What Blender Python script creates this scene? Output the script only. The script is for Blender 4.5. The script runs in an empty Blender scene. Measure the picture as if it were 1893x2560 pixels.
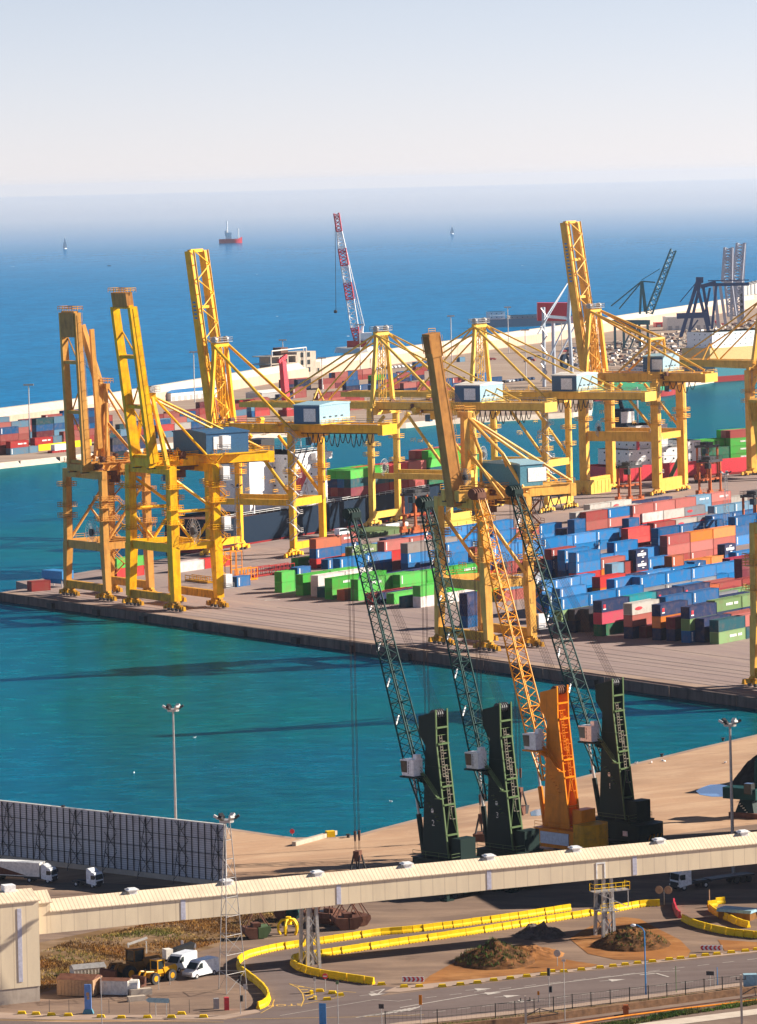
HAZE_D = 2.0e-5
KEEP_LABELS = 'navy blue container, top tier, first from left in the navy over sage row|dark teal container, top tier, first in the dark teal over sage stack, nearest right|navy blue container, top tier, first from left in the row with red stars|navy blue container, top tier, first from left in the navy over orange row|sage green container, bottom tier, first in the dark teal over sage stack, nearest right|cream grey container, top tier, first from left in the cream topped stack|bright blue container, top tier, first from left in the nearest blue row|bright blue container, top tier, first from left in the tall near blue row|bright blue container, top tier, first from left in the bright blue row|bright green container, top tier, first from left in the long green row|crimson container, middle tier, first from left in the row with red stars|dark green container, bottom tier, first from left in the row with red stars|sage green container, top tier, first from left in the tall sage row at right|bright green container, top tier, first from left in the row right of the white one|blue container, top tier, second from left behind the cream topped stack|rusty orange container, top tier, first from left in the stack beside the yellow crane sill|bright blue container, top tier, third from left in the second long blue row|red brown container, top tier, first from left in the orange and red row|bright blue container, middle tier, first from left in the tall near blue row|brick pink container, middle tier, first from left in the cream topped stack|blue container, middle tier, first from left in the stack beside the yellow crane sill|bright blue container, top tier, third from left in the bright blue row|bright blue container, top tier, second from left in the bright blue row|taupe container, top tier, first from left in the taupe topped row|bright blue container, top tier, first from left in the third long blue row|brick pink container, middle tier, first from left in the orange and red row|brick pink container, top tier, first from left in the tall red stack row|bright red container, top tier, first from left on its own before the maroon row|blue container, top tier, first from left in the tall blue stack at the far right|navy blue container, top tier, first in the low navy stack before the sage row|red brown container, top tier, first from left in the tall red and blue row|bright red container, top tier, first from left in the red and orange stack|bright blue container, top tier, second from left in the long blue row|bright blue container, top tier, second from left in the nearest blue row|white container, top tier, first from left in the white row|bright green container, top tier, first from left in the row behind the first lattice boom|bright blue container, top tier, third in the tall blue row behind the orange boom|bright blue container, top tier, third from left in the third long blue row|blue container, top tier, first from left behind the cream topped stack|bright blue container, middle tier, first from left in the taupe topped row|bright green container, top tier, first from left in the green over white row|orange container, top tier, second from left in the orange and red row|orange container, top tier, third from left in the orange and red row|small red container left of the blue hopper|bright blue container, top tier, third from left in the nearest blue row|brick pink container, top tier, first from left in the long brick pink row|blue container, top tier, first from left in the dark blue row behind the orange one|white container seen through the yellow crane, before the red one|bright blue container, top tier, first from left in the second low blue row|bright blue container, top tier, second from left in the second low blue row|bright green container, top tier, first from left in the row left of the white one|bright blue container, top tier, third from left in the long blue row|bright green container, top tier, first from left in the short green pair|rusty orange container, top tier, first from left on the swoosh box|bright green container, third tier, first bay, first row behind the dark ship bridge|bright blue container, top tier, first in the tall blue row behind the sand crane|white container, bottom tier, first from left in the green over white row|brick pink container, middle tier, second from left in the orange and red row|light blue container, top tier, first from left in the weathered blue top row|dark maroon container, first tier, first bay, first row behind the dark ship bridge|bright blue container, top tier, second from left in the tall red and blue row|brick pink container, top tier, second from left in the long brick pink row|navy blue container, top tier, first from left in the stack with white swooshes|white container, top tier, first from left in the white and grey row|bright blue container, top tier, first from left in the blue row behind the sage box|teal container, top tier, second from left in the row with red stars|dark teal container, second tier, first bay, first row behind the dark ship bridge|bright blue container, top tier, third from left in the blue row behind the orange boom|bright green container, bottom tier, first from left in the short green pair|navy blue container, top tier, first from left standing behind the crane leg|bright blue container, top tier, first from left in the blue row before the crimson stack|brick pink container, top tier, third from left in the long brick pink row|light blue container, top tier, first from left in the light blue row|brick pink container, middle tier, first from left in the tall red and blue row|bright blue container, top tier, first from left in the second long blue row|orange container, middle tier, first from left in the navy over orange row|bright green container, on the ground, first from left in the low green row|grey container, top tier, third from left in the white and grey row|navy blue container, top tier, third from left in the row with red stars|dark maroon container, top tier, first from left in the low maroon stack|single blue container with tan roof, right of the yellow crane|bright blue container, middle tier, first in the tall blue row behind the sand crane|bright green container, top tier, third from left in the long green row|blue container, top tier, first from left beside the tall red row|bright blue container, top tier, third in the blue row behind the sand crane, farther|brick pink container, bottom tier, first from left in the light blue and pink stack|cream grey container, top tier, second from left in the white and grey row|blue container, top tier, third from left in the dark blue row behind the orange one|bright green container, bottom tier, first from left in the row behind the first lattice boom|navy blue container, bottom tier, first in the low navy stack before the sage row|blue container, top tier, second from left in the dark blue row behind the orange one|navy blue container, top tier, first from left before the orange row|navy blue container, bottom tier, first from left in the low maroon stack|navy blue container, middle tier, first from left standing behind the crane leg|navy blue container, top tier, fourth from left in the row with red stars|navy blue container, bottom tier, first from left in the cream topped stack|brick pink container, third tier, fourth bay, first row behind the dark ship bridge|bright green container, on the ground, first from left on its own beside the blue row|bright green container, bottom tier, first from left in the row left of the white one|dark teal container, on the ground, first from left before the low green row|dark maroon container, on the ground, first on its own before the cream topped stack|brick pink container, top tier, second in the row right of the brick pink one|blue container, top tier, first from left beside the grey row|sage green container, middle tier, first from left in the navy over sage row|red brown container, top tier, first from left in the maroon and grey row|brick pink container, middle tier, third from left in the orange and red row|brick pink container, top tier, second from left in the tall near blue row|red brown container, top tier, first in the second red row near the right edge|dark green container, second tier, second bay, first row on the red hulled ship|navy blue container, middle tier, first from left in the stack with white swooshes|bright blue container, top tier, second from left in the stack with white swooshes|bright red container, top tier, first in the red over teal stack on the far dock|bright red container, top tier, first in the double red stack on the far dock|dark grey container, top tier, first in the dark stack in front of the blue rows|bright blue container, top tier, first in the tall blue row behind the orange boom|bright blue container, top tier, second in the blue stack by the yellow crane chute|blue container, bottom tier, first from left in the navy over sage row|red brown container, fourth tier, third bay, first row on the red hulled ship|light blue container, bottom tier, first in the red over teal stack on the far dock|red brown container, top tier, first in the red topped stack before the long blue row|navy blue container, bottom tier, first from left in the navy over orange row|dark teal container, top tier, first in the dark blue stack on the far dock|blue container, third tier, first from left in the dark blue stack on the far dock|bright blue container, top tier, first from left in the blue row behind the orange boom|cream grey container, top tier, first from left in the cream row behind the red one|light blue container, top tier, first in the row right of the brick pink one|brick pink container, bottom tier, second from left in the orange and red row|rusty orange container, on the ground, first from left in front of the rusty green row|bottom red container behind the brown crane|green container on the red one behind the brown crane|blue container, bottom tier, first from left standing behind the crane leg|sage green container, top tier, first from left in the sage and blue row|bright red container, bottom tier, first from left on its own before the maroon row|bright green container, third tier, third bay, first row on the red hulled ship|bright green container, bottom tier, first from left in the row right of the white one|blue container, bottom tier, second from left in the second low blue row|bright blue container, top tier, fourth from left in the second long blue row|blue container, top tier, first from left in the blue row at the far right|navy blue container, bottom tier, first in the dark stack in front of the blue rows|brick pink container, middle tier, second from left in the tall red and blue row|dark maroon container, top tier, first in the maroon stack by the right crane leg|dark grey container, top tier, first from left in the second dark stack|blue container, on the ground, first from left in the low blue row|blue container, top tier, first from left behind the green pair|sage green container, top tier, second from left in the tall sage row at right|blue container, top tier, second from left in the left edge stack of the far dock|bright red container, bottom tier, first from left in the stack beside the yellow crane sill|light blue container, top tier, second from left in the light blue row|red brown container, first tier, fourth bay, first row behind the dark ship bridge|blue container, middle tier, first from left in the tall blue stack at the far right|bright blue container, bottom tier, first in the tall blue stack at the far right|red brown container, third tier, second in the left edge stack of the far dock|dark maroon container, second tier, first in the dark blue stack on the far dock|cream grey container, top tier, second from left in the maroon and grey row|bright blue container, bottom tier, third from left in the long blue row|bright green container, fourth tier, first bay, first row on the dark ship foredeck|bright green container, second tier, third bay, first row on the red hulled ship|cream grey container, top tier, second from left in the cream row behind the red one|red container seen through the yellow crane, after the white one|dark grey container, bottom tier, first from left in the second dark stack|dark maroon container, middle tier, first in the maroon stack by the right crane leg|brick pink container, top tier, first from left in the stack carrying a white minibus|dark maroon container, first tier, second bay, first row behind the dark ship bridge|white container, bottom tier, second from left in the green over white row|bright green container, third tier, first bay, first row on the dark ship foredeck|navy blue container, on the ground, first from left in the low navy row|bright green container, top tier, second from left in the row behind the first lattice boom|sage green container, middle tier, first from left in the nearest blue row|navy blue container, bottom tier, first from left in the dark stack seen through the cranes|red brown container, top tier, first from left in the red row behind the orange boom|bright blue container, bottom tier, second from left in the long blue row|bright green container, top tier, second from left in the long green row|light blue container, top tier, third behind the left edge stack of the far dock|blue container, bottom tier, first from left in the taupe topped row|red brown container, top tier, first from left beside the swoosh stack|cream grey container, top tier, second from left behind the dark machine house|bright blue container, top tier, first in the blue row behind the sand crane, farther|red brown container, first tier, third bay, first row behind the dark ship bridge|bright red container, middle tier, first from left in the tall red stack row|bright blue container, top tier, first from left at the right edge|bright green container, third tier, second bay, second row on the red hulled ship|dark grey container, top tier, first from left in the dark stack seen through the cranes|brick pink container, top tier, second from left in the tall red stack row|bright blue container, top tier, second in the tall blue row behind the orange boom|navy blue container, bottom tier, first from left in the nearest blue row|bright red container, third tier, third bay, first row behind the dark ship bridge|bright red container, top tier, first from left behind the dark machine house|bright red container, bottom tier, second from left under the golden crane girder|red brown container, bottom tier, first from left in the tall red stack row|cream grey container, top tier, first from left in the cream stack under the festoon cable|bright blue container, middle tier, first from left in the second long blue row|bright blue container, top tier, first in the blue stack by the yellow crane chute|bright blue container, top tier, second in the row left of the bright blue ones|brick pink container, top tier, first from left right of the left pointed mast|orange container, on the ground, second from left behind the rusty orange box|dark teal container, on the ground, first from left beside the white row|taupe container, top tier, second from left in the taupe topped row|bright green container, top tier, second from left in the row right of the white one|blue container, top tier, second from left in the blue row at the far right|blue container, middle tier, first in the red topped stack before the long blue row|brick pink container, top tier, second in the low navy stack before the sage row|brick pink container, top tier, first from left behind the dark teal stack|red brown container, top tier, first from left in the red row under the stays|blue container, top tier, first from left in the blue row with pale roof|white container, top tier, second from left in the white row|blue container, bottom tier, first in the red topped stack before the long blue row|orange container, on the ground, first from left behind the rusty orange box|grey container, top tier, first from left in the second grey row|bright green container, third tier, first bay, third row behind the dark ship bridge|bright green container, bottom tier, first from left in the long green row|bright green container, top tier, second from left in the row left of the white one|blue container, middle tier, first from left beside the tall red row|navy blue container, top tier, first from left before the cream stack|blue container, top tier, first from left beside the rusty orange box|grey container, top tier, third from left in the second grey row|brick pink container, top tier, third from left in the row right of the second boom|bright red container, bottom tier, first from left in the tall near blue row|brick pink container, top tier, first from left in the red row near the right edge|cream grey container, on the ground, third in the row behind the teal blue box|navy blue container, on the ground, third in the low navy row by the straddle carrier|blue container, top tier, first from left left of the nearest blue row|bright blue container, top tier, third in the row left of the bright blue ones|grey container, top tier, second from left in the second grey row|bright green container, third tier, first bay, second row behind the dark ship bridge|brick pink container, fourth tier, first bay, third row on the dark ship foredeck|brick pink container, top tier, second from left in the red row under the stays|navy blue container, top tier, first from left in the row behind the red stack|dark green container, first tier, first bay, first row on the dark ship foredeck|red brown container, fourth tier, first bay, second row on the dark ship foredeck|bright green container, first tier, third bay, first row on the red hulled ship|light blue container, top tier, second in the dark blue stack on the far dock|blue container, top tier, third from left behind the dark machine house|navy blue container, top tier, first from left in the navy pair near the unfinished building|red brown container, on the ground, first from left in the low red row|grey container, top tier, third from left in the maroon and grey row|light blue container, on the ground, second in red over teal stack on far dock|blue container, third tier, second from left in the dark blue stack on the far dock|light blue container, bottom tier, first from left behind the dark machine house|blue container, middle tier, first from left in the stack carrying a white minibus|navy blue container, top tier, second from left in the low navy row at right|light blue container, top tier, second in the double red stack on the far dock|brick pink container, top tier, first in the pink stack left of the brown crane|brick pink container, bottom tier, first from left in the red row under the stays|navy blue container, on the ground, second in the low navy row by the straddle carrier|blue container, bottom tier, first from left in the dark blue row behind the orange one|red brown container, bottom tier, second in the grey roofed row near the crimson stacker|navy blue container, bottom tier, first from left in the blue row with pale roof|red brown container, top tier, first in the long red row by the lamp pole|bright blue container, middle tier, third from left in the second long blue row|grey container, top tier, second from left in the grey navy row|dark maroon container, first tier, first bay, second row behind the dark ship bridge|red brown container, first tier, first bay, third row behind the dark ship bridge|light blue container, middle tier, second from left in the low row behind the golden crane|red brown container, top tier, second in the second red row near the right edge|white container, bottom tier, first from left in the white row|bright blue container, middle tier, first in the tall blue row behind the orange boom|blue container, bottom tier, first from left in the second long blue row|crimson container, top tier, first from left in the crimson stack by the right crane|bright blue container, top tier, second from left in the mixed blue row|bright green container, third tier, second bay, first row behind the dark ship bridge|brick pink container, bottom tier, third behind the left edge stack of the far dock|brick pink container, top tier, second in the grey roofed row near the crimson stacker|navy blue container, top tier, first in the row left of the bright blue ones|brick pink container, middle tier, third behind the left edge stack of the far dock|red brown container, top tier, second from left right of the brown box boom|bright blue container, bottom tier, third from left in the blue row behind the orange boom|bright blue container, top tier, first from left in the long blue row|dark teal container, second tier, second bay, first row behind the dark ship bridge|blue container, top tier, third from left in the row between the raised booms|brick pink container, bottom tier, second in the row right of the brick pink one|blue container, second tier, first bay, second row behind the dark ship bridge|navy blue container, second tier, first bay, third row behind the dark ship bridge|brick pink container, top tier, second behind the left edge stack of the far dock|brick pink container, top tier, second from left in the row under the lamp pole|bright blue container, top tier, second in the tall blue row behind the sand crane|bright blue container, top tier, first from left in the blue row before the red one|red brown container, top tier, first from left in the high row by the harbour wall|dark maroon container, top tier, first from left in the row behind the golden crane legs|brick pink container, bottom tier, second from left in the low row behind the golden crane|blue container, on the ground, second from left in the blue row with pale roof|brick pink container, fourth tier, third bay, second row on the red hulled ship|light blue container, top tier, second from left left edge row by the harbour wall|bright blue container, top tier, second from left in the second long blue row|dark green container, first tier, second bay, first row on the red hulled ship|brick pink container, top tier, second from left in the pale roofed red row|blue container, on the ground, second in the blue pair behind the right pointed mast|blue container, on the ground, first from left in the low pair before the taupe stack|brick pink container, top tier, second from left in the red row behind the orange boom|bright green container, third tier, first bay, fourth row behind the dark ship bridge|light blue container, top tier, second in the stack right of the brown crane mast|dark teal container, top tier, first from left in the row between the raised booms|red brown container, top tier, second in the long red row by the lamp pole|red brown container, top tier, third from left in the row left of the ladder tower|navy blue container, on the ground, second in the navy row before the red stack|red brown container, top tier, first from left in the stack between blue rows|red brown container, bottom tier, first from left in the orange and red row|dark teal container, on the ground, second in the dark teal over sage stack, nearest right|navy blue container, middle tier, third from left in the high row by the harbour wall'.split('|')
import bpy, math, random
from mathutils import Vector, Matrix, noise
random.seed(7)
S = bpy.context.scene
COL = S.collection
pi = math.pi
# ---------------------------------------------------------------- camera model (photo pixels 1893x2560 -> world metres)
F = 10500.0; H = 110.0; RHO = math.radians(1.4); UC, VC = 946.5, 1280.0; VH = 830.0
sR, cR = math.sin(RHO), math.cos(RHO)
def _uv(x, y):
    u, v = x-UC, y-VC
    return u*cR - v*sR, u*sR + v*cR + VH
def G(x, y, z=0.0):
    """point on the level z seen at photo pixel x, y"""
    u, v = _uv(x, y); D = (H-z)*F/v
    return Vector((D*u/F, D, z))
def PD(x, y, D):
    u, v = _uv(x, y)
    return Vector((D*u/F, D, H-v*D/F))
cam = bpy.data.cameras.new("camera"); camo = bpy.data.objects.new("camera", cam); COL.objects.link(camo)
cam.sensor_fit = 'VERTICAL'; cam.sensor_height = 36.0; cam.lens = F*36.0/2560.0
cam.clip_start = 1.0; cam.clip_end = 90000.0
cam.shift_x = VH*sR/2560.0; cam.shift_y = -VH*cR/2560.0
camo.matrix_world = Matrix.Translation((0, 0, H)) @ Matrix.Rotation(pi/2, 4, 'X') @ Matrix.Rotation(-RHO, 4, 'Z')
S.camera = camo
# ---------------------------------------------------------------- materials
def nodes(name):
    m = bpy.data.materials.new(name); m.use_nodes = True
    nt = m.node_tree; b = nt.nodes["Principled BSDF"]
    return m, nt, b
def N(nt, t, **k):
    n = nt.nodes.new(t)
    for a, v in k.items(): setattr(n, a, v)
    return n
def mix(nt, fac, a, b, blend='MIX'):
    n = N(nt, "ShaderNodeMix", data_type='RGBA', blend_type=blend)
    for sock, v in ((n.inputs[0], fac), (n.inputs[6], a), (n.inputs[7], b)):
        if isinstance(v, (int, float)): sock.default_value = v
        elif isinstance(v, tuple): sock.default_value = (*v, 1)
        else: nt.links.new(v, sock)
    return n.outputs[2]
def ramp(nt, fac, stops, interp='LINEAR'):
    r = N(nt, "ShaderNodeValToRGB"); r.color_ramp.interpolation = interp
    e = r.color_ramp.elements
    while len(e) < len(stops): e.new(0.5)
    for i, (p, c) in enumerate(stops):
        e[i].position = p; e[i].color = (*c, 1) if isinstance(c, tuple) else (c, c, c, 1)
    nt.links.new(fac, r.inputs[0]); return r.outputs[0]
def tex(nt, scale, detail=4, rough=0.6, vec=None, dist=0.0):
    n = N(nt, "ShaderNodeTexNoise"); n.inputs["Scale"].default_value = scale; n.inputs["Detail"].default_value = detail
    n.inputs["Roughness"].default_value = rough; n.inputs["Distortion"].default_value = dist
    if vec is not None: nt.links.new(vec, n.inputs["Vector"])
    return n.outputs["Fac"]
def coord(nt, kind="Object", scale=None, rot=None):
    c = N(nt, "ShaderNodeTexCoord").outputs[kind]
    if kind == "World":
        pass
    if scale or rot:
        m = N(nt, "ShaderNodeMapping")
        if scale: m.inputs["Scale"].default_value = scale
        if rot: m.inputs["Rotation"].default_value = rot
        nt.links.new(c, m.inputs["Vector"]); c = m.outputs["Vector"]
    return c
def pos(nt, scale=None, rot=None):
    c = N(nt, "ShaderNodeNewGeometry").outputs["Position"]
    if scale or rot:
        if rot:
            m = N(nt, "ShaderNodeMapping"); m.inputs["Rotation"].default_value = rot
            nt.links.new(c, m.inputs["Vector"]); c = m.outputs["Vector"]
        if scale:
            m = N(nt, "ShaderNodeMapping"); m.inputs["Scale"].default_value = scale
            nt.links.new(c, m.inputs["Vector"]); c = m.outputs["Vector"]
    return c
def paint(name, col, rough=0.45, dirt=0.35, dcol=None, scale=0.35, metal=0.0, bump=0.0):
    """weathered paint: broad fading, streaky grime down the face"""
    m, nt, b = nodes(name)
    p = pos(nt)
    dcol = dcol or tuple(c*0.45 for c in col)
    f1 = ramp(nt, tex(nt, scale, 6, 0.65, p), [(0.42, 0.0), (0.72, 1.0)])
    f2 = ramp(nt, tex(nt, 1.0, 5, 0.6, pos(nt, (1.3, 1.3, 0.18))), [(0.5, 0.0), (0.75, 1.0)])
    mul = N(nt, "ShaderNodeMath", operation='MULTIPLY'); nt.links.new(f1, mul.inputs[0]); mul.inputs[1].default_value = dirt
    mul2 = N(nt, "ShaderNodeMath", operation='MULTIPLY'); nt.links.new(f2, mul2.inputs[0]); mul2.inputs[1].default_value = dirt
    c = mix(nt, mul.outputs[0], col, dcol); c = mix(nt, mul2.outputs[0], c, tuple(x*0.8 for x in dcol))
    nt.links.new(c, b.inputs["Base Color"]); b.inputs["Roughness"].default_value = rough; b.inputs["Metallic"].default_value = metal; b.inputs["Specular IOR Level"].default_value = 0.18
    return m
M = {}
def simple(name, col, rough=0.6, metal=0.0):
    m, nt, b = nodes(name); f = tex(nt, 2.5, 4, 0.6, pos(nt))
    nt.links.new(mix(nt, ramp(nt, f, [(0.35, 0.0), (0.7, 1.0)]), tuple(min(1, c*1.12) for c in col), tuple(c*0.78 for c in col)), b.inputs["Base Color"])
    b.inputs["Roughness"].default_value = rough; b.inputs["Metallic"].default_value = metal
    return m
RUST = (0.16, 0.05, 0.02)
M['tan'] = paint("tan_crane_paint", (0.70, 0.34, 0.07), 0.5, 0.45, (0.23, 0.08, 0.025))
M['amber'] = paint("amber_crane_paint", (0.95, 0.50, 0.0), 0.42, 0.6, (0.42, 0.12, 0.01))
M['amberlow'] = paint("yellow_bogie_paint", (0.68, 0.33, 0.01), 0.5, 0.7, (0.10, 0.045, 0.01))
M['sand'] = paint("sand_crane_paint", (0.84, 0.46, 0.09), 0.45, 0.55, (0.40, 0.15, 0.03))
M['boombrown'] = paint("brown_boom_paint", (0.50, 0.22, 0.05), 0.5, 0.6, (0.22, 0.08, 0.02))
M['pale'] = paint("pale_yellow_crane_paint", (0.86, 0.55, 0.10), 0.42, 0.5, (0.45, 0.22, 0.04))
M['gold'] = paint("golden_crane_paint", (0.92, 0.49, 0.02), 0.42, 0.5, (0.42, 0.18, 0.02))
M['farorange'] = paint("orange_tan_crane_paint", (0.84, 0.47, 0.08), 0.42, 0.5, (0.45, 0.18, 0.03))
M['teal'] = simple("teal_cladding", (0.05, 0.20, 0.28), 0.5)
M['housedark'] = simple("dark_blue_cladding", (0.015, 0.09, 0.20), 0.45)
M['housepale'] = simple("pale_blue_cladding", (0.26, 0.42, 0.50), 0.5)
M['white'] = simple("white_panel", (0.80, 0.80, 0.80), 0.45)
M['offwhite'] = simple("off_white_paint", (0.72, 0.68, 0.62), 0.5)
M['steel'] = simple("galvanised_steel", (0.40, 0.38, 0.37), 0.45, 0.4)
M['lightsteel'] = simple("light_grey_steel", (0.55, 0.53, 0.52), 0.5, 0.1)
M['darksteel'] = simple("dark_steel", (0.035, 0.035, 0.04), 0.5, 0.3)
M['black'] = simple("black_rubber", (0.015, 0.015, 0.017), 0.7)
M['rope'] = simple("wire_rope", (0.10, 0.045, 0.03), 0.6)
M['glass'] = simple("dark_glass", (0.02, 0.03, 0.035), 0.12)
M['green'] = paint("dark_green_paint", (0.003, 0.019, 0.017), 0.6, 0.3, (0.004, 0.012, 0.01))
M['greenedge'] = paint("olive_green_paint", (0.11, 0.17, 0.07), 0.5, 0.3, (0.06, 0.09, 0.04))
M['greenlat'] = paint("sea_green_paint", (0.0, 0.042, 0.040), 0.6, 0.25)
M['orangelat'] = paint("orange_boom_paint", (0.88, 0.36, 0.01), 0.4, 0.3)
M['orange'] = paint("orange_paint", (0.80, 0.25, 0.004), 0.4, 0.35, (0.30, 0.07, 0.005), 0.5)
M['yellow'] = paint("yellow_plastic", (0.90, 0.58, 0.0), 0.5, 0.3, (0.62, 0.30, 0.0), 1.2)
M['red'] = simple("red_paint", (0.62, 0.02, 0.035), 0.45)
M['whitecoat'] = simple("white_vehicle_paint", (0.75, 0.77, 0.80), 0.25)
M['blue'] = simple("blue_paint", (0.02, 0.20, 0.48), 0.4)
M['rust'] = paint("rusty_steel", (0.16, 0.07, 0.045), 0.75, 0.6, (0.06, 0.02, 0.015), 1.2)
M['cement'] = paint("cement", (0.50, 0.42, 0.34), 0.85, 0.4, (0.26, 0.20, 0.16), 0.8)
M['wood'] = simple("weathered_timber", (0.42, 0.25, 0.14), 0.8)
M['strad'] = paint("orange_red_paint", (0.50, 0.12, 0.03), 0.5, 0.5, (0.14, 0.03, 0.02), 0.6)
M['dullsteel'] = simple('dull_ladder_steel', (.26, .22, .17), .6)
M['trackbrown'] = paint("loader_brown", (0.22, 0.10, 0.02), 0.6, 0.6, (0.03, 0.02, 0.01), 1.0)
M['loader'] = paint("loader_yellow", (0.75, 0.36, 0.01), 0.4, 0.5, (0.20, 0.09, 0.01), 1.0)
# ---------------------------------------------------------------- mesh builder
class MB:
    def __init__(s): s.v = []; s.f = []; s.mi = []; s.m = 0
    def add(s, vs, fs):
        o = len(s.v); s.v += [tuple(v) for v in vs]
        for f in fs: s.f.append(tuple(i+o for i in f)); s.mi.append(s.m)
        return s
    def box(s, c, d, rz=0.0, taper=1.0):
        cx, cy, cz = c; a, b, h = d[0]/2, d[1]/2, d[2]/2; co, si = math.cos(rz), math.sin(rz); vs = []
        for z, t in ((-h, 1.0), (h, taper)):
            for x, y in ((-a, -b), (a, -b), (a, b), (-a, b)):
                x, y = x*t, y*t; vs.append((cx+x*co-y*si, cy+x*si+y*co, cz+z))
        return s.add(vs, [(3, 2, 1, 0), (4, 5, 6, 7), (0, 1, 5, 4), (1, 2, 6, 5), (2, 3, 7, 6), (3, 0, 4, 7)])
    def lb(s, x0, x1, y0, y1, z0, z1): return s.box(((x0+x1)/2, (y0+y1)/2, (z0+z1)/2), (abs(x1-x0), abs(y1-y0), abs(z1-z0)))
    def beam(s, p, q, w, h=None, w2=None, h2=None, up=(0, 0, 1)):
        p, q = Vector(p), Vector(q); d = (q-p).normalized(); h = h or w; w2 = w2 or w; h2 = h2 or h
        u = Vector(up)
        if abs(d.dot(u)) > 0.97: u = Vector((0, 1, 0))
        sx = d.cross(u).normalized(); sy = sx.cross(d).normalized(); vs = []
        for c, a, b in ((p, w/2, h/2), (q, w2/2, h2/2)):
            for i, j in ((-1, -1), (1, -1), (1, 1), (-1, 1)): vs.append(c+sx*a*i+sy*b*j)
        return s.add(vs, [(3, 2, 1, 0), (4, 5, 6, 7), (0, 1, 5, 4), (1, 2, 6, 5), (2, 3, 7, 6), (3, 0, 4, 7)])
    def tube(s, p, q, r, r2=None, n=8, caps=True):
        p, q = Vector(p), Vector(q); d = q-p
        if d.length < 1e-6: return s
        d.normalize(); u = Vector((0, 0, 1)) if abs(d.z) < 0.97 else Vector((0, 1, 0))
        a = d.cross(u).normalized(); b = a.cross(d); r2 = r if r2 is None else r2
        vs = [c+(a*math.cos(2*pi*i/n)+b*math.sin(2*pi*i/n))*rr for c, rr in ((p, r), (q, r2)) for i in range(n)]
        fs = [(i, (i+1) % n, (i+1) % n+n, i+n) for i in range(n)]
        if caps: fs += [tuple(range(n-1, -1, -1)), tuple(range(n, 2*n))]
        return s.add(vs, fs)
    def path(s, pts, r, n=5):
        for a, b in zip(pts, pts[1:]): s.tube(a, b, r, n=n)
        return s
    def prism(s, poly, z0, z1):
        n = len(poly); vs = [(p[0], p[1], z0) for p in poly]+[(p[0], p[1], z1) for p in poly]
        return s.add(vs, [tuple(range(n-1, -1, -1)), tuple(range(n, 2*n))]+[(i, (i+1) % n, (i+1) % n+n, i+n) for i in range(n)])
    def ext(s, prof, x0, x1, axis='x'):
        """profile of (a, z) points pushed along x or y"""
        n = len(prof)
        P = (lambda t, a, z: (t, a, z)) if axis == 'x' else (lambda t, a, z: (a, t, z))
        vs = [P(x0, a, z) for a, z in prof]+[P(x1, a, z) for a, z in prof]
        return s.add(vs, [tuple(range(n-1, -1, -1)), tuple(range(n, 2*n))]+[(i, (i+1) % n, (i+1) % n+n, i+n) for i in range(n)])
    def lattice(s, p, q, w1, h1, w2, h2, nb, r, up=(0, 0, 1), rb=None, n=6, chord=True):
        p, q = Vector(p), Vector(q); d = (q-p).normalized(); sx = d.cross(Vector(up)).normalized(); sy = sx.cross(d).normalized(); rb = rb or r*0.5
        def ring(t):
            c = p.lerp(q, t); w = w1+(w2-w1)*t; h = h1+(h2-h1)*t
            return [c+sx*w/2*i+sy*h/2*j for i, j in ((-1, -1), (1, -1), (1, 1), (-1, 1))]
        R = [ring(i/nb) for i in range(nb+1)]
        for k in range(4):
            if chord: s.tube(R[0][k], R[-1][k], r, n=n)
        for i in range(nb):
            for k in range(4):
                a, b = (k, (k+1) % 4) if i % 2 == 0 else ((k+1) % 4, k)
                s.tube(R[i][a], R[i+1][b], rb, n=4, caps=False)
                if i % 4 == 0: s.tube(R[i][k], R[i][(k+1) % 4], rb, n=4, caps=False)
        return s
    def rail(s, pts, h=1.1, r=0.05, step=2.5):
        for a, b in zip(pts, pts[1:]):
            a, b = Vector(a), Vector(b); L = (b-a).length; n = max(1, round(L/step))
            for z in (h, h*0.5): s.tube(a+Vector((0, 0, z)), b+Vector((0, 0, z)), r, n=4, caps=False)
            for i in range(n+1):
                c = a.lerp(b, i/n); s.tube(c, c+Vector((0, 0, h)), r, n=4, caps=False)
        return s
    def ball(s, c, r, n=8, sc=(1, 1, 1)):
        vs = []; fs = []
        for i in range(1, n):
            for j in range(n*2):
                t, p = pi*i/n, pi*j/n
                vs.append((c[0]+r*sc[0]*math.sin(t)*math.cos(p), c[1]+r*sc[1]*math.sin(t)*math.sin(p), c[2]+r*sc[2]*math.cos(t)))
        W = n*2
        for i in range(n-2):
            for j in range(W): fs.append((i*W+j, (i+1)*W+j, (i+1)*W+(j+1) % W, i*W+(j+1) % W))
        fs.append(tuple(range(W))); fs.append(tuple(reversed(range((n-2)*W, (n-1)*W))))
        return s.add(vs, fs)
    def mesh(s, name, mats):
        me = bpy.data.meshes.new(name); me.from_pydata(s.v, [], s.f)
        for m in (mats if isinstance(mats, (list, tuple)) else [mats]): me.materials.append(m)
        if any(s.mi): me.polygons.foreach_set("material_index", s.mi)
        me.validate(); me.update()
        return me
    def obj(s, name, mats, parent=None, smooth=False, **props):
        me = s.mesh(name, mats); o = bpy.data.objects.new(name, me); COL.objects.link(o)
        if smooth: me.polygons.foreach_set("use_smooth", [True]*len(me.polygons))
        if parent is not None: o.parent = parent
        for k, v in props.items(): o[k] = v
        return o
def empty(name, loc, rz, label, cat, group=None):
    o = bpy.data.objects.new(name, None); COL.objects.link(o); o.location = loc; o.rotation_euler = (0, 0, rz)
    o.empty_display_size = 1.0
    o['label'] = label; o['category'] = cat
    if group: o['group'] = group
    return o
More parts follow.
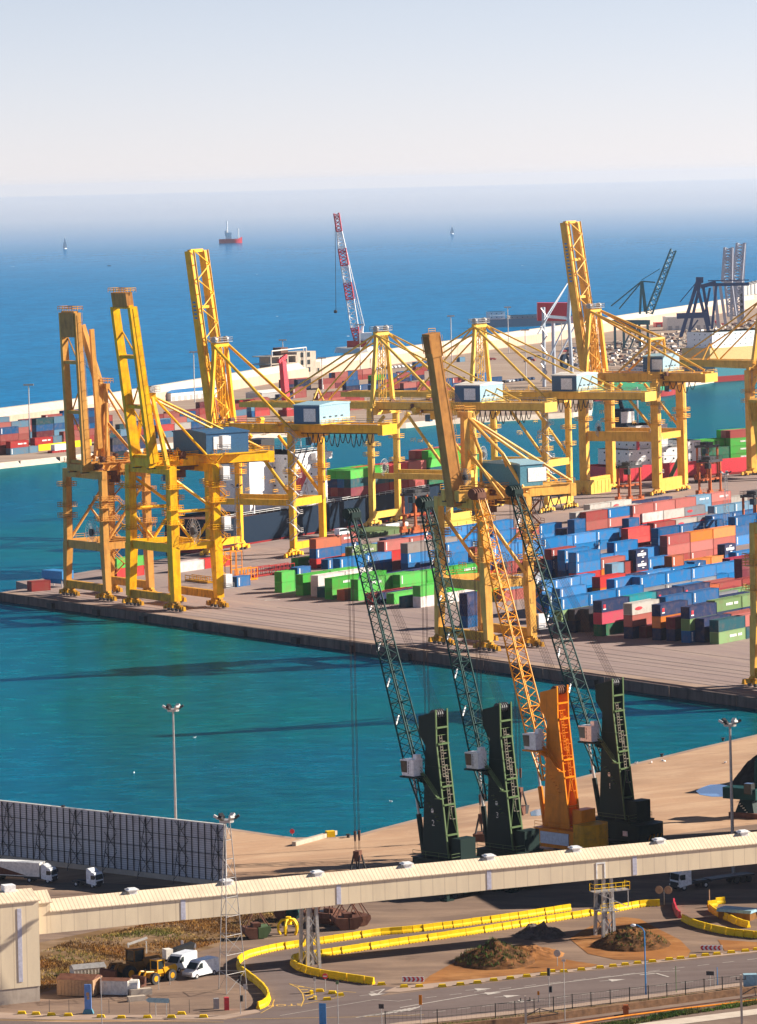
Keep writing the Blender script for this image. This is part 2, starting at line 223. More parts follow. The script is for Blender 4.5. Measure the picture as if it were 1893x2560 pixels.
def tag(o, label, cat, group=None):
    o['label'] = label; o['category'] = cat
    if group: o['group'] = group
    return o
def place(o, loc, rz=0.0): o.location = loc; o.rotation_euler = (0, 0, rz); return o
KIDS = {}
def clone(root, loc, rz, label, group=None, color=None):
    """copy of a thing with copies of its parts and sub-parts"""
    r = root.copy(); COL.objects.link(r); r.location = loc; r.rotation_euler = (0, 0, rz); r['label'] = label
    if group: r['group'] = group
    if color: r.color = color
    if root.name not in KIDS: KIDS[root.name] = [(c, list(c.children)) for c in root.children]
    for ch, gr in KIDS[root.name]:
        c = ch.copy(); COL.objects.link(c); c.parent = r
        if color and ch.color[0] < 0.999: c.color = color
        for g in gr:
            d = g.copy(); COL.objects.link(d); d.parent = c
    return r
def text_part(s, size, name, mat, parent, loc, rot, ext=0.0, align='CENTER', sx=1.0):
    cu = bpy.data.curves.new(name, 'FONT'); cu.body = s; cu.size = size; cu.align_x = align; cu.align_y = 'CENTER'; cu.extrude = ext; cu.resolution_u = 2
    t = bpy.data.objects.new("tmp", cu); COL.objects.link(t)
    dg = bpy.context.evaluated_depsgraph_get(); me = bpy.data.meshes.new_from_object(t.evaluated_get(dg))
    bpy.data.objects.remove(t); bpy.data.curves.remove(cu)
    me.name = name; me.materials.clear(); me.materials.append(mat)
    o = bpy.data.objects.new(name, me); COL.objects.link(o)
    if parent is not None: o.parent = parent
    o.location = loc; o.rotation_euler = rot; o.scale = (sx, 1, 1)
    return o
ORD = ["first", "second", "third", "fourth", "fifth", "sixth", "seventh", "eighth", "ninth", "tenth", "eleventh", "twelfth", "thirteenth", "fourteenth", "fifteenth", "sixteenth", "seventeenth", "eighteenth", "nineteenth", "twentieth", "twenty first", "twenty second", "twenty third", "twenty fourth", "twenty fifth", "twenty sixth", "twenty seventh", "twenty eighth", "twenty ninth", "thirtieth", "thirty first", "thirty second", "thirty third", "thirty fourth", "thirty fifth"]
# ---------------------------------------------------------------- light
SUN_AZ = math.radians(12.5); SUN_EL = math.radians(26.5)      # azimuth measured from +X towards +Y
w = bpy.data.worlds.new("World"); S.world = w; w.use_nodes = True
wt = w.node_tree; bg = wt.nodes["Background"]
sky = N(wt, "ShaderNodeTexSky"); sky.sky_type = 'NISHITA'; sky.sun_disc = False
sky.sun_elevation = SUN_EL; sky.sun_rotation = pi/2-SUN_AZ; sky.altitude = 100
sky.air_density = 1.0; sky.dust_density = 0.0; sky.ozone_density = 1.0
tc = N(wt, "ShaderNodeTexCoord"); sp = N(wt, "ShaderNodeSeparateXYZ"); wt.links.new(tc.outputs["Generated"], sp.inputs[0])
grade = ramp(wt, sp.outputs["Z"], [(0.0, (0.98, 1.10, 1.88)), (0.045, (0.98, 0.98, 1.42)), (0.16, (1.0, 1.08, 1.5)), (0.34, (0.34, 0.40, 0.50)), (1.0, (0.30, 0.34, 0.42))])
wt.links.new(mix(wt, 1.0, sky.outputs[0], grade, 'MULTIPLY'), bg.inputs[0]); bg.inputs[1].default_value = 0.0465
sl = bpy.data.lights.new("sun", 'SUN'); so = bpy.data.objects.new("sun", sl); COL.objects.link(so)
sl.energy = 5.0; sl.angle = math.radians(0.5); sl.color = (1.0, 0.90, 0.76)
sd = Vector((math.cos(SUN_AZ)*math.cos(SUN_EL), math.sin(SUN_AZ)*math.cos(SUN_EL), math.sin(SUN_EL)))
so.rotation_euler = sd.to_track_quat('Z', 'Y').to_euler()
S.view_settings.view_transform = 'Standard'; S.view_settings.look = 'None'; S.view_settings.exposure = 1.22; S.view_settings.gamma = 1.0
S.cycles.max_bounces = 6; S.cycles.diffuse_bounces = 3; S.cycles.glossy_bounces = 3; S.cycles.volume_bounces = 0; S.cycles.transmission_bounces = 2
S.cycles.use_denoising = True
# ---------------------------------------------------------------- water
ZW = -2.2
def water(name, c1, c2, wave, rough, spec, caps):
    m, nt, b = nodes(name)
    big = tex(nt, 0.006, 4, 0.55, pos(nt, (1.0, 0.45, 1)), 0.6)
    mid = tex(nt, 0.05, 5, 0.6, pos(nt, (0.8, 0.35, 1)))
    col = mix(nt, ramp(nt, big, [(0.35, 0.0), (0.65, 1.0)]), c1, c2)
    col = mix(nt, ramp(nt, mid, [(0.35, 0.0), (0.7, 0.45)]), col, tuple(x*0.6 for x in c1))
    rip = tex(nt, 0.30, 4, 0.65, pos(nt, (0.50, 0.85, 1)), 0.5)
    col = mix(nt, ramp(nt, rip, [(0.36, 0.0), (0.64, 1.0)]), mix(nt, 1.0, col, (0.62, 0.70, 0.74), 'MULTIPLY'), mix(nt, 1.0, col, (1.5, 1.25, 1.22), 'MULTIPLY'))
    if caps:
        wc = tex(nt, 0.055, 3, 0.75, pos(nt, (0.55, 0.28, 1)))
        col = mix(nt, ramp(nt, wc, [(0.735, 0.0), (0.76, 0.8)]), col, (0.8, 0.85, 0.9))
    bp = N(nt, "ShaderNodeBump"); bp.inputs["Strength"].default_value = 1.0; bp.inputs["Distance"].default_value = wave
    h = tex(nt, 0.28, 6, 0.62, pos(nt, (0.55, 1.0, 1)), 0.4)
    nt.links.new(h, bp.inputs["Height"])
    nt.nodes.remove(b)
    df = N(nt, "ShaderNodeBsdfDiffuse"); gl = N(nt, "ShaderNodeBsdfGlossy"); mx = N(nt, "ShaderNodeMixShader")
    nt.links.new(col, df.inputs["Color"]); gl.inputs["Color"].default_value = (0.10, 0.50, 0.72, 1); gl.inputs["Roughness"].default_value = rough
    nt.links.new(bp.outputs[0], df.inputs["Normal"]); (None if caps else nt.links.new(bp.outputs[0], gl.inputs["Normal"]))
    lw = N(nt, "ShaderNodeLayerWeight"); lw.inputs["Blend"].default_value = 0.5
    fr = ramp(nt, lw.outputs["Facing"], [(0.90, spec), (0.955, spec+0.03), (0.975, 0.13), (0.984, 0.35), (0.9895, 0.72), (0.9925, 0.92), (0.996, 1.0)]); nt.links.new(fr, mx.inputs[0])
    gc = ramp(nt, lw.outputs["Facing"], [(0.93, (0.10, 0.50, 0.66)), (0.980, (0.45, 0.76, 1.0)), (0.991, (0.93, 0.96, 1.0)), (0.997, (1.0, 1.0, 1.0))]); nt.links.new(gc, gl.inputs["Color"])
    nt.links.new(df.outputs[0], mx.inputs[1]); nt.links.new(gl.outputs[0], mx.inputs[2])
    nt.links.new(mx.outputs[0], nt.nodes["Material Output"].inputs["Surface"])
    return m
M['sea'] = water("open_sea_water", (0.0, 0.135, 0.33), (0.0, 0.155, 0.38), 0.9, 0.10, 0.14, True)
M['harbour'] = water("harbour_water", (0.0, 0.125, 0.11), (0.0, 0.09, 0.175), 0.5, 0.16, 0.40, False)
def sheet(name, poly, z, mat, kind="structure", thick=None):
    b = MB()
    if thick: b.prism(poly, z-thick, z)
    else: b.add([(p[0], p[1], z) for p in poly], [tuple(range(len(poly)))])
    return b.obj(name, mat, kind=kind)
def px(*pts, z=0.0): return [G(x, y, z) for x, y in pts]
# breakwater inner base line (ground level)
BW = [(-160, 1086), (0, 1066), (170, 1045), (523, 985), (800, 938), (1200, 878), (1400, 850), (1540, 826), (1735, 795), (1893, 768), (2050, 742)]
bw = [G(x, y) for x, y in BW]
# open sea: everything beyond the breakwater; basin: everything before it
far = [(p.x, p.y+12) for p in bw]
sea = MB().add([(-26000, far[0][1]+60, ZW-0.1)]+[(x, y, ZW-0.1) for x, y in far]+[(26000, far[-1][1]+2500, ZW-0.1), (26000, 59500, ZW-0.1), (-26000, 59500, ZW-0.1)], [tuple(range(len(far)+4))])
sea.obj("sea", M['sea'], kind="structure")
bas = MB().add([(-26000, 300, ZW), (3000, 300, ZW), (3000, far[-1][1]+40, ZW)]+[(x, y, ZW) for x, y in reversed(far)]+[(-26000, far[0][1]+60, ZW)], [tuple(range(len(far)+4))])
bas.obj("harbour_water", M['harbour'], kind="structure")
# ---------------------------------------------------------------- grounds
def ground(name, c1, c2, c3, s=0.02, streak=None, rough=0.9, rot=0.0):
    m, nt, b = nodes(name)
    f = ramp(nt, tex(nt, s, 7, 0.62, pos(nt), 0.3), [(0.36, 0.0), (0.66, 1.0)])
    c = mix(nt, f, c1, c2)
    f2 = ramp(nt, tex(nt, 1.0, 6, 0.6, pos(nt, streak or (0.02, 0.12, 1), (0, 0, rot)), 0.5), [(0.45, 0.0), (0.72, 0.9)])
    c = mix(nt, f2, c, c3)
    f4 = ramp(nt, tex(nt, 1.0, 4, 0.7, pos(nt, (0.03, 1.3, 1), (0, 0, rot+0.25)), 1.2), [(0.50, 0.0), (0.60, 0.16), (0.66, 0.0)]); c = mix(nt, f4, c, tuple(x*0.5 for x in c2))
    f5 = ramp(nt, tex(nt, 0.22, 6, 0.75, pos(nt)), [(0.60, 0.0), (0.70, 0.5)]); c = mix(nt, f5, c, tuple(x*0.45 for x in c2))
    f3 = ramp(nt, tex(nt, 1.1, 5, 0.7, pos(nt)), [(0.3, 0.25), (0.75, 0.0)])
    c = mix(nt, f3, c, tuple(x*0.55 for x in c1))
    nt.links.new(c, b.inputs["Base Color"]); b.inputs["Roughness"].default_value = rough; b.inputs["Specular IOR Level"].default_value = 0.04
    return m, nt, b
M['yard'], _, _ = ground("yard_dirt", (0.46, 0.29, 0.185), (0.30, 0.19, 0.13), (0.56, 0.39, 0.26), 0.028, (0.05, 0.16, 1), 0.92, -0.55)
M['loweryard'], _, _ = ground("lower_yard_tarmac", (0.22, 0.15, 0.115), (0.17, 0.12, 0.095), (0.33, 0.23, 0.165), 0.05, (0.05, 0.2, 1), 0.92, 0.12)
M['quay'], _, _ = ground("quay_asphalt", (0.27, 0.205, 0.195), (0.33, 0.25, 0.23), (0.38, 0.29, 0.25), 0.02, (0.012, 0.16, 1), 0.9, math.radians(56))
M['apron'], _, _ = ground("quay_edge_cement", (0.34, 0.24, 0.19), (0.42, 0.31, 0.24), (0.2, 0.14, 0.12), 0.08)
M['dock'], _, _ = ground("dock_cement", (0.36, 0.27, 0.21), (0.30, 0.22, 0.18), (0.45, 0.36, 0.29), 0.01)
M['asphalt'], _, _ = ground("road_asphalt", (0.15, 0.115, 0.108), (0.19, 0.148, 0.138), (0.13, 0.095, 0.09), 0.05, (0.02, 0.3, 1), 0.88, -0.1)
M['soil'], _, _ = ground("bare_soil", (0.32, 0.135, 0.045), (0.19, 0.085, 0.035), (0.42, 0.21, 0.08), 0.12, (0.15, 0.3, 1))
M['scrub'], _, _ = ground("scrub_soil", (0.22, 0.13, 0.065), (0.14, 0.085, 0.04), (0.36, 0.25, 0.17), 0.12, (0.1, 0.2, 1))
M['pave'], _, _ = ground("pavement_slabs", (0.42, 0.31, 0.24), (0.36, 0.26, 0.21), (0.30, 0.22, 0.18), 0.2)
def wallmat(name, c1, c2, sx, dark=0.3):
    m, nt, b = nodes(name)
    f = ramp(nt, tex(nt, 1.0, 6, 0.65, pos(nt, (0.5, 0.5, 0.08))), [(0.35, 0.0), (0.7, 1.0)])
    c = mix(nt, f, c1, c2)
    nt.links.new(c, b.inputs["Base Color"]); b.inputs["Roughness"].default_value = 0.9; b.inputs["Specular IOR Level"].default_value = 0.1
    return m
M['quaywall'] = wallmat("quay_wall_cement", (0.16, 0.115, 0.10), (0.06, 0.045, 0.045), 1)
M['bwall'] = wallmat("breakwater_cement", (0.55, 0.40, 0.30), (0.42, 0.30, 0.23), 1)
M['bwtop'] = wallmat("pale_cement", (0.56, 0.48, 0.40), (0.46, 0.38, 0.31), 1)
# foreground land
shore = [(-260, 2040), (0, 2052), (565, 2069), (694, 2088), (740, 2094), (841, 2092), (887, 2088), (945, 2072), (1073, 2039), (1151, 2018), (1232, 2000), (1442, 1944), (1558, 1915), (1738, 1871), (1893, 1836), (2300, 1740)]
sh = [G(x, y) for x, y in shore]
land = [(p.x, p.y) for p in sh]+[(700, sh[-1].y), (700, 330), (-500, 330), (-500, sh[0].y)]
sheet("ground", land, 0.0, M['yard'], thick=5.0)
k = MB()
for a, b in zip(sh, sh[1:]):
    d = (b-a).normalized(); n = Vector((d.y, -d.x, 0)); n = -n if n.y > 0 else n
    k.add([a+Vector((0, 0, .012)), b+Vector((0, 0, .012)), b+n*1.4+Vector((0, 0, .012)), a+n*1.4+Vector((0, 0, .012))], [(0, 1, 2, 3)])
k.obj("quay_edge_strip", M['apron'], kind="structure")
# near pier (wedge) : near face, far face
NQ0, NQ1 = G(-330, 1426), G(1893, 1733); FQ0, FQ1 = G(97, 1448), G(1893, 1149)
nd = (NQ1-NQ0).normalized(); fd = (FQ1-FQ0).normalized()
tipa = G(0, 1481); tipb = G(40, 1453)
nq_end = G(1893, 1733)+nd*160; fq_end = FQ1+fd*500
FB0, FB1 = G(1545, 1209), G(1893, 1180); fd2 = (FB1-FB0).normalized(); fn2 = Vector((-fd2.y, fd2.x, 0)); fn2 = fn2 if fn2.x < 0 else -fn2
pier = [(-95, tipa.y+12), (tipb.x, tipb.y), (FQ0.x, FQ0.y), (FB0.x, FB0.y), (FB1.x+fd2.x*400, FB1.y+fd2.y*400), (FB1.x+900, FB1.y), (nq_end.x+400, nq_end.y), (nq_end.x, nq_end.y), (tipa.x, tipa.y), (-100, tipa.y+6)]
PNAME = sheet("pier_ground", [(p[0], p[1]) for p in pier], 0.0, M['quay'], thick=6.0)
# quay wall faces and edge strip, set proud of the pier body
nn = Vector((nd.y, -nd.x, 0)); nn = nn if nn.y < 0 else -nn
qw = MB()
A, B = G(0, 1481)-nd*0, nq_end
L = (B-A).length; n = int(L/22)
for i in range(n):
    a = A+nd*(i*L/n+0.12); b = A+nd*((i+1)*L/n-0.12)
    qw.beam((a+nn*0.35+Vector((0, 0, -2.6))), (b+nn*0.35+Vector((0, 0, -2.6))), 0.7, 5.4)
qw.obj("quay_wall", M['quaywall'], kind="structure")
es = MB(); a0 = A+Vector((0, 0, .02)); b0 = B+Vector((0, 0, .02))
es.add([a0+nn*0.68, b0+nn*0.68, b0-nn*3.0, a0-nn*3.0], [(0, 1, 2, 3)])
es.obj("quay_edge", M['apron'], kind="structure")
sl_ = MB()
for off, w_ in ((3.6, 0.5), (7.0, 0.25), (10.2, 0.3), (16.4, 0.3), (21.0, 0.25), (25.0, 0.6), (31.0, 0.25), (40.0, 0.3)):
    a1 = a0-nn*off+nd*6; b1 = b0-nn*off
    if off > 18: a1 = a1+nd*(off-18)*1.2+nd*70
    z_ = Vector((0, 0, 0.012))
    sl_.add([a1+z_, b1+z_, b1-nn*w_+z_, a1-nn*w_+z_], [(0, 1, 2, 3)])
sl_.obj("crane_rail_tracks", simple("rail_slot", (0.16, 0.12, 0.11), 0.7), kind="structure")
fn = Vector((-fd.y, fd.x, 0)); fn = fn if fn.x < 0 else -fn
ft = MB()
for off, w_, l0 in ((3.5, 0.4, 0), (33, 0.4, 60), (36, 0.3, 60), (20, 0.25, 30)):
    a1 = FQ0-fn*off+fd*l0; b1 = FB0-fn*off; z_ = Vector((0, 0, 0.03)); ft.add([a1+z_, b1+z_, b1-fn*w_+z_, a1-fn*w_+z_], [(0, 1, 2, 3)])
ft.obj("ship_berth_rail_tracks", bpy.data.materials["rail_slot"], kind="structure")
# bollards and fenders along the near quay
fe = MB().lb(-1.3, 1.3, -0.5, 0.5, -2.6, -0.7).obj("quay_fender", M['black']); tag(fe, "black rubber fender on the near quay wall below the leftmost crane", "fender", "fenders along the near quay wall")
fe.location = A+nd*30+nn*1.2; fe.rotation_euler = (0, 0, math.atan2(nd.y, nd.x))
for i in range(1, 14):
    c = fe.copy(); COL.objects.link(c); c.location = A+nd*(30+i*24)+nn*1.2
    if (A+nd*(30+i*24)).y < 925: break
for o in list(COL.objects):
    if o.name.startswith("quay_fender"): o['label'] = "black rubber fender hanging on the dark quay wall of the crane pier"
# opposite dock with its sloped bank, reaching back to the breakwater
dl = [(-200, 1180), (0, 1157), (174, 1139), (420, 1108), (700, 1080), (900, 1062), (1015, 1057), (1090, 1049), (1433, 1031), (1478, 1025), (1484, 984), (1700, 958), (1990, 912)]
dk = [G(x, y) for x, y in dl]
dock = [(p.x, p.y) for p in dk]+[(dk[-1].x+900, dk[-1].y+300), (bw[-1].x+900, bw[-1].y+300)]+[(p.x, p.y) for p in reversed(bw)]
sheet("dock_ground", dock, 0.0, M['dock'], thick=6.0)
bk = MB()
for a, b in zip(dk, dk[1:]):
    a, b = a+Vector((0, 0, .02)), b+Vector((0, 0, .02)); o_ = Vector((0, -5.5, ZW-0.6)); bk.add([a, b, b+o_, a+o_], [(0, 1, 2, 3)])
bk.obj("dock_bank", M['bwtop'], kind="structure")
# breakwater: vertical inner wall, pale stepped crest, seaward slope
bk = MB(); cr = MB()
for i in range(len(bw)-1):
    a, b = bw[i], bw[i+1]
    def sec(p, hh):
        return [p+Vector((0, 0, -3)), p+Vector((0, 0, hh)), p+Vector((0, 2.5, hh)), p+Vector((0, 12, hh+3.4)), p+Vector((0, 22, hh+3.4)), p+Vector((0, 40, -4))]
    ha = 4.0+2.6*i/9; hb = 4.0+2.6*(i+1)/9
    A_, B_ = sec(a, ha), sec(b, hb)
    bk.add([A_[0], A_[1], B_[1], B_[0]], [(0, 3, 2, 1)])
    for j in range(1, 5): cr.add([A_[j], A_[j+1], B_[j+1], B_[j]], [(0, 3, 2, 1)])
b_ = bk.obj("breakwater_wall", M['bwall'])
tag(b_, "long tan harbour wall curving from the left edge to the far right", "wall")
cr.obj("crest", M['bwtop'], b_)
# ---------------------------------------------------------------- ship to shore gantry cranes
def sts(label, loc, rz, paint_m, P, group):
    """local x along the rails, local y towards the water"""
    L, Gg, zp, zg = P['L'], P['G'], P['zp'], P['zg']; hx, hy = L/2, Gg/2
    mm = M[paint_m]; low = M[P.get('low', paint_m)]; near = P['kind'] == 'near'
    t = empty("gantry_crane", loc, rz, label, "gantry crane", group)
    lw = P.get('lw', 1.6)
    for sx in (-1, 1):
        for sy in (-1, 1):
            x, y = sx*hx, sy*hy
            # bogie with rocker beams and wheels
            b = MB(); wd = MB()
            for k in (-1, 1):
                b.beam((x+k*1.9-1.5, y, 1.25), (x+k*1.9+1.5, y, 1.25), 1.1, 0.9)
                b.box((x+k*1.9, y, 1.9), (1.5, 1.0, 0.7), 0, 0.7)
                for q in (-0.95, 0.95):
                    wd.tube((x+k*1.9+q, y-0.28, 0.48), (x+k*1.9+q, y+0.28, 0.48), 0.46, n=10)
                b.box((x+k*3.5, y, 1.0), (0.35, 0.5, 0.7))
                b.box((x+k*1.9, y+sy*0.8, 1.3), (0.9, 0.6, 0.8)); b.box((x+k*4.6, y, .9), (1.0, .9, 1.1), 0, .7); b.box((x+k*2.8, y-sy*.8, .8), (.7, .7, .9)); b.beam((x+k*.6, y+.5, 2.4), (x+k*3.2, y+.5, 1.3), .35)
            b.box((x, y, 2.35), (4.4, 1.2, 0.7), 0, 0.8)
            bo = b.obj("bogie", low, t); wd.obj("wheel", M['darksteel'], bo)
            # leg
            g = MB(); ty = 0.0
            if near:
                xb = x+sx*P.get('splay', 0.9)
                g.beam((xb, y, 2.6), (x, y, zp), lw*0.85, lw, lw*1.35, lw*1.1, up=(0, 1, 0)); g.beam((x, y, zp), (x*0.98, y, zg+0.5), lw*1.15, lw, lw, lw, up=(0, 1, 0))
            else:
                g.beam((x, y, 2.6), (x, y, zg), lw, lw*1.1, lw, lw*1.1, up=(0, 1, 0))
            g.obj("leg", mm, t)
        # side frame (plane across the quay)
        x = sx*hx*0.985; br = MB(); r = P.get('br', 0.42)
        if P['brace'] == 'K':
            zm = (zp+zg)/2-1
            br.tube((x, hy, zg-2), (x, -hy, zm), r); br.tube((x, hy, zm), (x, -hy, zm), r)
            br.tube((x, -hy, zm-0.5), (x, 0, zp+0.6), r); br.tube((x, hy, zm-0.5), (x, 0, zp+0.6), r)
        elif P['brace'] == 'N':
            br.tube((x, hy, zp), (x, -hy, zg-2), r)
            zm = (zp+zg)/2; br.tube((x, 0, zm), (x, -hy, zp+1), r*0.8)
        elif P['brace'] == 'D':
            br.tube((x, hy, zg-2), (x, -hy, zp+1), r*1.1); br.tube((x, 0, (zg+zp)/2-1), (x, -hy, (zg+zp)/2+4), r*0.7)
        else:
            br.tube((x, 0, zg-1.5), (x, -hy, zp+1.2), r*1.25); br.beam((x, hy, zg-7), (x, hy-5, zg-1.5), 0.9)
        br.obj("brace", mm, t)
        pb = MB(); pb.beam((x, -hy+lw*.5, zp), (x, hy-lw*.5, zp), 1.1, P.get('pbh', 1.8))
        po = pb.obj("portal_beam", mm, t)
        if near:
            MB().rail([(x+sx*0.5, -hy, zp+0.9), (x+sx*0.5, hy, zp+0.9)], 1.1, 0.06).obj("handrail", mm, po)
    for sy in (-1, 1):
        y = sy*hy; g = MB()
        ex = P.get('splay', 0.9) if near else 0
        g.beam((-hx-ex, y, 3.3), (hx+ex, y, 3.3), 1.3, P.get('sill', 2.0)); g.obj("sill_beam", low if P.get('lowsill') else mm, t)
        g = MB(); g.beam((-hx+lw*.55, y, zp-0.05 if not near else zp-0.3), (hx-lw*.55, y, zp-0.05 if not near else zp-0.3), 1.2, 2.2)
        if near or sy < 0: g.obj("portal_beam", mm, t)
        g = MB(); g.beam((-hx-0.8, y, zg-0.2), (hx+0.8, y, zg-0.2), 1.5, P.get('topb', 2.2)); g.obj("cross_beam", mm, t)
    # main girders
    gs = P.get('gs', 3.4); gw = P.get('gw', 1.4); gh = P.get('gh', 2.2); back = P['back']; yend = -(hy+back); yf = hy+3.0
    ends = ((-1, 1) if gs > 0 else (0,))
    for s in ends:
        g = MB(); g.beam((s*gs, yf, zg+1.6), (s*gs, yend, zg+1.6), gw, gh); go = g.obj("girder", mm, t)
        q = MB(); q.rail([(s*(gs+1.0), yf, zg+1.6+gh/2), (s*(gs+1.0), yend, zg+1.6+gh/2)], 1.1, 0.06, 3)
        q.lb(s*(gs+0.35), s*(gs+1.15), yend, yf, zg+1.6+gh/2-.12, zg+1.6+gh/2-.02); q.obj("walkway", M['steel'] if not near else mm, go)
    for s in ends:
        g = MB(); g.lb(s*gs-.35, s*gs+.35, yend+.5, yf, zg+1.6-gh/2-.28, zg+1.6-gh/2-.02); g.obj("trolley_rail", M['darksteel'], t)
    g = MB()
    for y in (yf-0.5, -hy-back*0.5): MB().beam((-gs-gw*.4, y, zg+1.7), (gs+gw*.4, y, zg+1.7), 0.8, gh*0.8).obj("girder_tie", mm, t)
    g.box((0, yend-0.8, zg+1.2), (gs*2+1.5, 1.6, 3.0)); g.rail([(-gs, yend-1.8, zg+2.8), (gs, yend-1.8, zg+2.8)], 1.1, 0.07); g.obj("end_tie", mm, t)
    # festoon cable loops under the girder
    if P.get('fest'):
        f = MB(); y0, y1, nlo = P['fest']; xx = -gs-gw*.5-0.5
        for i in range(nlo):
            a, b = y0+(y1-y0)*i/nlo, y0+(y1-y0)*(i+1)/nlo
            f.path([(xx, a+(b-a)*q/8, zg+0.2-(4*(q/8)*(1-q/8))*(3.3+0.8*math.sin(i*1.7))) for q in range(9)], 0.15, 5)
        f.obj("festoon_cable", M['black'], t)
    # trolley
    tr = MB(); ty_ = P.get('trolley', -hy+4); tr.box((0, ty_, zg-0.1), (gs*2-1, 5, 1.6)); tr.box((0, ty_, zg-1.8), (2.2, 2.2, 2.2)); tro = tr.obj("trolley", M['rust'] if near else mm, t)
    MB().box((gs*0.4, ty_+3, zg-2.6), (1.8, 1.8, 2.2)).obj("cab", M['housedark'], tro)
    # machine house
    if P.get('house'):
        x0, x1, y0, y1, hh, side = P['house']; z0 = zg+1.6+gh/2+0.35
        h = MB(); xs = (x0+x1)/2; e = 0.35
        h.lb(x0, x1, y0, y1, z0, z0+hh); h.m = 1
        h.ext([(x0-.25, z0+hh), (x1+.25, z0+hh), (x1+.25, z0+hh+.35), (xs, z0+hh+1.0), (x0-.25, z0+hh+.35)], y0-.25, y1+.25, 'y')
        ho = h.obj("machine_house", [M[P.get('hm', 'teal')], M[P.get('hr', 'housepale')]], t)
        # cladding on the landward / rail side faces in a paler colour
        if side: MB().lb(x0+.02, x1-.02, y0-.07, y0+.02, z0+.02, z0+hh-.02).obj("cladding", M[side], ho)
        d = MB()
        if near: d.lb(x0-.12, x0-.02, y1-7.5, y1-2.2, z0+1.0, z0+hh-.8)
        else: d.lb(x0-.12, x0-.02, y1-3.4, y1-7.4, z0+.6, z0+hh-.8)
        d.obj("panel", M['white'], ho)
        d = MB()
        for k in range(4): d.lb(x0+2+k*(x1-x0-4)/4, x0+3.3+k*(x1-x0-4)/4, y0-.14, y0-.07, z0+1.6, z0+2.0)
        d.obj("louvre", M['darksteel'], ho)
        d = MB(); d.rail([(x0-1.2, y0-1.2, z0), (x1+1.2, y0-1.2, z0)], 1.1, .06); d.lb(x0-1.3, x1+1.3, y0-1.3, y1+.6, z0-.3, z0-.05); d.obj("platform", mm, ho)
    # mast / A frame and stays
    za, ya = P['za'], P.get('ya', hy); aw = P.get('aw', 4.0)
    m1 = MB(); fr = P.get('fr', 0.62)
    if P['mast'] == 'A':
        for s in (-1, 1): m1.beam((s*hx*P.get('af', .82), ya, zg+.9), (s*aw, ya, za), fr*2, fr*2, fr*1.6, fr*1.6)
        m1.beam((-aw-.6, ya, za), (aw+.6, ya, za), 1.6, 1.3)
        mo = m1.obj("a_frame", mm, t)
        if not near: MB().lattice((0, ya, zg+1), (0, ya, za-.5), 1.7, 1.7, 1.7, 1.7, 14, .13, up=(0, 1, 0), rb=.09).obj("ladder_tower", mm, mo)
        pl = MB(); pl.lb(-aw-1.4, aw+1.4, ya-1.6, ya+1.6, za+.8, za+.95); pl.rail([(-aw-1.4, ya-1.6, za+.95), (aw+1.4, ya-1.6, za+.95), (aw+1.4, ya+1.6, za+.95), (-aw-1.4, ya+1.6, za+.95), (-aw-1.4, ya-1.6, za+.95)], 1.2, .07, 1.6)
        for s in (-1, 1):
            pl.tube((s*aw-.5, ya, za+1.6), (s*aw+.5, ya, za+1.6), 0.9, n=10)
        pl.obj("mast_platform", M['steel'], mo)
    else:
        m1.beam((0, ya, zg-2 if P['mast'] == 'C' else zg), (0, ya, za), 1.9, 1.9, 1.5, 1.5); m1.beam((-2.2, ya, za), (2.2, ya, za), 1.2, 1.4)
        m1.tube((-.2, ya, za-9), (hx, ya-hy, zg+1), .35); m1.tube((-.2, ya, za-9), (-hx, ya-hy, zg+1), .35)
        mo = m1.obj("mast", mm, t)
        pl = MB(); pl.rail([(-2.2, ya-1.6, za+.8), (2.2, ya-1.6, za+.8), (2.2, ya+1.6, za+.8), (-2.2, ya+1.6, za+.8), (-2.2, ya-1.6, za+.8)], 1.2, .08, 1.6)
        for z in (za-6, za-13): pl.rail([(-1.8, ya-1.6, z), (1.8, ya-1.6, z), (1.8, ya+1.6, z)], 1.1, .08, 1.6)
        pl.obj("mast_platform", mm, mo)
    for s in (-1, 1):
        for (kind, y1, z1, r, x1, x2) in P['stays']:
            g = MB(); g.tube((s*x1, ya-.3, za-.2), (s*x2, y1, z1), r, n=8); g.obj("stay", mm, t)
    for (x1, y1, z1, x2, y2, z2, r) in P.get('struts', []): MB().tube((x1, y1, z1), (x2, y2, z2), r, n=8).obj("strut", mm, t)
    # boom
    bl, ang, bs = P['boom'], math.radians(P['ang']), P.get('bs', 3.4)
    dy, dz = math.cos(ang), math.sin(ang); hb = Vector((0, hy+P.get('hinge', 1.6), zg+1.6)); tip = hb+Vector((0, dy*bl, dz*bl)); nrm = Vector((0, -dz, dy))
    bm = M[P.get('boomm', paint_m)]
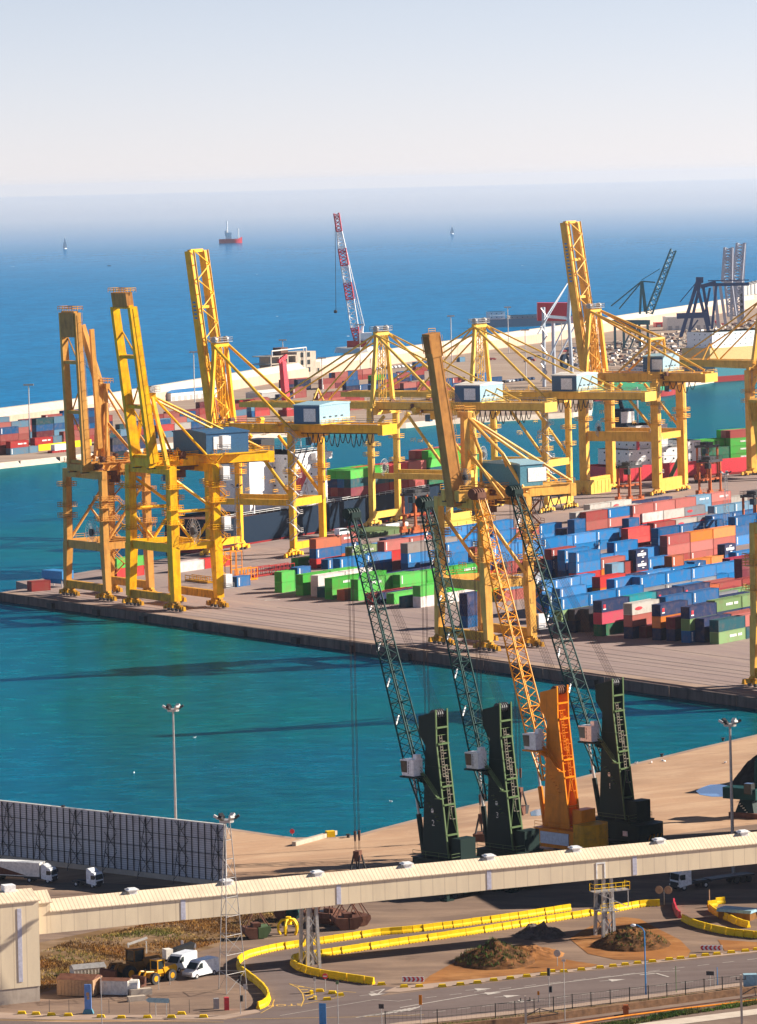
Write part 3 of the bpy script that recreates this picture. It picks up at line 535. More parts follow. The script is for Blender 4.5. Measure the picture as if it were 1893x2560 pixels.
    if P['bt'] == 'twin':
        for s in (-1, 1):
            g = MB(); bw_ = P.get('bw', 1.15)
            g.beam(hb+Vector((s*bs, 0, 0)), tip+Vector((s*bs, 0, 0)), bw_, P.get('bh', 2.3), bw_, P.get('bh', 2.3)*.75, up=nrm); g.obj("boom_girder", bm, t)
        g = MB(); nb = P.get('nb', 4)
        for i in range(nb+1):
            c = hb.lerp(tip, (i+.12)/(nb+.12)); g.beam(c+Vector((-bs+.5, 0, 0)), c+Vector((bs-.5, 0, 0)), .9, 1.3, up=nrm)
        if P.get('lat'):
            n_ = 12
            for i in range(n_):
                a, b = hb.lerp(tip, i/n_)+nrm*1.9, hb.lerp(tip, (i+1)/n_)+nrm*1.9; s = 1 if i % 2 else -1
                g.tube(a+Vector((s*bs, 0, 0)), b+Vector((-s*bs, 0, 0)), .2, n=5)
                for q in (-1, 1): g.tube(a+Vector((q*bs, 0, 0)), b+Vector((q*bs, 0, 0)), .28, n=5)
                for q in (-1, 1): g.tube(a+Vector((q*bs, 0, 0)), hb.lerp(tip, i/n_)+Vector((q*bs, 0, 0)), .15, n=5)
        else:
            for i in range(3):
                a, b = hb.lerp(tip, .1+i*.25)+nrm*1.0, hb.lerp(tip, .1+(i+1)*.25)+nrm*1.0; s = 1 if i % 2 else -1
                g.tube(a+Vector((s*bs, 0, 0)), b+Vector((-s*bs, 0, 0)), .22, n=5)
        g.obj("boom_bracing", bm, t)
        g = MB()
        for q in (-1, 1):
            for i in range(16):
                a, b = hb.lerp(tip, i/16), hb.lerp(tip, (i+1)/16); o_ = Vector((q*(bs+1.1), 0, 0))+nrm*.9
                g.tube(a+o_, b+o_, .06, n=4); g.tube(a+o_, a+Vector((q*(bs+.5), 0, 0)), .05, n=4)
        g.obj("walkway", bm, t)
        if P.get('sign'):
            g = MB()
            for i in range(P['sign']):
                c = hb.lerp(tip, .62+i*.022); g.beam(c+Vector((-bs-P.get('bw', 1.15)/2-.03, -.5, 0)), c+Vector((-bs-P.get('bw', 1.15)/2-.03, .5, 0)), .06, .55)
            g.obj("lettering", M['blue'], t)
    elif P['bt'] == 'box':
        g = MB(); wb = P.get('bw', 3.2)
        g.beam(hb-Vector((0, dy, dz))*2.5, hb+Vector((0, dy, dz))*bl, wb, wb*1.05, wb*.82, wb*.8, up=nrm); g.obj("boom_girder", bm, t)
        c = hb+Vector((0, dy, dz))*bl; g = MB(); g.beam(c-Vector((0, dy, dz))*5, c+Vector((0, dy, dz))*.6, wb*.98, wb*.96, wb*1.0, wb*1.0, up=nrm)
        for i in range(6): 
            q = -wb*.5+i*wb/5; g.beam(c+Vector((q, 0, 0))-Vector((0, dy, dz))*4+nrm*-wb*.56, c+Vector((q, 0, 0))-nrm*wb*.56, .14, .14)
        g.obj("boom_head", bm, t)
        g = MB(); o_ = nrm*(-wb*.5)
        for i in range(20):
            a = hb.lerp(tip, i/20)-nrm*-wb*.5; b = hb.lerp(tip, (i+1)/20)+nrm*wb*.5; a = hb.lerp(tip, i/20)+nrm*wb*.5
            for q in (-.35, .35): g.tube(a+Vector((q-wb*.45, 0, 0))+nrm*.3, b+Vector((q-wb*.45, 0, 0))+nrm*.3, .05, n=4)
        g.rail([tip+Vector((wb*.6, -.5, .5)), tip+Vector((wb*.6, -2.5, .5))], 1.1, .07); g.obj("ladder", mm, t)
    if P.get('head'):
        g = MB(); hb_, hh = P['head']; dd = Vector((0, dy, dz)); g.beam(tip-dd*(hh if P.get('headin') else 0), tip+dd*(0 if P.get('headin') else hh), bs*2-.4 if P.get('headin') else bs*1.7, 2.0, up=nrm); g.obj("boom_head", M['boombrown'], t)
        g = MB(); c = tip+dd*(.6 if P.get('headin') else hh)
        g.rail([c+Vector((-bs, -1.8, 0)), c+Vector((bs, -1.8, 0)), c+Vector((bs, 1.4, 0)), c+Vector((-bs, 1.4, 0)), c+Vector((-bs, -1.8, 0))], 1.1, .08, 1.4)
        g.box(tuple(c+Vector((bs*.6, -2.6, -2.0))), (2.2, 1.6, 2.2)); g.obj("head_platform", mm, t)
    if P['ang'] < 20:   # lowered boom hung from forestays with a trestle on it
        for (yy, hh) in P.get('trestle', [(hb.y+bl*.45, 4)]):
            z1 = zg+2.7
            for s in (-1, 1): MB().tube((s*bs, yy, z1), (0, yy, z1+hh), .3).obj("trestle", mm, t)
    for (x1, y1, z1, x2, y2, z2, w1_, w2_) in P.get('links', []): MB().beam((x1, y1, z1), (x2, y2, z2), w1_, 1.2, w2_, 1.4, up=(0, 1, 0)).obj("forestay_link", mm, t)
    # hoist ropes from mast to boom
    if P['ang'] > 20:
        g = MB()
        for q in (-1.2, -.4, .4, 1.2): g.tube((q, ya, za+.5), tuple(hb+Vector((q, dy, dz))*1+Vector((0, dy, dz))*bl*.72+nrm*1.2), .05, n=4)
        g.obj("boom_rope", M['rope'], t)
    # cable reels
    for (x, y, z, rr) in P.get('reels', []):
        g = MB(); n_ = 22
        for i in range(n_):
            a = 2*pi*i/n_; g.tube((x, y, z), (x+rr*math.cos(a), y, z+rr*math.sin(a)), .07, n=4)
            b = 2*pi*(i+1)/n_
            for q in (1.0, .55): g.tube((x+q*rr*math.cos(a), y, z+q*rr*math.sin(a)), (x+q*rr*math.cos(b), y, z+q*rr*math.sin(b)), .07, n=4)
        ro = g.obj("cable_reel", M[P.get('reelm', 'lightsteel')], t)
        MB().tube((x, y-.4, z), (x, y+.4, z), rr*.3, n=14).obj("hub", M['darksteel'], ro)
    # stair tower
    for (x, y, z0, z1, sm) in P.get('stairs', []):
        g = MB(); n_ = int((z1-z0)/2.6); h_ = (z1-z0)/n_
        for i in range(n_):
            s = 1 if i % 2 else -1; za_ = z0+i*h_
            g.beam((x, y-s*1.5, za_), (x, y+s*1.5, za_+h_), .8, .12); g.box((x, y+s*1.9, za_+h_), (1.5, .9, .12))
            for q in (-.45, .45): g.tube((x+q, y-s*1.5, za_+1.1), (x+q, y+s*1.5, za_+h_+1.1), .06, n=4)
            g.rail([(x-.7, y+s*2.3, za_+h_), (x+.7, y+s*2.3, za_+h_)], 1.1, .06)
        g.obj("stair_tower", M[sm], t)
    for (x, y, z) in P.get('cabins', []):
        g = MB(); g.box((x, y, z), (1.8, 2.0, 3.2)); g.m = 1; g.box((x, y, z-1.9), (2.6, 2.8, .2)); g.rail([(x-1.2, y-1.3, z-1.8), (x-1.2, y+1.3, z-1.8), (x+1.2, y+1.3, z-1.8)], 1.1, .07)
        g.obj("electrical_cabinet", [M['white'], M['steel']], t)
    if P.get('clutter'):
        rr = random.Random(P['clutter']); g = MB()
        for i in range(26):
            y = rr.uniform(-hy-2, hy+2); x = rr.choice((-1, 1))*(hx*rr.uniform(.2, 1.05)); z = zg+rr.uniform(-1.5, 3.5)
            g.rail([(x, y, z), (x+rr.uniform(-3, 3), y, z)], 1.1, .07, 1.5); g.lb(x-1, x+1, y-.6, y+.6, z-.1, z)
        for i in range(8):
            y = rr.uniform(-hy, hy); x = rr.choice((-1, 1))*hx; z = rr.uniform(zp, zg); g.rail([(x-1.5, y, z), (x+1.5, y, z)], 1.1, .07, 1.5)
        g.obj("handrail", mm, t)
        for i in range(9):
            y = rr.uniform(-hy-3, hy+2); x = rr.uniform(-hx*.7, hx*.7); g = MB(); z = zg+rr.uniform(-1.5, 4); s_ = rr.uniform(.8, 1.5)
            g.box((x, y, z), (s_*1.6, s_, s_*.9)); g.tube((x-s_, y, z+.3*s_), (x+s_, y, z+.3*s_), s_*.55, n=10); g.box((x, y, z-s_*.6), (s_*2.2, s_*1.4, .25)); g.obj("winch", M['rust'] if i % 2 else mm, t)
        # caged landings round the legs and rungs up them
        for sx in (-1, 1):
            for sy in (-1, 1):
                for q in range(3 if near else 2):
                    z = zp+3+(zg-zp-6)*(q+rr.uniform(.1, .9))/3; x, y = sx*hx, sy*hy; e = lw*.5+1.1; g = MB()
                    g.lb(x-e, x+e, y-e, y+e, z-.12, z); g.rail([(x-e, y-e, z), (x+e, y-e, z), (x+e, y+e, z), (x-e, y+e, z), (x-e, y-e, z)], 1.1, .07, 1.1); g.obj("landing", mm, t)
                xx, yy = sx*hx*.985-.35, sy*hy-lw*.62; g = MB()
                for q in (-.28, .28): g.tube((xx+q, yy, zp), (xx+q, yy, zg), .06, n=4)
                k = zp
                while k < zg: g.tube((xx-.28, yy, k), (xx+.28, yy, k), .05, n=4); k += .8
                g.obj("ladder", M['rust'] if near else M['steel'], t)
    return t
wn = nn  # towards the near water
NEAR_RZ = math.atan2(wn.y, wn.x)-pi/2; FAR_RZ = math.atan2(fn.y, fn.x)-pi/2
GN, GF = "ship cranes standing along the near quay", "ship cranes standing along the far quay"
C1 = dict(links=[(3.2, 4.6, 73, 0.5, 1.0, 56, 2.0, 3.0), (0.5, 1.0, 56, -1.5, 3.5, 38, 1.6, 1.6), (-3.6, 5.5, 72, -2.2, 3.0, 40, .8, .8)], kind='near', L=19.5, G=13.3, zp=14.5, zg=33.5, brace='N', lw=1.7, back=12, gs=3.4, house=None, za=56.5, ya=0, mast='C', aw=2, stays=[('b', -14, 36, .3, 1.2, 3.2)],
          boom=41.5, ang=87.5, bs=3.9, bt='twin', nb=3, head=(7, 6.5), headin=True, low='amberlow', lowsill=True, reels=[(-3, 6.65, 17.8, 3.3), (-3, -6.65, 20.5, 3.0)], stairs=[(8.2, -8.3, 5, 34, 'tan')], clutter=3, struts=[(0, 0, 47, 5, -14, 35, .3), (0, 0, 40, 0, 9, 35, .4), (-3.4, 2, 35, -1, 0, 52, .4), (3.4, 2, 35, 1, 0, 52, .4)])
C2 = dict(kind='near', L=21, G=13.0, zp=16.5, zg=36.5, brace='K', lw=2.1, back=21, gs=3.6, gw=1.5, gh=2.6, house=(-8.5, 8.0, -18.5, -5.5, 5.2, None), hm='housedark', hr='housedark', za=55.5, mast='A', aw=1.8, fr=.5,
          stays=[('b', -26, 40, .3, 1.6, 3.4), ('b', -6.5, 38, .32, 1.6, 9.5)], boom=41, ang=82.5, bs=4.4, bt='twin', nb=3, bw=1.3, bh=2.8, head=(6, 3.8), low='amberlow', lowsill=True, reels=[(-10.9, 0.5, 20.3, 3.4)],
          stairs=[(-11.5, -7.6, 4, 40, 'amber')], cabins=[(-12.3, -8.6, z) for z in (7, 22, 35, 43)], clutter=5)
C5 = dict(kind='near', L=18.3, G=12.5, zp=15.3, zg=34.2, brace='D', lw=1.75, back=17, gs=2.9, gw=1.4, gh=2.6, house=(-8.5, 6.5, -11.5, -5.0, 5.0, None), hm='teal', hr='housepale', za=54.5, ya=4.5, mast='C', aw=2,
          stays=[('b', -24, 37.3, .38, .4, 3), ('b', -3, 45.0, .42, .2, 4.5)], struts=[(-4.5, -3, 45, -9, -6.2, 36, .45), (4.5, -3, 45, 9, -6.2, 36, .4), (-4.5, -3, 45, 0, -9, 37, .4), (0, 4.5, 47, -8.5, 0, 35, .4)],
          boom=38, ang=81.5, bt='box', bw=3.1, bs=3, boomm='boombrown', headrust=True, low='amberlow', lowsill=True, reels=[(-9.3, 1, 19.3, 3.3), (-2, 6.2, 40.0, 2.1)], stairs=[(-9.8, -7.9, 5, 34, 'rust')], cabins=[(-10, -8.6, 6)], fest=(-9, -22, 5), clutter=9)
far_stays = lambda G_, zg, yb: [('leg', -G_/2, zg+1, .46, 4.0, 7.8), ('back', yb, zg+3, .28, 4.6, 3.4)]
def forestay(P, ys):  # stays to a lowered boom
    P['stays'] = P['stays']+[('f', y, P['zg']+3, .3, 4.3, 3.4) for y in ys]; return P
C3 = dict(sign=5, kind='far', L=17, G=29, zp=16, zg=36.0, brace='F', lw=1.55, back=27, gs=3.6, gw=1.3, gh=2.6, house=(-9.5, 8, -25.0, -16.3, 5.2, 'housepale'), hm='housedark', hr='housepale', za=62, mast='A', aw=3.2, stays=far_stays(29, 36, -20)[:1],
          boom=53, ang=82.5, hinge=1.0, bs=3.9, bt='twin', nb=3, lat=True, bw=1.5, bh=2.5, stairs=[(-9.6, -15.9, 5, 37, 'lightsteel')], fest=(-18, -40, 12), clutter=13, trolley=-18)
C4 = forestay(dict(kind='far', L=16.5, G=28, zp=16, zg=36.5, brace='F', lw=1.55, back=31, gs=3.4, gw=1.3, gh=2.4, house=(-7.5, 7.5, -25.5, -16.5, 5.0, 'housepale'), hm='housedark', hr='offwhite', za=61, mast='A', aw=3.2, stays=far_stays(28, 36.5, -34),
          boom=50, ang=0, bs=3.4, bt='twin', nb=6, bw=1.2, bh=2.2, stairs=[(-9.4, -15.2, 5, 37, 'lightsteel')], fest=(-22, -42, 11), clutter=17, reels=[(-8.6, 9, 18.8, 2.7)], trolley=-5, trestle=[(38, 4)]), (52, 36))
C6 = forestay(dict(C4, back=33, fest=(-8, -30, 12), clutter=19, trestle=[(36, 3.5)], stays=far_stays(28, 36.5, -36)), (52, 36))
C7 = dict(sign=12, kind='far', L=20, G=27.7, zp=20, zg=38.5, brace='F', lw=2.5, sill=4.2, topb=2.6, pbh=3.4, back=15, gs=4.2, gw=1.5, gh=3.0, house=(-5, 8, -14.5, -7.0, 5.0, 'housepale'), hm='housedark', hr='housepale', za=63, mast='A', aw=3.6, fr=.75, stays=far_stays(27.7, 38.5, -28)[:0]+[('b', -10, 53, .42, 3.8, 5.5), ('b', -26, 42, .38, 3.8, 4)],
          boom=54, ang=82.5, bs=4.3, bt='twin', nb=4, lat=True, bw=2.0, bh=3.0, stairs=[(-10, -13.8, 5, 38, 'lightsteel')], fest=(-10, -27, 7), clutter=23, reels=[(-10.2, 8, 22.6, 2.7)], trolley=-16, struts=[(-5.5, -10, 53, -7, -10, 42, .5), (5.5, -10, 53, 7, -10, 42, .5), (-5.5, -10, 53, 5.5, -10, 53, .5), (-4, -10, 52.5, -4, 4, 41, .4), (4, -10, 52.5, 4, 4, 41, .4)])
C8 = forestay(dict(kind='far', L=20, G=27.7, zp=20, zg=38.0, brace='F', lw=2.5, sill=4.2, topb=2.6, pbh=3.4, back=20, gs=4.0, gw=1.5, gh=3.0, house=(-5, 8, -24, -16.0, 5.0, 'housepale'), hm='housedark', hr='housepale', za=63, mast='A', aw=3.6, fr=.7, stays=far_stays(27.7, 38, -28),
          boom=52, ang=0, bs=4.0, bt='twin', nb=6, bw=1.5, bh=3.0, fest=(10, -8, 8), clutter=29, trolley=20, trestle=[(46, 6)]), (60, 44))
sts("brown tan gantry crane, leftmost on the near quay, its double boom raised", G(273, 1491), NEAR_RZ, 'tan', C1, GN)
sts("bright yellow gantry crane, second on the near quay, with raised boom and spoked reel", G(438, 1516), NEAR_RZ, 'amber', C2, GN)
sts("sand coloured gantry crane with one thick brown box boom raised, in front of green containers", G(1215, 1614), NEAR_RZ, 'sand', C5, GN)
sts("gantry crane cut by the right edge, only one leg and boom tip showing", G(2022, 1722), NEAR_RZ, 'sand', dict(C5, boom=26, boomm='sand'), GN)
sts("golden gantry crane with raised lattice boom and pale blue machine house, beside the dark ship", G(667, 1384), FAR_RZ, 'gold', C3, GF)
sts("pale yellow gantry crane with lowered boom, left of the two with pointed mast", G(1060, 1312), FAR_RZ, 'pale', C4, GF)
sts("pale yellow gantry crane with lowered boom, right of the two with pointed mast", G(1303, 1275), FAR_RZ, 'pale', C6, GF)
sts("tall orange tan gantry crane with raised boom, by the red and white ship", G(1586, 1231), FAR_RZ, 'farorange', C7, GF)
sts("orange tan gantry crane at the far right with thick lowered boom and long forestays", G(1880, 1188)+fd2*10-fn2*13.85, math.atan2(fn2.y, fn2.x)-pi/2, 'farorange', C8, GF)
def W2P(p):
    u = p[0]*F/p[1]; v = (H-p[2])*F/p[1]-VH
    return (u*cR+v*sR+UC, -u*sR+v*cR+VC)
# ---------------------------------------------------------------- mobile harbour cranes on the near yard
def mobile(label, base, tip_px, tm, em, lm, digit, grab_z, group, cwm):
    bx, by = base.x, base.y; dx, dy = -.70, .71
    r = 18.0
    for _ in range(40):
        D = by+dy*r; p = PD(tip_px[0], tip_px[1], D); r = r+((bx+dx*r)-p.x)/.7*0.5
    tz = p.z
    rz = math.atan2(dy, dx)-pi/2
    t = empty("harbour_crane", (bx, by, 0), rz, label, "mobile harbour crane", group)
    # undercarriage
    g = MB(); g.lb(-3.0, 3.0, -7.5, 7.0, .9, 2.0)
    for x in (-1, 1):
        for y in (-6.2, 6.2): g.lb(x*3, x*5.6, y-.5, y+.5, 1.0, 1.7); g.lb(x*5.2, x*5.8, y-.3, y+.3, .25, 1.4); g.lb(x*4.7, x*6.3, y-.8, y+.8, .02, .25)
    uc = g.obj("undercarriage", M['green'] if digit else M['orange'], t)
    g = MB()
    for i in range(6):
        for x in (-1, 1): g.tube((x*1.9, -5.5+i*2.2, .62), (x*2.9, -5.5+i*2.2, .62), .6, n=12)
    g.obj("wheel", M['black'], uc)
    MB().tube((0, 0, 1.9), (0, 0, 2.6), 1.7, n=18).obj("slew_ring", M['darksteel'], t)
    # machinery house and rounded counterweight at the rear
    g = MB(); g.lb(-2.9, 2.9, -5.2, 3.6, 2.5, 5.4); g.lb(-3.05, 3.05, -5.2, 3.8, 5.4, 5.5); hs = g.obj("machinery_house", M[tm], t)
    g = MB(); arc = [(-2.95, -4.9)]+[(-2.95*math.cos(pi*i/12), -6.6-1.6*math.sin(pi*i/12)) for i in range(13)]+[(2.95, -4.9)]
    g.prism(arc, 2.2, 5.2 if digit else 6.6)
    if not digit:
        for z in (3.2, 4.3, 5.4): g.prism([(x*1.012, y*1.006) for x, y in arc], z, z+.08)
    g.obj("counterweight", M[cwm], t)
    if not digit: MB().lb(-3.06, -2.9, -3.9, 2.2, 3.1, 5.0).obj("panel", simple("blue_white_panel", (0.55, 0.62, 0.74), .5), hs)
    else: MB().lb(-3.0, -2.88, -4.6, -3.6, 3.2, 4.0).obj("panel", M['white'], hs)
    g = MB(); g.rail([(-2.8, 3.6, 5.5), (-2.8, -4.8, 5.5), (2.8, -4.8, 5.5), (2.8, 3.6, 5.5)], 1.0, .04); g.obj("handrail", M[em], hs)
    g = MB()
    for i, q in enumerate((-1, 1)):
        for k in range(4): g.beam((-2.0+k*.9, -8.32, 2.7), (-1.5+k*.9, -8.32, 3.6), .06, .25)
    if digit: g.obj("warning_stripe", M['amberlow'], t)
    # tower: two tapering side plates, front plate, open back with ladder
    ZB, ZT = 5.4, 5.4+21.6
    def yf(z): k = (z-ZB)/(ZT-ZB); return 2.9-1.5*k
    def yr(z): k = (z-ZB)/(ZT-ZB); return (-2.6+2.2*k) if k < 1 else -.4
    for s in (-1, 1):
        g = MB(); pts = [(2.9, ZB), (yf(ZT-4.5), ZT-4.5), (yf(ZT)+1.7, ZT-2.6), (yf(ZT)+1.7, ZT), (-.5, ZT+.9), (-.5, ZT-4), (-2.6, ZB)]
        g.ext(pts, s*1.25-.14, s*1.25+.14); so_ = g.obj("side_plate", M[tm], t)
        g = MB(); g.beam((s*1.25, -2.68, ZB), (s*1.25, -.58, ZT-4), .26, .16, up=(0, 1, 0)); g.beam((s*1.25, -.58, ZT-4), (s*1.25, -.58, ZT+1.2), .26, .16, up=(0, 1, 0)); g.obj("flange", M[em], so_)
        g = MB()
        for z in (ZB+5.2, ZB+9.5, ZB+14): g.beam((s*1.41, yf(z)-.1, z), (s*1.41, yr(z)+.1, z), .06, .12)
        g.obj("seam", M[tm], so_)
    g = MB(); g.beam((0, 2.75, ZB), (0, 1.45, ZT-3), 2.4, .15, up=(0, 1, 0)); g.box((0, 2.1, ZT-1.3), (2.2, 1.8, 2.2)); g.obj("front_plate", M[tm] if not digit else M["black"], t)  # green towers: plate blackened, shade of the open back put into its colour
    g = MB()
    for z in (ZB+3.6, ZB+8.2, ZB+11, ZB+17.5, ZB+20): g.beam((-1.2, yr(z), z), (1.2, yr(z), z), .3, .25)
    g.tube((-1.1, yr(ZB+3.8), ZB+3.8), (0, yr(ZB+8), ZB+8), .09, n=5); g.tube((1.1, yr(ZB+3.8), ZB+3.8), (0, yr(ZB+8), ZB+8), .09, n=5)
    for i in range(9): z = ZB+9.2+i*1.2; g.beam((-1.2, yr(z)+.3, z), (1.2, yr(z)+.3, z), .08, .08)
    g.obj("cross_bar", M[em], t)
    g = MB()
    for (x, z0, z1) in ((-.35, ZT-2.8, ZB+12.5), (.25, ZB+14, ZB+6)):
        for q in (-.25, .25): g.tube((x+q, yr(z0)+.1, z0), (x+q, yr(z1)+.1, z1), .07, n=5)
        n_ = int(abs(z0-z1)/.45)
        for i in range(n_):
            z = z1+(z0-z1)*i/n_; g.tube((x-.25, yr(z)+.1, z), (x+.25, yr(z)+.1, z), .045, n=4)
            if i % 4 == 0: g.path([(x-.4, yr(z), z), (x-.3, yr(z)-.5, z), (x+.3, yr(z)-.5, z), (x+.4, yr(z), z)], .05, 4)
    g.obj("ladder", M['dullsteel'] if digit else M[em], t)
    # sheaves on the tower head
    g = MB()
    for q in (-.9, -.45, 0, .45, .9): g.tube((q-.12, .3, ZT+.4), (q+.12, .3, ZT+.4), .75, n=12)
    g.obj("sheave", M['darksteel'] if digit else M['rust'], t)
    MB().lb(-.9, 2.4, -4.9, -3.0, 5.5, 8.6).obj("winch_box", M[em if 0 else tm], t)
    # stair and landing on the tower flank
    g = MB(); g.beam((-1.9, 2.2, ZB+13), (-1.9, -1.4, ZB+9.4), .7, .1); g.rail([(-2.2, 2.2, ZB+13), (-2.2, -1.4, ZB+9.4)], 1.0, .05, 1); g.box((-1.9, -1.6, ZB+9.3), (.9, 1.2, .1))
    for i in range(6): g.beam((-1.5, .9-i*.4, ZB+8.4-i*.5), (-2.1, .9-i*.4, ZB+8.4-i*.5), .1, .1)
    g.obj("stair", M[em], t)
    # cab on an arm in front of the tower
    c = Vector((-2.7, 3.4, ZB+13.9)); g = MB()
    g.ext([(c.y-1.3, c.z-1.3), (c.y+1.2, c.z-1.3), (c.y+1.6, c.z+1.15), (c.y-1.3, c.z+1.3)], c.x-1.0, c.x+1.0); g.box((c.x, c.y-1.1, c.z+1.6), (1.0, .8, .8)); co_ = g.obj("cab", M['whitecoat'], t)
    g = MB(); g.ext([(c.y+.1, c.z-.8), (c.y+1.3, c.z-.8), (c.y+1.5, c.z+.95), (c.y+.1, c.z+1.0)], c.x-1.05, c.x+1.05); g.obj("window", M['glass'], co_)
    g = MB(); g.box((c.x, c.y-.2, c.z-1.5), (2.3, 3.6, .25)); g.beam((c.x, c.y-1.4, c.z-1.8), (-1.2, 1.6, c.z-2.4), .7, .7); g.obj("cab_arm", M[tm], co_)
    g = MB()
    for i in range(8): g.lb(c.x-1.03, c.x-1.0, c.y-.3, c.y-.12, c.z-.9+i*.24, c.z-.78+i*.24)
    if digit: g.obj("lettering", M['darksteel'], co_)
    # boom
    foot = Vector((0, 3.1, ZB+7.4)); tip = Vector((0, r, tz)); d = (tip-foot).normalized(); Lb = (tip-foot).length
    kn = foot+d*7.0; w_ = 2.7
    g = MB(); nb = 30
    g.lattice(kn, foot.lerp(tip, .93), w_, 2.2, 1.7, 1.5, nb, .14, rb=.065, n=6)
    g.lattice(foot, kn, w_*.9, .5, w_, 2.2, 4, .14, rb=.075, n=6)
    q = foot.lerp(tip, .93); g.lattice(q, tip, 1.7, 1.5, 1.5, .9, 2, .16, rb=.09)
    bo = g.obj("boom", M[lm], t)
    g = MB(); sxd = Vector((1, 0, 0)); n2 = sxd.cross(d)
    for k, i in enumerate((6, 10, 14, 18, 22, 25)):
        a = foot.lerp(tip, .1+i/32.0); b = foot.lerp(tip, .1+(i+1.0)/32.0); g.tube(a+Vector((-1.0, 0, 0))-n2*1.15, b+Vector((.1, 0, 0))-n2*1.15, .16, n=5)
    if digit: g.obj("walkway_light", M['white'], bo)
    g = MB(); g.box(tuple(tip), (2.0, 1.6, 1.2))
    for x in (-1.1, -.6, 0, .6, 1.1): g.tube((tip.x+x-.14, tip.y+.4, tip.z+.4), (tip.x+x+.14, tip.y+.4, tip.z+.4), .85, n=12)
    g.obj("boom_head", M['green'] if digit else M['rust'], bo)
    # luffing cylinder
    a = Vector((0, 3.9, 5.2)); b = foot+d*6.0+Vector((0, .9, -.6)); m_ = a.lerp(b, .5)
    g = MB(); g.tube(a, m_, .42, n=10); cy = g.obj("luffing_cylinder", M[tm], t)
    MB().tube(m_, b, .2, n=8).obj("rod", M['lightsteel'], cy)
    g = MB(); g.ball(b, .75, 6); g.tube(b, foot+d*9, .16); g.obj("boom_joint", M[tm], bo)
    # luffing ropes and hoist ropes
    g = MB()
    for x in (-.9, -.5, -.2, .2, .5, .9): g.tube((x, .3, ZT+.9), (x*.8, tip.y-.5, tip.z+.3), .035, n=4, caps=False)
    g.obj("luffing_rope", M['rope'], t)
    g = MB()
    for x in (-.55, -.3, .3, .55): g.tube((x, tip.y+.9, tip.z), (x, tip.y+.9, grab_z+4.6), .045, n=4, caps=False)
    hr = g.obj("hoist_rope", M['rope'], t)
    g = MB()
    for x in (-.45, .45): g.tube((x, tip.y+.9, grab_z+7.6), (x, tip.y+.9, grab_z+6.0), .26, .16, n=7)
    g.obj("rope_socket", M['rope'], hr)
    # numeral
    if digit:
        s_ = text_part(digit, 1.3, "numeral", M['offwhite'], t, (-1.41, .4, ZB+5.3), (pi/2, 0, -pi/2))
        MB().ball((-1.42, .5, ZB+7.2), .3, 5, (.1, 1, 1.3)).obj("emblem", M['offwhite'], t)
    # grab hanging from the hoist ropes: a thing of its own
    gp = Vector((bx, by, 0))+Matrix.Rotation(rz, 3, 'Z') @ Vector((0, tip.y+.9, 0)); gp.z = grab_z
    gr = empty("grab", gp, rz+.4, "", "grab", "grabs hanging from the mobile cranes")
    g = MB(); g.box((0, 0, 3.9), (1.3, 1.0, 1.1)); g.box((0, 0, 3.1), (1.0, .8, .5)); g.obj("head_block", M['rust'], gr)
    for s in (-1, 1):
        for y in (-.7, .7): MB().beam((s*.4, y*.7, 3.8), (s*1.5, y, 1.3), .22, .22).obj("arm", M['darksteel'], gr)
        g = MB(); g.ext([(s*.05, .1), (s*1.1, 0), (s*1.8, 1.3), (s*.1, 1.5)], -1.1, 1.1, 'y'); g.obj("shell", M['rust'] if s < 0 else M['darksteel'], gr)
    return t, gr
GM = "mobile harbour cranes lined up on the yard"
def mbase(x, y): return G(x, y, 0)
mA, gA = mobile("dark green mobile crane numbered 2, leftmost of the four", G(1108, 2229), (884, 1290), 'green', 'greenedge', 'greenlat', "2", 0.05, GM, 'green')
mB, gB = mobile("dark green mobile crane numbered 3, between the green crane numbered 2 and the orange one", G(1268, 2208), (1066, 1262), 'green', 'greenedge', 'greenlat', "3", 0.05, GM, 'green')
mC, gC = mobile("orange mobile crane with orange lattice boom and big rounded counterweight", G(1410, 2152), (1197, 1240), 'orange', 'orange', 'orangelat', "", 1.5, GM, 'loader')
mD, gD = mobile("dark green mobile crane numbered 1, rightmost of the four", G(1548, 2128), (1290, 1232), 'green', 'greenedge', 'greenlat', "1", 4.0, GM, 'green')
gA['label'] = "black four armed grab hanging in front of the waterside yard, left of green crane 2"
gB['label'] = "grab hanging behind the tower of green crane 2"
gC['label'] = "rusty grab hanging between the towers of green cranes 2 and 3"
gD['label'] = "grab hanging between green crane 3 and the orange crane"
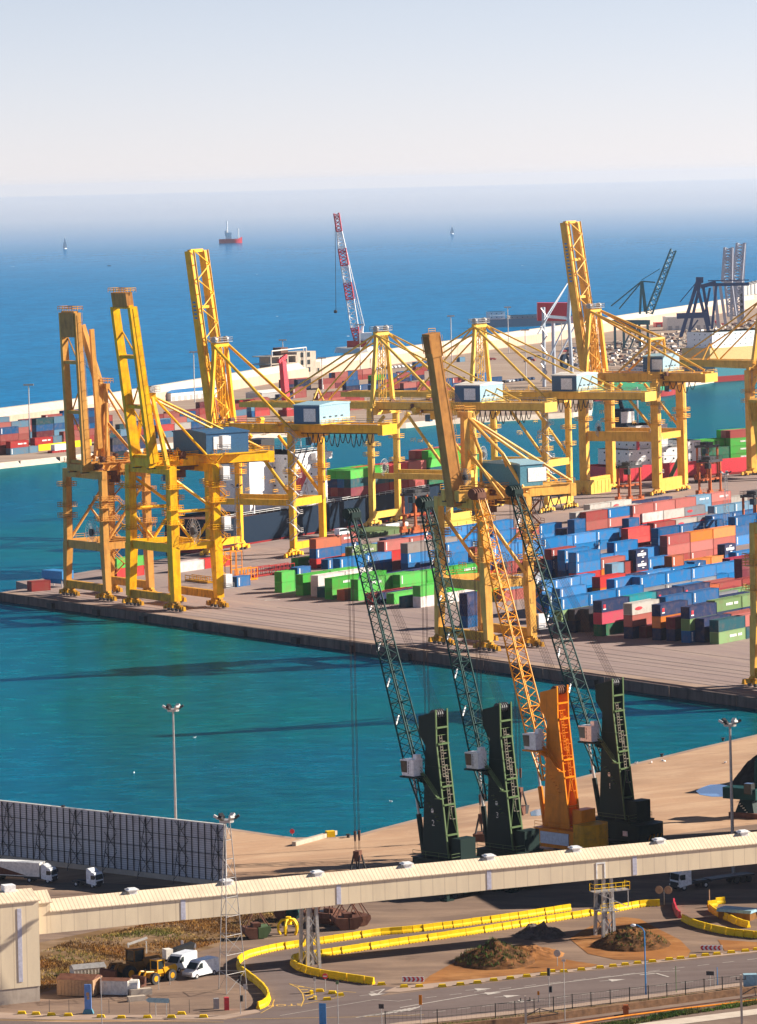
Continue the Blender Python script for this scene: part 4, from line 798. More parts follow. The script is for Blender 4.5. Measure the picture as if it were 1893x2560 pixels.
# ---------------------------------------------------------------- containers
KD = Vector((.59, .807, 0)).normalized(); KN = Vector((KD.y, -KD.x, 0)); K_RZ = math.atan2(KD.y, KD.x)
CW, CH = 2.44, 2.8
def container_mat():
    m, nt, b = nodes("container_paint")
    oi = N(nt, "ShaderNodeObjectInfo")
    p = pos(nt)
    f = ramp(nt, tex(nt, .5, 6, .65, p), [(.46, 0.0), (.80, .55)]); c = mix(nt, f, oi.outputs["Color"], (.22, .12, .08))
    hs = N(nt, "ShaderNodeHueSaturation"); nt.links.new(c, hs.inputs["Color"])
    mr = N(nt, "ShaderNodeMapRange"); nt.links.new(oi.outputs["Random"], mr.inputs[0]); mr.inputs[3].default_value = .78; mr.inputs[4].default_value = 1.15; nt.links.new(mr.outputs[0], hs.inputs["Value"])
    mr = N(nt, "ShaderNodeMapRange"); nt.links.new(oi.outputs["Random"], mr.inputs[0]); mr.inputs[3].default_value = 1.0; mr.inputs[4].default_value = .9; nt.links.new(mr.outputs[0], hs.inputs["Saturation"])
    nt.links.new(hs.outputs[0], b.inputs["Base Color"]); b.inputs["Roughness"].default_value = .6; b.inputs["Specular IOR Level"].default_value = .08
    wv = N(nt, "ShaderNodeTexWave"); wv.inputs["Scale"].default_value = 1.1; wv.bands_direction = 'X'
    nt.links.new(N(nt, "ShaderNodeTexCoord").outputs["Object"], wv.inputs["Vector"])
    bp = N(nt, "ShaderNodeBump"); bp.inputs["Distance"].default_value = .05; bp.inputs["Strength"].default_value = .8; nt.links.new(wv.outputs["Fac"], bp.inputs["Height"]); nt.links.new(bp.outputs[0], b.inputs["Normal"])
    return m
M['cont'] = container_mat()
def cmesh(L, open_top=False):
    g = MB(); L -= .12; e = .16; W = CW; Z = CH-.03
    g.lb(.06, L-.06, .06, W-.06, .14, Z-.06)
    for y in (0, W-e):
        g.lb(0, L, y, y+e, 0, e); g.lb(0, L, y, y+e, Z-e*.8, Z)
        for x in (0, L-e): g.lb(x, x+e, y, y+e, 0, Z)
    for x in (0, L-e): g.lb(x, x+e, 0, W, 0, e); g.lb(x, x+e, 0, W, Z-e, Z)
    return g.mesh("shipping_container", M['cont'])
def dmesh():
    g = MB()
    for y0, y1 in ((.18, W2-.02), (W2+.02, CW-.18)): g.lb(-.035, .06, y0, y1, .18, CH-.22)
    for y in (.5, .9, 1.54, 1.94): g.tube((-.08, y, .12), (-.08, y, CH-.16), .03, n=5)
    return g.mesh("door", M['cont'])
W2 = CW/2
CM40, CM20, DM = cmesh(12.25), cmesh(6.1), dmesh()
def marks(kind):
    g = MB(); y = -.015
    if kind == 'v':      # vertical lettering at the near end of the long side
        for i in range(7): g.lb(.75, 1.25, y, .055, .35+i*.31, .56+i*.31)
    elif kind == 'w':    # long word on the side
        for i in range(9):
            if i != 5: g.lb(5.0+i*.62, 5.42+i*.62, y, .055, 1.15, 1.75)
    elif kind == 's':    # slanted slash
        g.add([(1.2, y, .5), (1.7, y, .5), (2.9, y, 2.3), (2.4, y, 2.3)], [(0, 1, 2, 3)])
    elif kind == 'b':    # broad white band and swoosh
        g.lb(.8, 5.0, y, .055, 1.1, 1.8); g.add([(2.4, y, 2.0), (3.9, y, 2.3), (3.5, y, 2.5), (2.6, y, 2.35)], [(0, 1, 2, 3)]); g.add([(3.0, y, .85), (4.2, y, .7), (3.6, y, .5), (3.0, y, .6)], [(0, 1, 2, 3)])
    elif kind == 'x':    # short white bar low on the side, star above it
        g.lb(.7, 1.9, y, .055, .62, .86)
    elif kind == 'o': g.add([(3+1.6*math.cos(2*pi*i/16), y, 1.4+.42*math.sin(2*pi*i/16)) for i in range(16)], [tuple(range(16))])
    return g.mesh("lettering", M['white'] if kind != 'o' else M['red'])
MK = {k: marks(k) for k in 'vwsbxo'}
g = MB(); c_ = [(1.3+(.45 if i % 2 == 0 else .18)*math.cos(2*pi*i/10+pi/10+pi/5*0), -.02, 1.4+(.45 if i % 2 == 0 else .18)*math.sin(2*pi*i/10+pi/2)) for i in range(10)]
g.lb(.85, 1.75, -.016, .055, .98, 1.85); STAR = g.mesh("emblem", M['red'])
CC = {'B': ("bright blue", (.0, .19, .52)), 'b': ("blue", (.0, .11, .32)), 'N': ("navy blue", (.018, .038, .12)), 'R': ("red brown", (.38, .055, .05)), 'r': ("bright red", (.62, .02, .02)),
      'P': ("brick pink", (.50, .13, .11)), 'O': ("orange", (.72, .20, .015)), 'o': ("rusty orange", (.55, .13, .05)), 'G': ("bright green", (.06, .46, .05)), 'g': ("sage green", (.20, .33, .13)), 'D': ("dark green", (.02, .17, .09)),
      'W': ("white", (.78, .70, .68)), 'c': ("cream grey", (.50, .47, .43)), 'y': ("grey", (.26, .27, .31)), 'L': ("light blue", (.14, .30, .45)), 'T': ("teal", (.0, .30, .36)), 't': ("dark teal", (.015, .10, .13)), 'k': ("dark grey", (.06, .06, .08)),
      'K': ("crimson", (.50, .03, .08)), 'M': ("dark maroon", (.20, .03, .05)), 'Y': ("taupe", (.33, .28, .26))}
NC = [0]
def cont(p, rz, z, code, L40, label, mark=None, door=True, group=None, K='K Line'):
    o = bpy.data.objects.new("shipping_container", CM40 if L40 else CM20); COL.objects.link(o)
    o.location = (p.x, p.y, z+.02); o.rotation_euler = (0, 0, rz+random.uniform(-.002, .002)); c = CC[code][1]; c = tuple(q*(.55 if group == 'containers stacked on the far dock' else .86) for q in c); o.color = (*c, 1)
    tag(o, label, "container", group)
    if door:
        d = bpy.data.objects.new("door", DM); COL.objects.link(d); d.parent = o; d.color = (*[q*.92 for q in c], 1)
    if mark:
        d = bpy.data.objects.new("lettering", MK[mark]); COL.objects.link(d); d.parent = o
        if mark == 'x': e = bpy.data.objects.new("emblem", STAR); COL.objects.link(e); e.parent = o
    NC[0] += 1
    return o
TIER = {1: ["on the ground"], 2: ["bottom tier", "top tier"], 3: ["bottom tier", "middle tier", "top tier"], 4: ["bottom tier", "second tier", "third tier", "top tier"], 5: ["bottom tier", "second tier", "third tier", "fourth tier", "top tier"]}
LABS = {}
def nwords(s): return len([q for q in s.replace(',', ' ').split() if q])
def short_label(col, tier, o, where):
    for f in ("{c} container, {t}, {o} from left {w}", "{c} container, {t}, {o} {w}", "{c} container, {t}, {o} {v}"):
        s = f.format(c=col, t=tier, o=o, w=where, v=where.replace("in the ", "in ").replace(" the ", " "))
        if nwords(s) <= 16: break
    LABS[s] = LABS.get(s, 0)+1
    if nwords(s) > 16 or LABS[s] > 1: print("LABEL", nwords(s), LABS[s], s)
    return s
def row(x, y, spec, where, z0=0.0, rz=None, dirv=None, top=True, group="containers stacked on the pier", skip_door=False):
    """row of stacks starting with its near left corner seen at pixel x, y (top edge of first stack, or ground when top=False).
    spec: stacks separated by spaces, each written top tier first; lower-case suffix digits: 2 = six metre box; marks in brackets"""
    dv = dirv or KD; rz_ = K_RZ if rz is None else rz
    st = spec.split(); n0 = len([c for c in st[0] if c.isalpha() and c not in 'vwsbx_'] ) if 0 else None
    def parse(s):
        L = '2' not in s; s = s.replace('2', ''); out = []; i = 0
        while i < len(s):
            c = s[i]; mk = None
            if i+2 < len(s)+0 and i+1 < len(s) and s[i+1] == '.': mk = s[i+2]; i += 2
            out.append((c, mk)); i += 1
        return L, out
    P_ = [parse(s) for s in st]
    h0 = len(P_[0][1])*CH if top else 0
    p = G(x, y, z0+h0); t = 0.0; p.z = 0
    for k, (L, cs) in enumerate(P_):
        n = len(cs)
        for j, (c, mk) in enumerate(cs):
            if c == '-': continue
            if mk is None and L and random.random() < .4: mk = {'B': 'v', 'b': 'v', 'R': 'v', 'y': 'v', 'L': 'v', 'c': 'o', 'g': 'w', 'P': 'v', 'G': 'w'}.get(c)
            tier = n-1-j
            lab = short_label(CC[c][0], TIER[n][tier], ORD[k], where)
            cont(p+dv*t, rz_, z0+tier*CH, c, L, lab, mk, k == 0 or not (P_[k-1][1] and len(P_[k-1][1]) >= tier+1), group)
        t += 12.35 if L else 6.2
# left part of the pier: foreground green and white rows
R_ = row
R_(704, 1430, "GG2", "in the short green pair")
R_(717, 1418, "GG.", "x") if 0 else None
R_(757, 1437, "G.wG G.wG", "in the row left of the white one")
R_(795, 1439, "W.wW W.wW", "in the white row")
R_(830, 1446, "GG G.wG", "in the row right of the white one")
R_(895, 1449, "G.wG G.wG", "in the row behind the first lattice boom")
R_(811, 1468, "t2", "beside the white row")
R_(861, 1475, "o2", "in front of the rusty green row")
R_(930, 1484, "R2 r", "in the low red row")
R_(950, 1482, "N N", "in the low navy row")
R_(745, 1396, "G.w", "on its own beside the blue row", z0=0)
R_(744, 1419, "b.vb2", "behind the green pair")
R_(1000, 1437, "G.vG GG G.wG", "in the long green row")
R_(985, 1484, "G G.w", "in the low green row")
R_(1017, 1492, "t2", "before the low green row")
R_(1051, 1465, "GW GW GG", "in the green over white row")
R_(1118, 1447, "r.wG r.wG", "in the low row with red tops")
R_(1168, 1484, "NNb2", "standing behind the crane leg")
R_(968, 1435, "N N", "in the navy row before the red stack")
# blue and red stacks in the middle
R_(790, 1348, "ob.vr", "in the stack beside the yellow crane sill")
R_(830, 1343, "P.wb.vb P.b", "x") if 0 else R_(834, 1338, "P.wb.vo", "in the stack carrying a white minibus")
R_(820, 1399, "b.v b.v b.v", "in the low blue row")
R_(850, 1397, "B.vb B.vb", "in the second low blue row")
R_(878, 1401, "B.v2 b", "in the third low blue row")
R_(880, 1371, "g.gB g", "x") if 0 else R_(880, 1368, "gB BB", "in the sage and blue row")
R_(935, 1382, "bb", "beside the red stack")
R_(961, 1354, "P.vr.sR P.vrR", "in the tall red stack row")
R_(1019, 1359, "YB.vb YB.vb", "in the taupe topped row")
R_(1050, 1406, "b2 R2", "in the low pair before the taupe stack")
R_(1116, 1360, "B.vB.vB.v B.vB.vB", "in the tall blue row behind the sand crane")
R_(1110, 1322, "BB BB.v BB", "in the blue row behind the sand crane, farther")
R_(965, 1346, "NN NN", "in the row behind the red stack")
R_(1020, 1342, "BB.v BB", "in the blue row behind the taupe stack")
R_(1188, 1369, "RB.vb", "in the stack between blue rows")
R_(1165, 1410, "bb", "before the tall blue row")
R_(1232, 1330, "B.vB.v P.BB", "x") if 0 else R_(1232, 1330, "B.vB.v PB BB", "in the blue row behind the orange boom")
R_(1233, 1366, "B.vB.vR BB.vR BBP", "in the tall blue row behind the orange boom")
R_(1252, 1410, "RR Pc", "in the red row behind the orange boom")
R_(1290, 1440, "yP", "in the pink and grey stack by the reel")
R_(1262, 1450, "LP", "in the light blue and pink stack")
# right field, far to near
R_(1440, 1282, "cc.ok cck cck", "in the cream stack under the festoon cable")
R_(1478, 1290, "PPRN bP.N", "x") if 0 else R_(1465, 1283, "RRN B.PN", "x") if 0 else R_(1465, 1281, "RPN BPN", "in the tall red and blue row")
R_(1436, 1302, "B.v2", "before the tall red row") if 0 else None
R_(1460, 1300, "t.2bb", "x") if 0 else R_(1436, 1300, "t.v2B2N2", "beside the tall red row") if 0 else R_(1436, 1300, "b2b2N2", "beside the tall red row")
R_(1407, 1322, "N2N2", "before the cream stack")
R_(1475, 1262, "cc cc", "in the cream row behind the red one")
R_(1530, 1262, "N.x N N", "in the low navy row by the straddle carrier")
R_(1582, 1264, "PPo PPo PPP", "in the long brick pink row")
R_(1729, 1244, "L.vL P.L", "x") if 0 else R_(1729, 1241, "L.wL P.wP", "in the row right of the brick pink one")
R_(1748, 1254, "B.v2 c c", "in the row behind the teal blue box")
R_(1786, 1266, "LL LL", "in the light blue row")
R_(1572, 1297, "b2b2", "beside the grey row")
R_(1606, 1284, "Wr cr y.or", "in the white and grey row")
R_(1635, 1307, "RR c.c", "x") if 0 else R_(1635, 1308, "Rr cr y.or", "in the maroon and grey row")
R_(1570, 1322, "rr", "on its own before the maroon row")
R_(1645, 1322, "bb bb bb", "in the dark blue row behind the orange one")
R_(1780, 1290, "b.vb b.vb b.vb", "in the blue row at the far right")
R_(1838, 1292, "bb.b", "x") if 0 else R_(1838, 1293, "bbB.v bbB", "in the tall blue stack at the far right")
R_(1375, 1346, "B.vB.v B.vB B.vB B", "in the long blue row")
R_(1495, 1330, "B N N", "in the low row behind the long blue one")
R_(1379, 1374, "R.vbb R", "in the red topped stack before the long blue row")
R_(1412, 1376, "B.vBb B.vB B.vBR BB", "in the second long blue row")
R_(1668, 1340, "RPR OPP OPP", "in the orange and red row")
R_(1440, 1382, "B.vB.vr PO", "in the tall near blue row")
R_(1590, 1376, "N.b2N.b2R2 BB B", "in the stack with white swooshes") 
R_(1530, 1410, "L2b2 L B b", "in the weathered blue top row")
R_(1610, 1428, "bb", "x") if 0 else R_(1562, 1405, "R.w2R2", "beside the swoosh stack")
R_(1680, 1393, "o.v2N.b2D2 P.P", "x") if 0 else R_(1680, 1391, "o.v2N.b2D2", "on the swoosh box")
R_(1720, 1402, "O O", "behind the rusty orange box")
R_(1700, 1383, "L L", "in the low light blue row")
R_(1812, 1362, "N.b2b2", "before the orange row")
R_(1840, 1381, "B.vB B", "at the right edge")
R_(1736, 1405, "b.s2b2", "beside the rusty orange box")
R_(1825, 1397, "KM KM", "in the crimson stack by the right crane")
R_(1855, 1398, "MMM", "in the maroon stack by the right crane leg")
R_(1728, 1421, "b.v2c2B2 B.vB", "in the mixed blue row")
R_(1780, 1413, "B.vB.v BB", "in the blue row before the crimson stack")
R_(1652, 1417, "N.vN N", "in the low navy row before the swoosh box")
R_(1590, 1413, "b b", "in the flat blue row")
R_(1355, 1455, "B.vB.vB.v B.vBB", "in the blue stack by the yellow crane chute")
R_(1386, 1450, "B.vBB BB LB", "in the blue row behind the sage box")
R_(1430, 1449, "g.w2B2", "on its own in the blue rows")
R_(1500, 1443, "rOr oR", "in the red and orange stack")
R_(1400, 1472, "B.vBb B.vB B.vBB", "in the third long blue row")
R_(1404, 1498, "B.vgN B.vgN B.B", "x") if 0 else R_(1403, 1497, "B.vgN B.vBN B.vbN", "in the nearest blue row")
R_(1372, 1487, "bb", "left of the nearest blue row")
R_(1437, 1524, "kN", "in the dark stack in front of the blue rows")
R_(1472, 1523, "kk", "in the second dark stack")
R_(1553, 1441, "N.bb B.vb B.vb", "in the row left of the bright blue ones")
R_(1600, 1443, "B.vbb B.vbb B.vbb", "in the bright blue row")
R_(1500, 1477, "b b B L", "in the flat topped blue row")
R_(1505, 1486, "y L.y y", "x") if 0 else R_(1507, 1485, "yg Ly yy yy", "in the grey row behind the stars")
R_(1600, 1473, "yy yy yN", "in the second grey row")
R_(1504, 1504, "N.xK.D TcM N.xyM", "x") if 0 else R_(1504, 1503, "N.xKD Tcb N.xyN N.xyN", "in the row with red stars")
R_(1580, 1509, "cPN c", "in the cream topped stack")
R_(1664, 1493, "bNN bNN", "behind the cream topped stack")
R_(1651, 1514, "N.xo.vN.2", "x") if 0 else R_(1651, 1512, "N.xON N.xO", "in the navy over orange row")
R_(1616, 1566, "M2", "on its own before the cream topped stack")
R_(1687, 1544, "MN", "in the low maroon stack")
R_(1700, 1464, "B.vB B", "in the blue row before the red one")
R_(1776, 1455, "P.vR P L", "in the red row near the right edge")
R_(1793, 1459, "RR RR", "in the second red row near the right edge")
R_(1671, 1481, "oM oM", "in the rusty orange topped row")
R_(1724, 1488, "DN RN", "in the green topped row")
R_(1790, 1482, "gN gN WN", "in the sage row at the right")
R_(1716, 1498, "yN yN", "in the grey navy row")
R_(1751, 1502, "NN NN", "in the low navy row at right")
R_(1788, 1502, "g.wNN g.wNN", "in the tall sage row at right")
R_(1724, 1518, "N.xg.vB g.gB", "x") if 0 else R_(1724, 1518, "N.xgb N.xg", "in the navy over sage row")
R_(1760, 1547, "NN PN", "in the low navy stack before the sage row")
R_(1796, 1551, "tg.w t", "in the dark teal over sage stack, nearest right")
R_(1850, 1540, "PN PN", "behind the dark teal stack")
print("containers on pier", NC[0])
# ---------------------------------------------------------------- ships at the far quay
def hull(name, Lh, Bh, zt, zb, mat1, mat2, parent, sheer=2.0, wl=1.2, bow=12):
    """local x along the ship, bow at +x; waterline band in a second paint"""
    n = 20
    def sec(t):
        x = -Lh/2+Lh*t; k = 1.0
        if t > 1-bow/Lh*1.2: k = max(.03, 1-((t-(1-bow/Lh*1.2))/(bow/Lh*1.2))**1.8)
        if t < .05: k = .78+.22*t/.05
        s_ = sheer*max(0, (t-.75)/.25)**2
        return x, Bh/2*k, zt+s_
    g = MB()
    for i in range(n):
        a, b = sec(i/n), sec((i+1)/n)
        for lv, (z0, z1, f0, f1) in enumerate(((None, None, 1, 1),)):
            for s in (-1, 1):
                g.m = 0; zz = wl
                g.add([(a[0], s*a[1], zz), (b[0], s*b[1], zz), (b[0], s*b[1], b[2]), (a[0], s*a[1], a[2])], [(0, 1, 2, 3) if s < 0 else (3, 2, 1, 0)])
                g.m = 1; g.add([(a[0], s*a[1]*.96, ZW-1), (b[0], s*b[1]*.96, ZW-1), (b[0], s*b[1], zz), (a[0], s*a[1], zz)], [(0, 1, 2, 3) if s < 0 else (3, 2, 1, 0)])
        g.m = 2; g.add([(a[0], -a[1], a[2]-.9), (b[0], -b[1], b[2]-.9), (b[0], b[1], b[2]-.9), (a[0], a[1], a[2]-.9)], [(0, 1, 2, 3)])
    a = sec(0); g.m = 0; g.add([(a[0], -a[1], wl), (a[0], a[1], wl), (a[0], a[1], a[2]), (a[0], -a[1], a[2])], [(3, 2, 1, 0)])
    g.m = 1; g.add([(a[0], -a[1]*.96, ZW-1), (a[0], a[1]*.96, ZW-1), (a[0], a[1], wl), (a[0], -a[1], wl)], [(3, 2, 1, 0)])
    return g.obj(name, [mat1, mat2, M['rust']], parent)
def deckhouse(parent, x0, x1, y0, y1, z0, floors, fh=2.8, mat='white', wy=None):
    g = MB(); g.lb(x0, x1, y0, y1, z0, z0+floors*fh)
    for i in range(1, floors+1): g.lb(x0-.15, x1+.15, y0-.15, y1+.15, z0+i*fh-.12, z0+i*fh)
    h = g.obj("superstructure", M[mat], parent)
    w_ = MB()
    for i in range(floors):
        for k in range(int((x1-x0)/4)): w_.lb(x0+1+k*4, x0+1.7+k*4, y0-.06, y0+.02, z0+i*fh+1.2, z0+i*fh+1.75)
        for k in range(int((y1-y0)/4)): w_.lb(x0-.06, x0+.02, y0+1+k*4, y0+1.7+k*4, z0+i*fh+1.2, z0+i*fh+1.75); w_.lb(x1-.02, x1+.06, y0+1+k*4, y0+1.7+k*4, z0+i*fh+1.2, z0+i*fh+1.75)
    w_.obj("window", M['glass'], h); return h
S_RZ = math.atan2(fd.y, fd.x)
def on_far(x, off):   # point off metres beyond the far quay edge at pixel column x
    lo, hi = -150.0, 900.0
    for _ in range(50):
        m_ = (lo+hi)/2; p = FQ0+fd*m_+fn*off
        if W2P((p.x, p.y, 0))[0] < x: lo = m_
        else: hi = m_
    p = FQ0+fd*lo+fn*off; return Vector((p.x, p.y, 0))
M['navyhull'] = simple("navy_hull_paint", (.006, .018, .04), .5); M['boot'] = simple("red_boot_paint", (.30, .03, .03), .5)
for k_ in ('navyhull', 'boot'): M[k_].node_tree.nodes['Principled BSDF'].inputs['Specular IOR Level'].default_value = .1
M['redhull'] = simple("red_hull_paint", (.62, .02, .04), .45)
# dark container ship: stern to the left, bridge aft
a = on_far(478, 14.5); b = on_far(1105, 14.5); Ls = (b-a).length; c = (a+b)/2
t = empty("container_ship", c, S_RZ, "dark navy container ship with white bridge, berthed behind the golden crane", "ship", "ships berthed at the far quay")
hull("hull", Ls, 24, 8.2, ZW, M['navyhull'], M['boot'], t, 1.5, .0, 26)
def sx_(x, off=14.5):  # ship-local x of a pixel column
    p = on_far(x, off); return (p-c).dot(fd)*1.0
x0, x1 = sx_(655), sx_(745)
deckhouse(t, x0+1, x0+24, -10, 10, 8.2, 6)
g = MB(); g.lb(x0+14, x0+24.2, -12.0, 12.0, 8.2+14.2, 8.2+16.4); g.obj("bridge_wing", M['white'], t)
g = MB(); g.lb(x0-13, x0+.8, -4, 9, 8.2, 24.0); g.obj("casing", M['white'], t)
g = MB(); g.lb(x0-4, x0+4, -3, 3, 25, 30); fo = g.obj("funnel", M['darksteel'], t)
g = MB(); g.tube((x0+18, 0, 25), (x0+18, 0, 34), .25); g.beam((x0+18, -3, 30), (x0+18, 3, 30), .2); g.beam((x0+18, -2, 32), (x0+18, 2, 32), .2)
for q in (-7, -3, 4, 8): g.tube((x0+20, q, 25), (x0+20, q, 28.5), .12)
g.rail([(x0+1, -10, 25), (x0+24, -10, 25), (x0+24, 10, 25)], 1.2, .08); g.obj("mast", M['white'], t)
g = MB(); g.beam((x0+7, -11.2, 19), (x0+1, -11.2, 12.5), 2.4, 2.4); g.ball((x0+7.2, -11.2, 19.2), 1.3, 5); lb_ = g.obj("lifeboat", M['redhull'], t)
g = MB(); g.beam((x0+10, -12.3, 19.5), (x0+4, -12.3, 9.5), .3, .3); g.beam((x0+7.5, -12.3, 15.5), (x0+12.5, -12.3, 16), .3, .3); g.beam((x0+7.5, -12.3, 15.5), (x0+9, -12.3, 11), .3, .3); g.obj("davit", M['white'], t)
g = MB(); g.path([(x0-19, -9, 8.2), (x0-19, -9, 13), (x0-14, -9, 14)], .35, 6); g.obj("crane_arm", M['white'], t)
g = MB(); g.rail([(-Ls/2+2, -11, 8.2), (Ls/2-30, -12, 8.2)], 1.1, .07, 4); g.obj("handrail", M['white'], t)
# containers on its deck
def deck_block(ox, rows, where, y0=-11.8, z0=9.2, own=None, axis=None):
    cc = own or c; rzz = axis if axis is not None else S_RZ; dv = Vector((math.cos(rzz), math.sin(rzz), 0)); nv = Vector((-dv.y, dv.x, 0))
    for i, r in enumerate(rows):
        for k, stack in enumerate(r.split()):
            n = len(stack)
            for j, ch in enumerate(stack):
                if ch == '-': continue
                p = cc+dv*(ox+k*12.5)+nv*(y0+i*2.5)
                mk = 'w' if ch == 'j' else None
                cont(p, rzz, z0+(n-1-j)*CH, 'G' if ch == 'j' else ch, True, f"{CC['G' if ch == 'j' else ch][0]} container, {ORD[n-1-j]} tier, {ORD[k]} bay, {ORD[i]} row {where}", mk, True, "containers stacked on ship decks")
xd = sx_(800)
deck_block(xd, ["GtM GtM rtR PRR", "GbM GbN rrP PMR", "GNR rNR rRN MRN", "GNM GNR -PR -MG"], "behind the dark ship bridge")
deck_block(xd+51, ["GGtD GGDG tDGD", "RGDR RMDG RMDG", "PRMR PRMG PRMG"], "on the dark ship foredeck")
MB().lb(-8, 8, -1.3, 1.3, 0, 2.6).obj("x", M['pale']) if 0 else None
# red hulled ship with white superstructure, bow to the right
def on2(x):
    lo, hi = -120.0, 500.0
    for _ in range(50):
        m_ = (lo+hi)/2; p = FB0+fd2*m_+fn2*13.5
        if W2P((p.x, p.y, 0))[0] < x: lo = m_
        else: hi = m_
    return FB0+fd2*lo+fn2*13.5
S2 = math.atan2(fd2.y, fd2.x)
a2 = on2(1490); b2 = on2(1985); L2 = (b2-a2).length; c2 = (a2+b2)/2
t = empty("cargo_ship", c2, S2, "red hulled ship with white superstructure, moored behind the orange tan crane", "ship", "ships berthed at the far quay")
hull("hull", L2, 19, 5.5, ZW, M['redhull'], M['boot'], t, 1.0, .3, 24)
xx = (on2(1535)-c2).dot(fd2)
deckhouse(t, xx, xx+26, -8.5, 8.5, 5.5, 2); deckhouse(t, xx+5, xx+20, -7, 7, 11.1, 3); deckhouse(t, xx+28, xx+34, -9, 4, 4.5, 3)
g = MB(); g.lb(xx+2, xx+8, -2.6, 3, 19, 25.5); g.tube((xx+5, 0, 25), (xx+3, 0, 30), .8); g.obj("funnel", M['navyhull'], t)
g = MB(); g.tube((xx+12, 0, 19), (xx+12, 0, 33), .3); g.beam((xx+12, -2.5, 32), (xx+12, 2.5, 32), .3); g.tube((xx+20, -2, 19), (xx+20, -2, 28), .4, .2); g.lb(xx+1.9, xx+8.1, -2.7, -2.5, 20.5, 24.5); g.rail([(xx, -8.5, 11.1), (xx+26, -8.5, 11.1)], 1.1, .08); g.obj("mast", M['white'], t)
g = MB(); g.beam((xx+2, -9, 16), (xx+16, -9.6, 15), .9, .9); g.beam((xx+4, -9, 11), (xx+4, -9, 16), .8, .8); g.obj("deck_crane", M['redhull'], t)
g = MB(); g.beam((xx+23, -10, 7.5), (xx+15, -13.5, .4), 1.6, .2); g.obj("gangway", M['greenedge'], t)
deck_block((on2(1660)-c2).dot(fd2), ["-N -DD Rjjj jjj jjj", "-N GRj PGGG GGGG GGGG", "-D GMD GGGG GGGG GGGG"], "on the red hulled ship", -8.6, 4.2, c2, S2)
# ---------------------------------------------------------------- straddle carriers
def straddle(loc, rz, label):
    t = empty("straddle_carrier", loc, rz, label, "straddle carrier", "straddle carriers working on the pier")
    for x in (-3.2, 3.2):
        for y in (-2.2, 2.2):
            MB().beam((x, y, 1.6), (x, y, 12.5), .55, .6).obj("leg", M['strad'], t)
    for y in (-2.2, 2.2):
        g = MB(); g.lb(-5.0, 5.0, y-.5, y+.5, 1.1, 2.0); g.lb(-4.6, -2.6, y-.6, y+.6, 2.0, 2.9); g.lb(2.8, 4.4, y-.6, y+.6, 2.0, 2.7); g.rail([(-5, y-.5 if y < 0 else y+.5, 2), (5, y-.5 if y < 0 else y+.5, 2)], 1, .05); g.obj("wheel_beam", M['strad'], t)
        g = MB()
        for x in (-4, -1.4, 1.4, 4): g.tube((x, y-.35, .75), (x, y+.35, .75), .74, n=14)
        g.obj("wheel", M['black'], t)
    g = MB(); g.lb(-4.4, 4.4, -2.5, -1.9, 12.3, 13.2); g.lb(-4.4, 4.4, 1.9, 2.5, 12.3, 13.2)
    for x in (-3.2, 3.2): g.lb(x-.4, x+.4, -2.5, 2.5, 12.4, 13.1)
    g.lb(-2, 1.6, -1.6, 1.6, 13.2, 14.2); g.rail([(-4.4, -2.5, 13.2), (4.4, -2.5, 13.2), (4.4, 2.5, 13.2), (-4.4, 2.5, 13.2), (-4.4, -2.5, 13.2)], 1, .06); g.obj("top_frame", M['darksteel'], t)
    g = MB(); g.lb(-5.2, -3.7, -2.9, -1.2, 10.4, 12.2); g.obj("cab", M['glass'], t)
    g = MB(); g.lb(-6, 6, -1.1, 1.1, 6.3, 6.8); 
    for x in (-4, 4):
        for y in (-.9, .9): g.tube((x*.6, y, 6.8), (x*.6, y, 12.4), .05, n=4)
    g.obj("spreader", M['strad'], t)
for (x, y, lab) in ((1040, 1338, "red brown straddle carrier between the white trailer and the blue stacks"), (1575, 1262, "orange red straddle carrier by the legs of the tall orange tan crane"),
                    (1776, 1246, "orange red straddle carrier left of the mast with floodlights"), (1745+25, 1205, "orange red straddle carrier under the green ship containers"), (1890, 1345, "straddle carrier at the right edge above the crimson stack")):
    straddle(G(x, y), K_RZ, lab)
# ---------------------------------------------------------------- loose things on the pier
def sedge(p, rz, label, body='whitecoat'):
    t = empty("minibus", p, rz, label, "minibus"); g = MB()
    g.ext([(-2.4, .35), (2.5, .35), (2.6, 1.0), (1.9, 1.2), (1.3, 2.0), (-2.3, 2.05), (-2.4, 1.0)], -.95, .95, 'y'); g.obj("body", M[body], t)
    g = MB(); g.ext([(-2.25, 1.25), (1.75, 1.25), (1.28, 1.9), (-2.2, 1.9)], -.97, .97, 'y'); g.obj("window", M['glass'], t)
    for x in (-1.5, 1.6):
        for y in (-.85, .85): MB().tube((x, y-.1, .36), (x, y+.1, .36), .36, n=12).obj("wheel", M['black'], t)
p = G(858, 1341, CH*3); p = G(846, 1341, CH*3); sedge(Vector((p.x+1.0, p.y+3, CH*3+.02)), K_RZ, "white minibus parked on top of the brick pink container")
def flatrack(x, y, rz, label, mat, L=12, h=2.6, n=5):
    t = G(x, y); g = MB()
    g.lb(-L/2, L/2, -1.2, 1.2, .1, .5)
    for i in range(n+1):
        q = -L/2+.1+i*(L-.2)/n
        for yy in (-1.1, 1.1): g.beam((q, yy, .5), (q, yy, h), .16)
    for yy in (-1.1, 1.1): g.beam((-L/2, yy, h), (L/2, yy, h), .2); g.beam((-L/2, yy, h*.55), (L/2, yy, h*.55), .12)
    o = g.obj("cargo_cage", M[mat]); place(o, t, rz); tag(o, label, "steel cage", "steel frames and cages on the pier")
flatrack(655, 1440, K_RZ, "dark red steel cage beside the short green pair", 'boot', 10); flatrack(705, 1434, K_RZ, "dark red steel cage touching the green pair", 'boot', 9)
